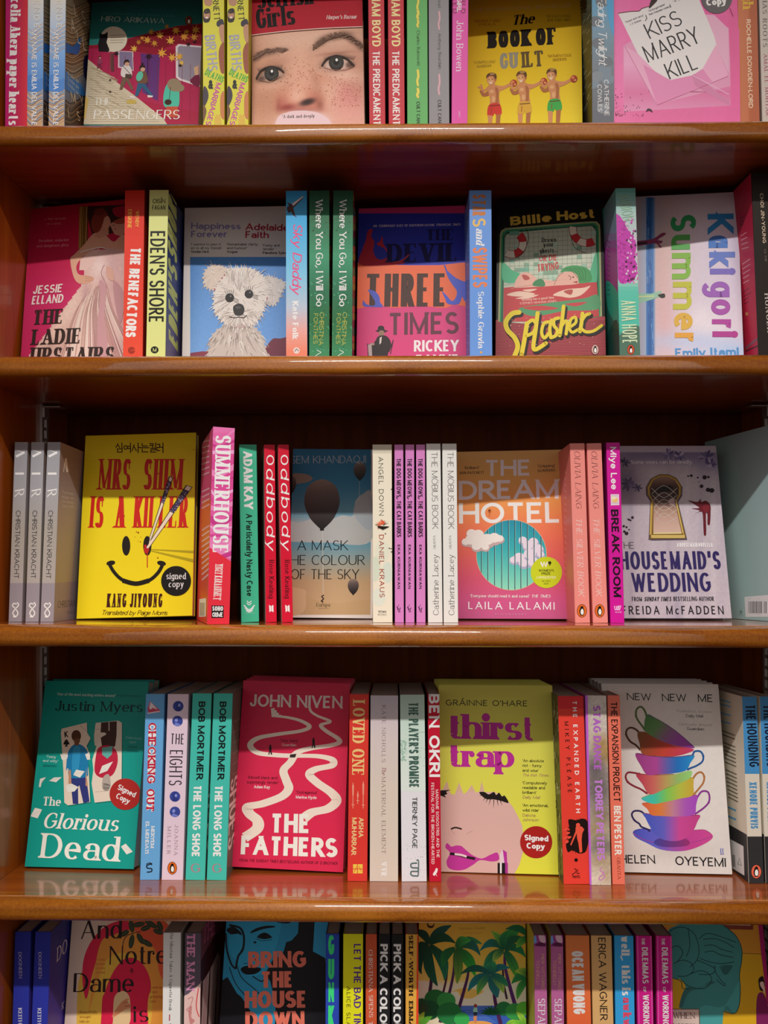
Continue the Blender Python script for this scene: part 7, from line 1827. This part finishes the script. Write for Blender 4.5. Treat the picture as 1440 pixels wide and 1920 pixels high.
for x, y, a, l in ((740, 290, 80, 36), (780, 280, -10, 36), (850, 278, 30, 40), (900, 290, 70, 30), (890, 320, 20, 30), (740, 376, 100, 40), (790, 360, 60, 34), (826, 384, 30, 36), (700, 330, 150, 30), (820, 300, -20, 30)): f.E(x, y, l, 15, '2c3424', a); f.L([(x - l * .8 * math.cos(math.radians(a)), y - l * .8 * math.sin(math.radians(a))), (x + l * .8 * math.cos(math.radians(a)), y + l * .8 * math.sin(math.radians(a)))], 2, '4c5434')
f.L([(690, 440), (694, 380), (720, 340), (790, 320)], 5, '4c2c24', True); f.P([(730, 545), (736, 524), (750, 530), (748, 556)], '6c1828')
ND = St(.17, .045, trk=.1)
f.T('And', 452, 362, 684, 358, 106, '241818', ND); f.T('Notre', 612, 506, 940, 500, 104, '241818', ND); f.T('Dame', 412, 660, 752, 660, 106, '241818', ND); f.T('is', 752, 830, 836, 826, 90, '241818', ND)
for k, t in enumerate(('Beautifully', 'wrought', 'Mid on', 'Mill on', 'radio')): f.T(t, 448, 780 + k * 26, 448 + 9 * len(t), 780 + k * 26, 15, '7c5020', SANS)
for k, t in enumerate(("'Luminous", 'fresh', 'gripping', 'tale')): f.T(t, 842, 640 + k * 26, 842 + 9 * len(t), 640 + k * 26, 14, '94502c', SANS)
for k in range(4): f.T('Arresting', 540, 484 + k * 24, 590, 482 + k * 24, 12, 'a87038', SANS)
b.finish()

b = sp(5, 'paperback', 'pale grey-green paperback with small black serif lettering beside the arches cover', (920, 1016, 284, 913, 1014, 840), 'c8c8b8', 'a8a498', ht=H5)
f = b.spine
f.T('The Minotaur Takes A Cigarette Break', 958, 324, 950, 766, 17, '20201c', SERIF, tv=.15)
f.L([(954, 786), (953, 822)], 6, '8c3038'); f.T('Steven Sherrill', 948, 836, 944, 1010, 17, '20201c', SERIF)
b.finish()

b = sp(5, 'paperback', 'charcoal and pink paperback with pink slab spine capitals and a striped front cover', (1042, 1130, 288, 1034, 1126, 840), '4c4450', '6c3c44', '2c2430', ht=H5)
f = b.spine
f.P([(1020, 690), (1060, 670), (1140, 600), (1150, 1200), (1000, 1200)], 'c89c98'); f.P([(1060, 760), (1080, 740), (1076, 800), (1096, 820), (1070, 840)], 'a46c6c', True)
f.L([(1056, 700), (1084, 690), (1070, 740), (1050, 760), (1080, 780)], 4, '9c6464', True); f.L([(1116, 640), (1104, 740), (1120, 800)], 6, 'a83c3c', True)
f.T('THE MAN', 1052, 332, 1048, 652, 46, 'c8789c', SLAB, tv=.22, mx=1)
f = b.front
f.P([(1100, 640), (1180, 480), (1216, 430), (1240, 460), (1230, 1000), (1100, 1000)], 'b49c98'); 
for k in range(6): f.P([(1118 + k * 22, 900 - k * 20), (1130 + k * 24, 640 - k * 44), (1142 + k * 22, 560 - k * 40), (1130 + k * 20, 860)], ('3c1c1c', 'c08c8c')[k % 2], True)
f.T('THE MAN', 1140, 392, 1300, 260, 76, 'a85478', SLAB)
f.P([(1126, 500), (1220, 330), (1230, 420), (1140, 600)], '3c1c20', True)
b.finish()

crop('R5b')
b = fo(5, 'paperback', 'black and blue paperback facing out with a stylised face and coral block title', (134, 258), None, (95, 840), None, '16161a', '101014', Y=.083, lean=12, yaw=-4, wd=.123, ht=.2)
f = b.front
BL = '24789c'
f.P([(100, 240), (720, 240), (720, 800), (690, 470), (620, 432), (630, 262), (540, 262), (536, 330), (500, 370), (470, 380), (456, 430), (440, 460), (400, 470), (350, 560), (380, 600), (400, 680), (410, 760), (404, 900), (300, 900), (290, 800), (220, 690), (160, 640), (140, 580), (100, 600)], BL)
f.P([(180, 262), (420, 262), (430, 340), (400, 440), (350, 540), (300, 570), (240, 560), (200, 500), (150, 420)], '2884a8', True)
f.P([(100, 600), (140, 576), (200, 680), (290, 800), (300, 960), (80, 960)], '14141a'); f.P([(630, 266), (690, 260), (720, 260), (720, 480), (690, 468), (622, 432)], '2c88b0')
f.P([(270, 322), (300, 302), (350, 288), (400, 288), (404, 296), (360, 302), (320, 312), (276, 328)], '14141a', True)
f.P([(306, 352), (330, 330), (360, 328), (390, 352), (370, 360), (340, 362)], '14141a', True); f.E(346, 346, 18, 16, '0c0c10'); f.L([(300, 360), (340, 372), (392, 364)], 3, '14202c', True)
f.P([(134, 310), (170, 292), (210, 318), (220, 340), (190, 330), (160, 336)], '14141a', True); f.E(184, 322, 14, 12, '0c0c10')
f.L([(150, 284), (210, 300), (232, 350), (226, 420), (200, 460), (186, 530)], 12, '14141a', True); f.L([(130, 330), (136, 420), (160, 500), (186, 530)], 10, '14141a', True); f.L([(196, 480), (210, 440), (230, 400)], 5, '14202c', True)
f.P([(284, 378), (300, 374), (304, 384), (290, 388)], '14141a'); f.P([(216, 526), (250, 512), (290, 518), (330, 530), (300, 556), (250, 562), (222, 548)], '0e0e14', True); f.L([(230, 500), (280, 496)], 4, '14202c')
f.L([(190, 500), (220, 580), (300, 650), (340, 700)], 5, '14202c', True); f.L([(150, 520), (190, 620), (260, 700)], 5, '14202c', True); f.L([(280, 570), (330, 600), (350, 580)], 6, '14141a', True)
f.P([(412, 260), (470, 258), (500, 262), (480, 274), (430, 270)], '101014', True)
CO = 'c46050'
BB = St(.3, .2, trk=.05)
f.T('BRING', 256, 524, 584, 520, 92, CO, BB); f.T('THE', 322, 636, 512, 634, 92, CO, BB); f.T('HOUSE', 236, 750, 590, 748, 96, CO, BB); f.T('DOWN', 240, 866, 576, 862, 96, CO, BB)
b.finish()

b = sp(5, 'paperback', 'cobalt blue paperback with huge bright green capitals down its spine', (693, 768, 291, 691, 766, 840), '243c94', '1c2c6c', ht=H5)
f = b.spine
for ch, y0, y1 in (('G', 340, 450), ('U', 474, 588), ('N', 606, 716), ('K', 736, 860)): f.T(ch, 706, y1, 740, y1, y1 - y0, '34b86c', St(.16, .13, mx=1.4))
b.finish()
b = sp(5, 'paperback', 'acid yellow paperback with purple spine capitals', (790, 903, 292, 790, 900, 840), 'bcbc1c', '8c8c18', ht=H5)
f = b.spine
f.T('LET THE BAD TIMES ROLL', 850, 390, 850, 1100, 40, '44246c', BOLD); f.T('ALICE SLATER', 810, 628, 808, 940, 22, '2c2810', SANS, tv=.16)
b.finish()
b = sp(5, 'paperback', 'narrow rust red paperback with pale serif spine capitals', (918, 979, 292, 916, 980, 840), 'a8482c', '7c3420', ht=H5)
f = b.spine
f.T('CHRISTIANA SPENS', 934, 422, 936, 802, 22, 'd8c4b4', SERIF, tv=.16); f.T('THE FEAR', 934, 826, 936, 1000, 22, 'd8c4b4', SERIF)
b.finish()
G13 = 'black paperbacks with chunky white spine capitals'
b = sp(5, 'paperback', 'black paperback with chunky white spine capitals, right one of two, beside the orange spine', (1064, 1128, 293, 1063, 1130, 840), '1c1c1e', '141416', ht=H5, group=G13)
f = b.spine
f.T('PICK A COLOUR', 1074, 390, 1072, 930, 42, 'd4d0cc', BLACK, tv=.3)
b.finish([(spM(5, (992, 1052, 293, 990, 1050, 840), wd=b.wd), 'black paperback with chunky white spine capitals, left one of two, beside the rust spine')])
b = sp(5, 'paperback', 'orange paperback with jagged black spine capitals beside the palm tree cover', (1140, 1214, 298, 1143, 1212, 840), 'd08c3c', 'b83c20', ht=H5)
f = b.spine
f.T('SELF-WORTH', 1160, 340, 1160, 680, 24, '241810', SLAB, tv=.34, th=.2, sth=.2); f.T('EMMA', 1160, 712, 1160, 860, 24, '241810', SLAB, tv=.34, th=.2, sth=.2)
f.P([(1206, 340), (1230, 340), (1230, 900), (1200, 900)], 'b83820')
b.finish()

crop('R5c')
b = fo(5, 'paperback', 'paperback facing out with green palm trees, sunset sky and a bather on a beach', (228, 310), (906, 312), (214, 960), (912, 960), 'c4983c', 'b83c1c', Y=.083, lean=12, yaw=-3, wd=.120, ht=.2, th=.02)
f = b.front
f.G([(180, 260), (960, 260), (960, 1500), (180, 1500)], None, (0, 310), None, (0, 900), n=40, stops=[(0, 'c09030'), (.35, 'cc9c3c'), (.62, 'd0a858'), (.66, 'c8b494'), (.86, 'd0c0a8'), (1, 'ccb89c')])
f.P([(200, 700), (300, 690), (430, 740), (470, 760), (520, 790), (600, 780), (640, 750), (700, 730), (920, 700), (920, 860), (200, 860)], 'cfc0a8', True); f.P([(420, 760), (470, 750), (500, 790), (560, 796), (600, 776), (640, 752), (600, 740), (500, 730)], 'cc9c4c', True)
f.R(480, 842, 960, 1200, '2c4c94'); f.R(480, 842, 960, 870, '3c5ca4')
for k in range(8): f.L([(500 + k * 10, 880 + k * 10), (620 + k * 14, 878 + k * 10)], 3, '5474b4')
f.P([(520, 950), (600, 940), (680, 950), (740, 1000), (500, 1000)], 'c88444', True); f.P([(500, 960), (520, 880), (480, 860), (480, 1000)], '2c4c8c')
f.E(300, 322, 24, 22, '3c2418'); f.E(302, 312, 18, 16, 'c09030'); f.T('Gemma Madel', 480, 354, 648, 350, 17, '8c6020', SERIF)
for k in range(2): f.L([(500, 372 + k * 8), (630, 370 + k * 8)], 2, 'a87828')
def trunk(f, pts, c, w0=22, w1=14): f.L(smooth_pts(pts, False, 6), 20, c, taper=(w0, w1))
def frond(f, x, y, x1, y1, wd_, c0, c1, bend=.25):
    dx, dy = x1 - x, y1 - y; l = math.hypot(dx, dy); nx, ny = -dy / l, dx / l
    if ny > 0: nx, ny = -nx, -ny
    m = lambda t, o: (x + dx * t + nx * (o + bend * l * 4 * t * (1 - t)), y + dy * t + ny * (o + bend * l * 4 * t * (1 - t)))
    up = [m(t, wd_ * math.sin(math.pi * min(1, t * .92 + .08)) ** .8) for t in (0, .15, .3, .5, .7, .85, 1)]
    dn = [m(t, -wd_ * math.sin(math.pi * min(1, t * .92 + .08)) ** .8) for t in (.85, .7, .5, .3, .15)]
    f.G(up + dn, None, (x, y), None, (x1, y1), sm=True, stops=[(0, c0), (1, c1)], n=12)
    f.L([m(t / 6, 0) for t in range(7)], 2.4, c0)
TR = '3c1c44'
trunk(f, [(250, 960), (290, 780), (306, 640), (300, 470)], '341c34', 26, 16); trunk(f, [(380, 760), (402, 660), (408, 560)], '3c1c30', 14, 12); trunk(f, [(360, 950), (420, 760), (448, 620), (450, 520)], TR, 22, 12); trunk(f, [(450, 960), (510, 760), (540, 640), (540, 560)], TR, 24, 12)
trunk(f, [(750, 960), (716, 820), (700, 700)], TR, 26, 18); trunk(f, [(880, 960), (820, 760), (780, 600), (776, 500)], '44205c', 28, 14); trunk(f, [(790, 800), (770, 700), (764, 600)], '341c34', 14, 12)
GD, GM, GL_, GT = '0c3420', '1c6c34', '5ca438', '1c6068'
for x1, y1, w_, a, c in ((180, 360, 26, .2, '0c3430'), (432, 326, 30, .1, '1c4c48'), (220, 500, 24, .3, GD), (344, 716, 34, -.1, '14503c'), (240, 640, 30, .2, '0c3c30'), (390, 680, 34, .15, '1c6c4c'), (460, 440, 30, .25, '14442c')): frond(f, 290, 450, x1, y1, w_, GD, c, a)
for x1, y1, w_, a, c in ((630, 444, 26, .2, '2c7c4c'), (620, 520, 30, .3, '1c5c64'), (586, 650, 36, .1, '2c9c34'), (470, 700, 30, .05, '6c8c30'), (380, 600, 30, .2, GM), (400, 560, 26, .2, '145c34'), (560, 420, 30, .2, '3c9c44')): frond(f, 462, 470, x1, y1, w_, '1c4c24', c, a)
for x1, y1, w_, a, c in ((540, 750, 26, .15, '1c6c74'), (600, 770, 26, .1, '5c9c34'), (730, 790, 34, 0, '24686c'), (770, 760, 28, .1, '8cac3c'), (810, 600, 22, .2, '1c6c74'), (600, 600, 24, .2, 'a8b044'), (700, 540, 40, .1, '2c8c4c'), (490, 640, 22, .2, '14442c'), (800, 720, 24, .1, '2c7c4c')): frond(f, 686, 640, x1, y1, w_, '144c4c', c, a)
for x1, y1, w_, a, c in ((616, 490, 26, .3, '1c6c74'), (690, 362, 24, .1, '7cb43c'), (890, 330, 30, .1, '3c9c3c'), (910, 410, 26, .2, '1c5c3c'), (910, 530, 26, .25, '1c7c48'), (866, 680, 30, .05, '4c9c34'), (640, 600, 28, .1, '2c7c54'), (820, 350, 26, .2, '2c8c44'), (700, 560, 24, .1, '8cac44')): frond(f, 772, 480, x1, y1, w_, '144c34', c, a)
for x1, y1, w_, a, c in ((780, 350, 22, .2, '1c5c3c'), (850, 470, 24, .1, '6cac3c'), (820, 700, 24, .2, '2c7c44'), (856, 800, 24, .1, '4c9c3c'), (840, 620, 24, .2, 'a8b83c')): frond(f, 930, 400 if y1 < 500 else 660, x1, y1, w_, '145c34', c, a)
for x, y, r, c in ((330, 800, 70, '1c5c2c'), (400, 810, 60, '2c7c3c'), (290, 870, 70, '14482c'), (420, 890, 80, '1c6434'), (500, 930, 50, '2c8c44'), (240, 830, 40, '1c5030'), (770, 860, 50, '1c6438'), (840, 880, 60, '2c7c3c'), (900, 860, 50, '4c9c34')): f.E(x, y, r, r * .9, c)
for k in range(9): a = 3.3 + k * .36; frond(f, 690, 900, 690 + 70 * math.cos(a), 900 + 60 * math.sin(a), 7, '0c3c24', '14502c', .05); frond(f, 250, 880, 250 + 60 * math.cos(a), 880 + 90 * math.sin(a), 7, '2c3c24', '143c28', .05)
for x, x1, y1, c in ((230, 260, 900, '8cac34'), (230, 310, 930, '4c9c34'), (780, 860, 960, '8cb43c'), (910, 850, 900, '9cbc44'), (900, 830, 960, '6cac34')): frond(f, x, 980, x1, y1 - 20, 20, '4c8c2c', c, .1)
f.P([(574, 930), (578, 880), (590, 876), (598, 900), (594, 950), (584, 950)], 'a86c4c'); f.P([(572, 868), (580, 850), (598, 852), (602, 880), (590, 892), (576, 888)], '7cac9c'); f.E(588, 842, 10, 12, '7c2c24'); f.R(576, 882, 598, 906, '1c2c3c')
b.finish()

crop('R5d')
G14 = 'mauve paperbacks with a tiny picture at the spine top'
b = sp(5, 'paperback', 'mauve paperback with tiny picture at spine top, left one of two, yellow side cover', (122, 192, 305, 130, 199, 840), '94507c', '7c4468', 'b4ac3c', ht=H5, group=G14)
f = b.spine
f.P([(118, 336), (196, 336), (198, 404), (118, 404)], '7c3474'); f.P([(120, 350), (134, 340), (140, 380), (120, 392)], '5c84b8'); f.P([(150, 340), (180, 338), (188, 380), (160, 376)], 'b494a4', True); f.P([(130, 396), (160, 380), (190, 392), (180, 404)], '4c1c3c', True)
f.T('PIER VITTORIO', 164, 446, 166, 648, 17, 'c8946c', SANS, tv=.11); f.T('TONDELLI', 136, 480, 137, 616, 17, 'c8946c', SANS, tv=.11); f.T('SEPARATE ROOMS', 146, 696, 148, 1200, 40, 'd0c0c4', SERIF)
f = b.back
f.G([(60, 200), (140, 200), (140, 1400), (60, 1400)], None, (0, 260), None, (0, 840), stops=[(0, 'c0b840'), (.4, 'a8a43c'), (1, '94943c')])
b.finish([(spM(5, (216, 288, 305, 222, 295, 840), wd=b.wd), 'mauve paperback with tiny picture at spine top, beside the burnt orange spine')])
b = sp(5, 'paperback', 'wide burnt orange paperback with white condensed spine capitals', (300, 434, 310, 312, 444, 840), 'c46034', '94482c', '94482c', ht=H5)
f = b.spine
f.G([(280, 250), (460, 250), (460, 1400), (280, 1400)], None, (0, 310), None, (0, 840), stops=[(0, 'c46c3c'), (1, 'c45430')])
f.T('OCEAN VUONG', 334, 430, 346, 784, 66, 'd8d0cc', BLACK, tv=.2)
b.finish()
b = sp(5, 'paperback', 'tan paperback with wide black spine capitals', (443, 560, 306, 456, 570, 840), 'b08c5c', '8c7048', '8c7048', ht=H5)
b.spine.T('ERICA WAGNER', 484, 354, 496, 820, 42, '1c1814', SANS, mx=1.4); b.spine.T('MARY', 496, 850, 500, 1010, 42, '1c1814', SANS)
b.finish()
b = sp(5, 'paperback', 'bright blue paperback with white and red fat lowercase letters on its spine', (575, 683, 305, 583, 690, 840), '2c84c4', '1c5c8c', '1c5c8c', ht=H5)
f = b.spine
f.T('well, this is', 614, 346, 620, 680, 46, 'd4dce4', BSERIF, tv=.28); f.T('awkward', 624, 690, 628, 960, 46, 'b43c54', BSERIF, tv=.28)
b.finish()
G15 = 'magenta paperbacks with white framed spine lettering'
b = sp(5, 'paperback', 'magenta paperback with white framed spine capitals, left one of two, beside the blue spine', (697, 786, 312, 706, 797, 840), 'a81870', '7c1454', '7c1454', ht=H5, group=G15)
f = b.spine
for q in (((706, 334), (716, 900)), ((780, 334), (790, 900))): f.L(list(q), 2.4, 'c46c9c')
f.L([(706, 334), (780, 334)], 2.4, 'c46c9c')
f.T('THE', 728, 356, 730, 396, 18, 'd8c4cc', BOLD); f.T('DILEMMAS', 730, 408, 734, 612, 34, 'd8c8d0', BOLD, tv=.2); f.T('OF', 738, 630, 738, 662, 16, 'd8c4cc', BOLD); f.T('WORKING WOMEN', 736, 674, 742, 1010, 34, 'd8c8d0', BOLD, tv=.2)
b.finish([(spM(5, (810, 899, 312, 816, 906, 840), wd=b.wd), 'magenta paperback with white framed spine capitals, right one of two, beside the teal head cover')])

b = fo(5, 'paperback', 'mustard paperback facing out with a teal braided head seen from behind and magenta edge', None, (1408, 262), None, (1462, 840), 'b08c1c', '8c6c14', Y=.080, lean=12, yaw=-3, wd=.121, ht=.2)
f = b.front
f.P([(860, 240), (1500, 240), (1500, 446), (860, 440)], 'b07c28'); f.L([(1290, 442), (1420, 448)], 3, '5c3c14')
f.P([(1112, 240), (1360, 240), (1356, 310), (1112, 304)], '6c3024'); f.P([(1118, 240), (1344, 240), (1342, 286), (1118, 280)], 'd0c4c0'); f.L([(1270, 262), (1300, 274)], 6, '2c1c1c')
TE = '347474'
f.P([(870, 330), (930, 284), (1010, 272), (1100, 272), (1190, 286), (1256, 340), (1290, 410), (1292, 480), (1280, 560), (1284, 660), (1276, 740), (1250, 780), (1190, 770), (1170, 840), (1160, 1300), (930, 1300), (950, 760), (976, 640), (950, 590), (900, 580), (866, 500)], TE, True)
f.P([(976, 640), (1060, 640), (1110, 600), (1140, 610), (1000, 660), (960, 740), (940, 740)], '2c5c5c', True); f.P([(1040, 780), (1190, 740), (1280, 600), (1276, 740), (1250, 780), (1190, 770), (1160, 1300), (1040, 1300)], '3c8484', True)
OL = '143434'
for pts in (((876, 330), (920, 300), (980, 300), (1030, 340), (1052, 420), (1040, 480), (1000, 520)), ((990, 300), (1000, 400), (980, 460)), ((1052, 360), (1100, 330), (1180, 350), (1260, 380)), ((1076, 364), (1140, 360), (1200, 380), (1250, 410)), ((1080, 400), (1130, 396), (1180, 420), (1240, 436)), ((1084, 436), (1130, 430), (1170, 450), (1246, 466)), ((1056, 470), (1110, 490), (1180, 500), (1250, 490)), ((910, 500), (960, 480), (1010, 500), (1020, 540), (980, 570), (930, 570)), ((1000, 560), (1060, 540), (1110, 560), (1120, 600), (1080, 640), (1000, 630), (950, 590)), ((1040, 480), (1090, 500), (1140, 530), (1120, 560), (1050, 560)), ((1140, 510), (1146, 550), (1180, 600), (1200, 616), (1190, 624), (1150, 590)), ((1180, 510), (1200, 560), (1230, 530), (1236, 510)), ((1170, 516), (1192, 560)), ((880, 420), (930, 400), (960, 440), (930, 490)), ((900, 580), (950, 600), (960, 640), (1000, 640))):
    f.L(list(pts), 4, OL, True)
f.P([(1182, 514), (1200, 560), (1232, 530), (1238, 510)], '245454', True)
f.L([(1190, 286), (1256, 340), (1290, 410), (1292, 480), (1280, 560), (1284, 660), (1276, 740), (1250, 780), (1190, 770)], 4, OL, True)
f.P([(840, 756), (1050, 756), (1056, 1000), (840, 1000)], 'b0a098'); f.L([(840, 756), (1052, 756), (1058, 900)], 4, '5c4438')
f.T('WHEN', 908, 808, 1030, 810, 34, '3c1c1c', SERIF); f.T('WORK', 908, 870, 1030, 872, 34, '3c1c1c', SERIF)
crop('R5e')
f.P([(356, 230), (440, 230), (570, 1600), (500, 1600), (470, 1250), (410, 760)], '8c1858')
f.P([(366, 1200), (400, 1150), (446, 1150), (470, 1300), (440, 1380), (400, 1370), (380, 1330)], '1c1014', True); f.P([(392, 1240), (450, 1240), (470, 1420), (440, 1360), (400, 1300)], 'b8a49c', True); f.P([(352, 1450), (420, 1400), (480, 1480), (530, 1700), (530, 2100), (360, 2100), (330, 1700)], '681c4c', True)
b.finish()
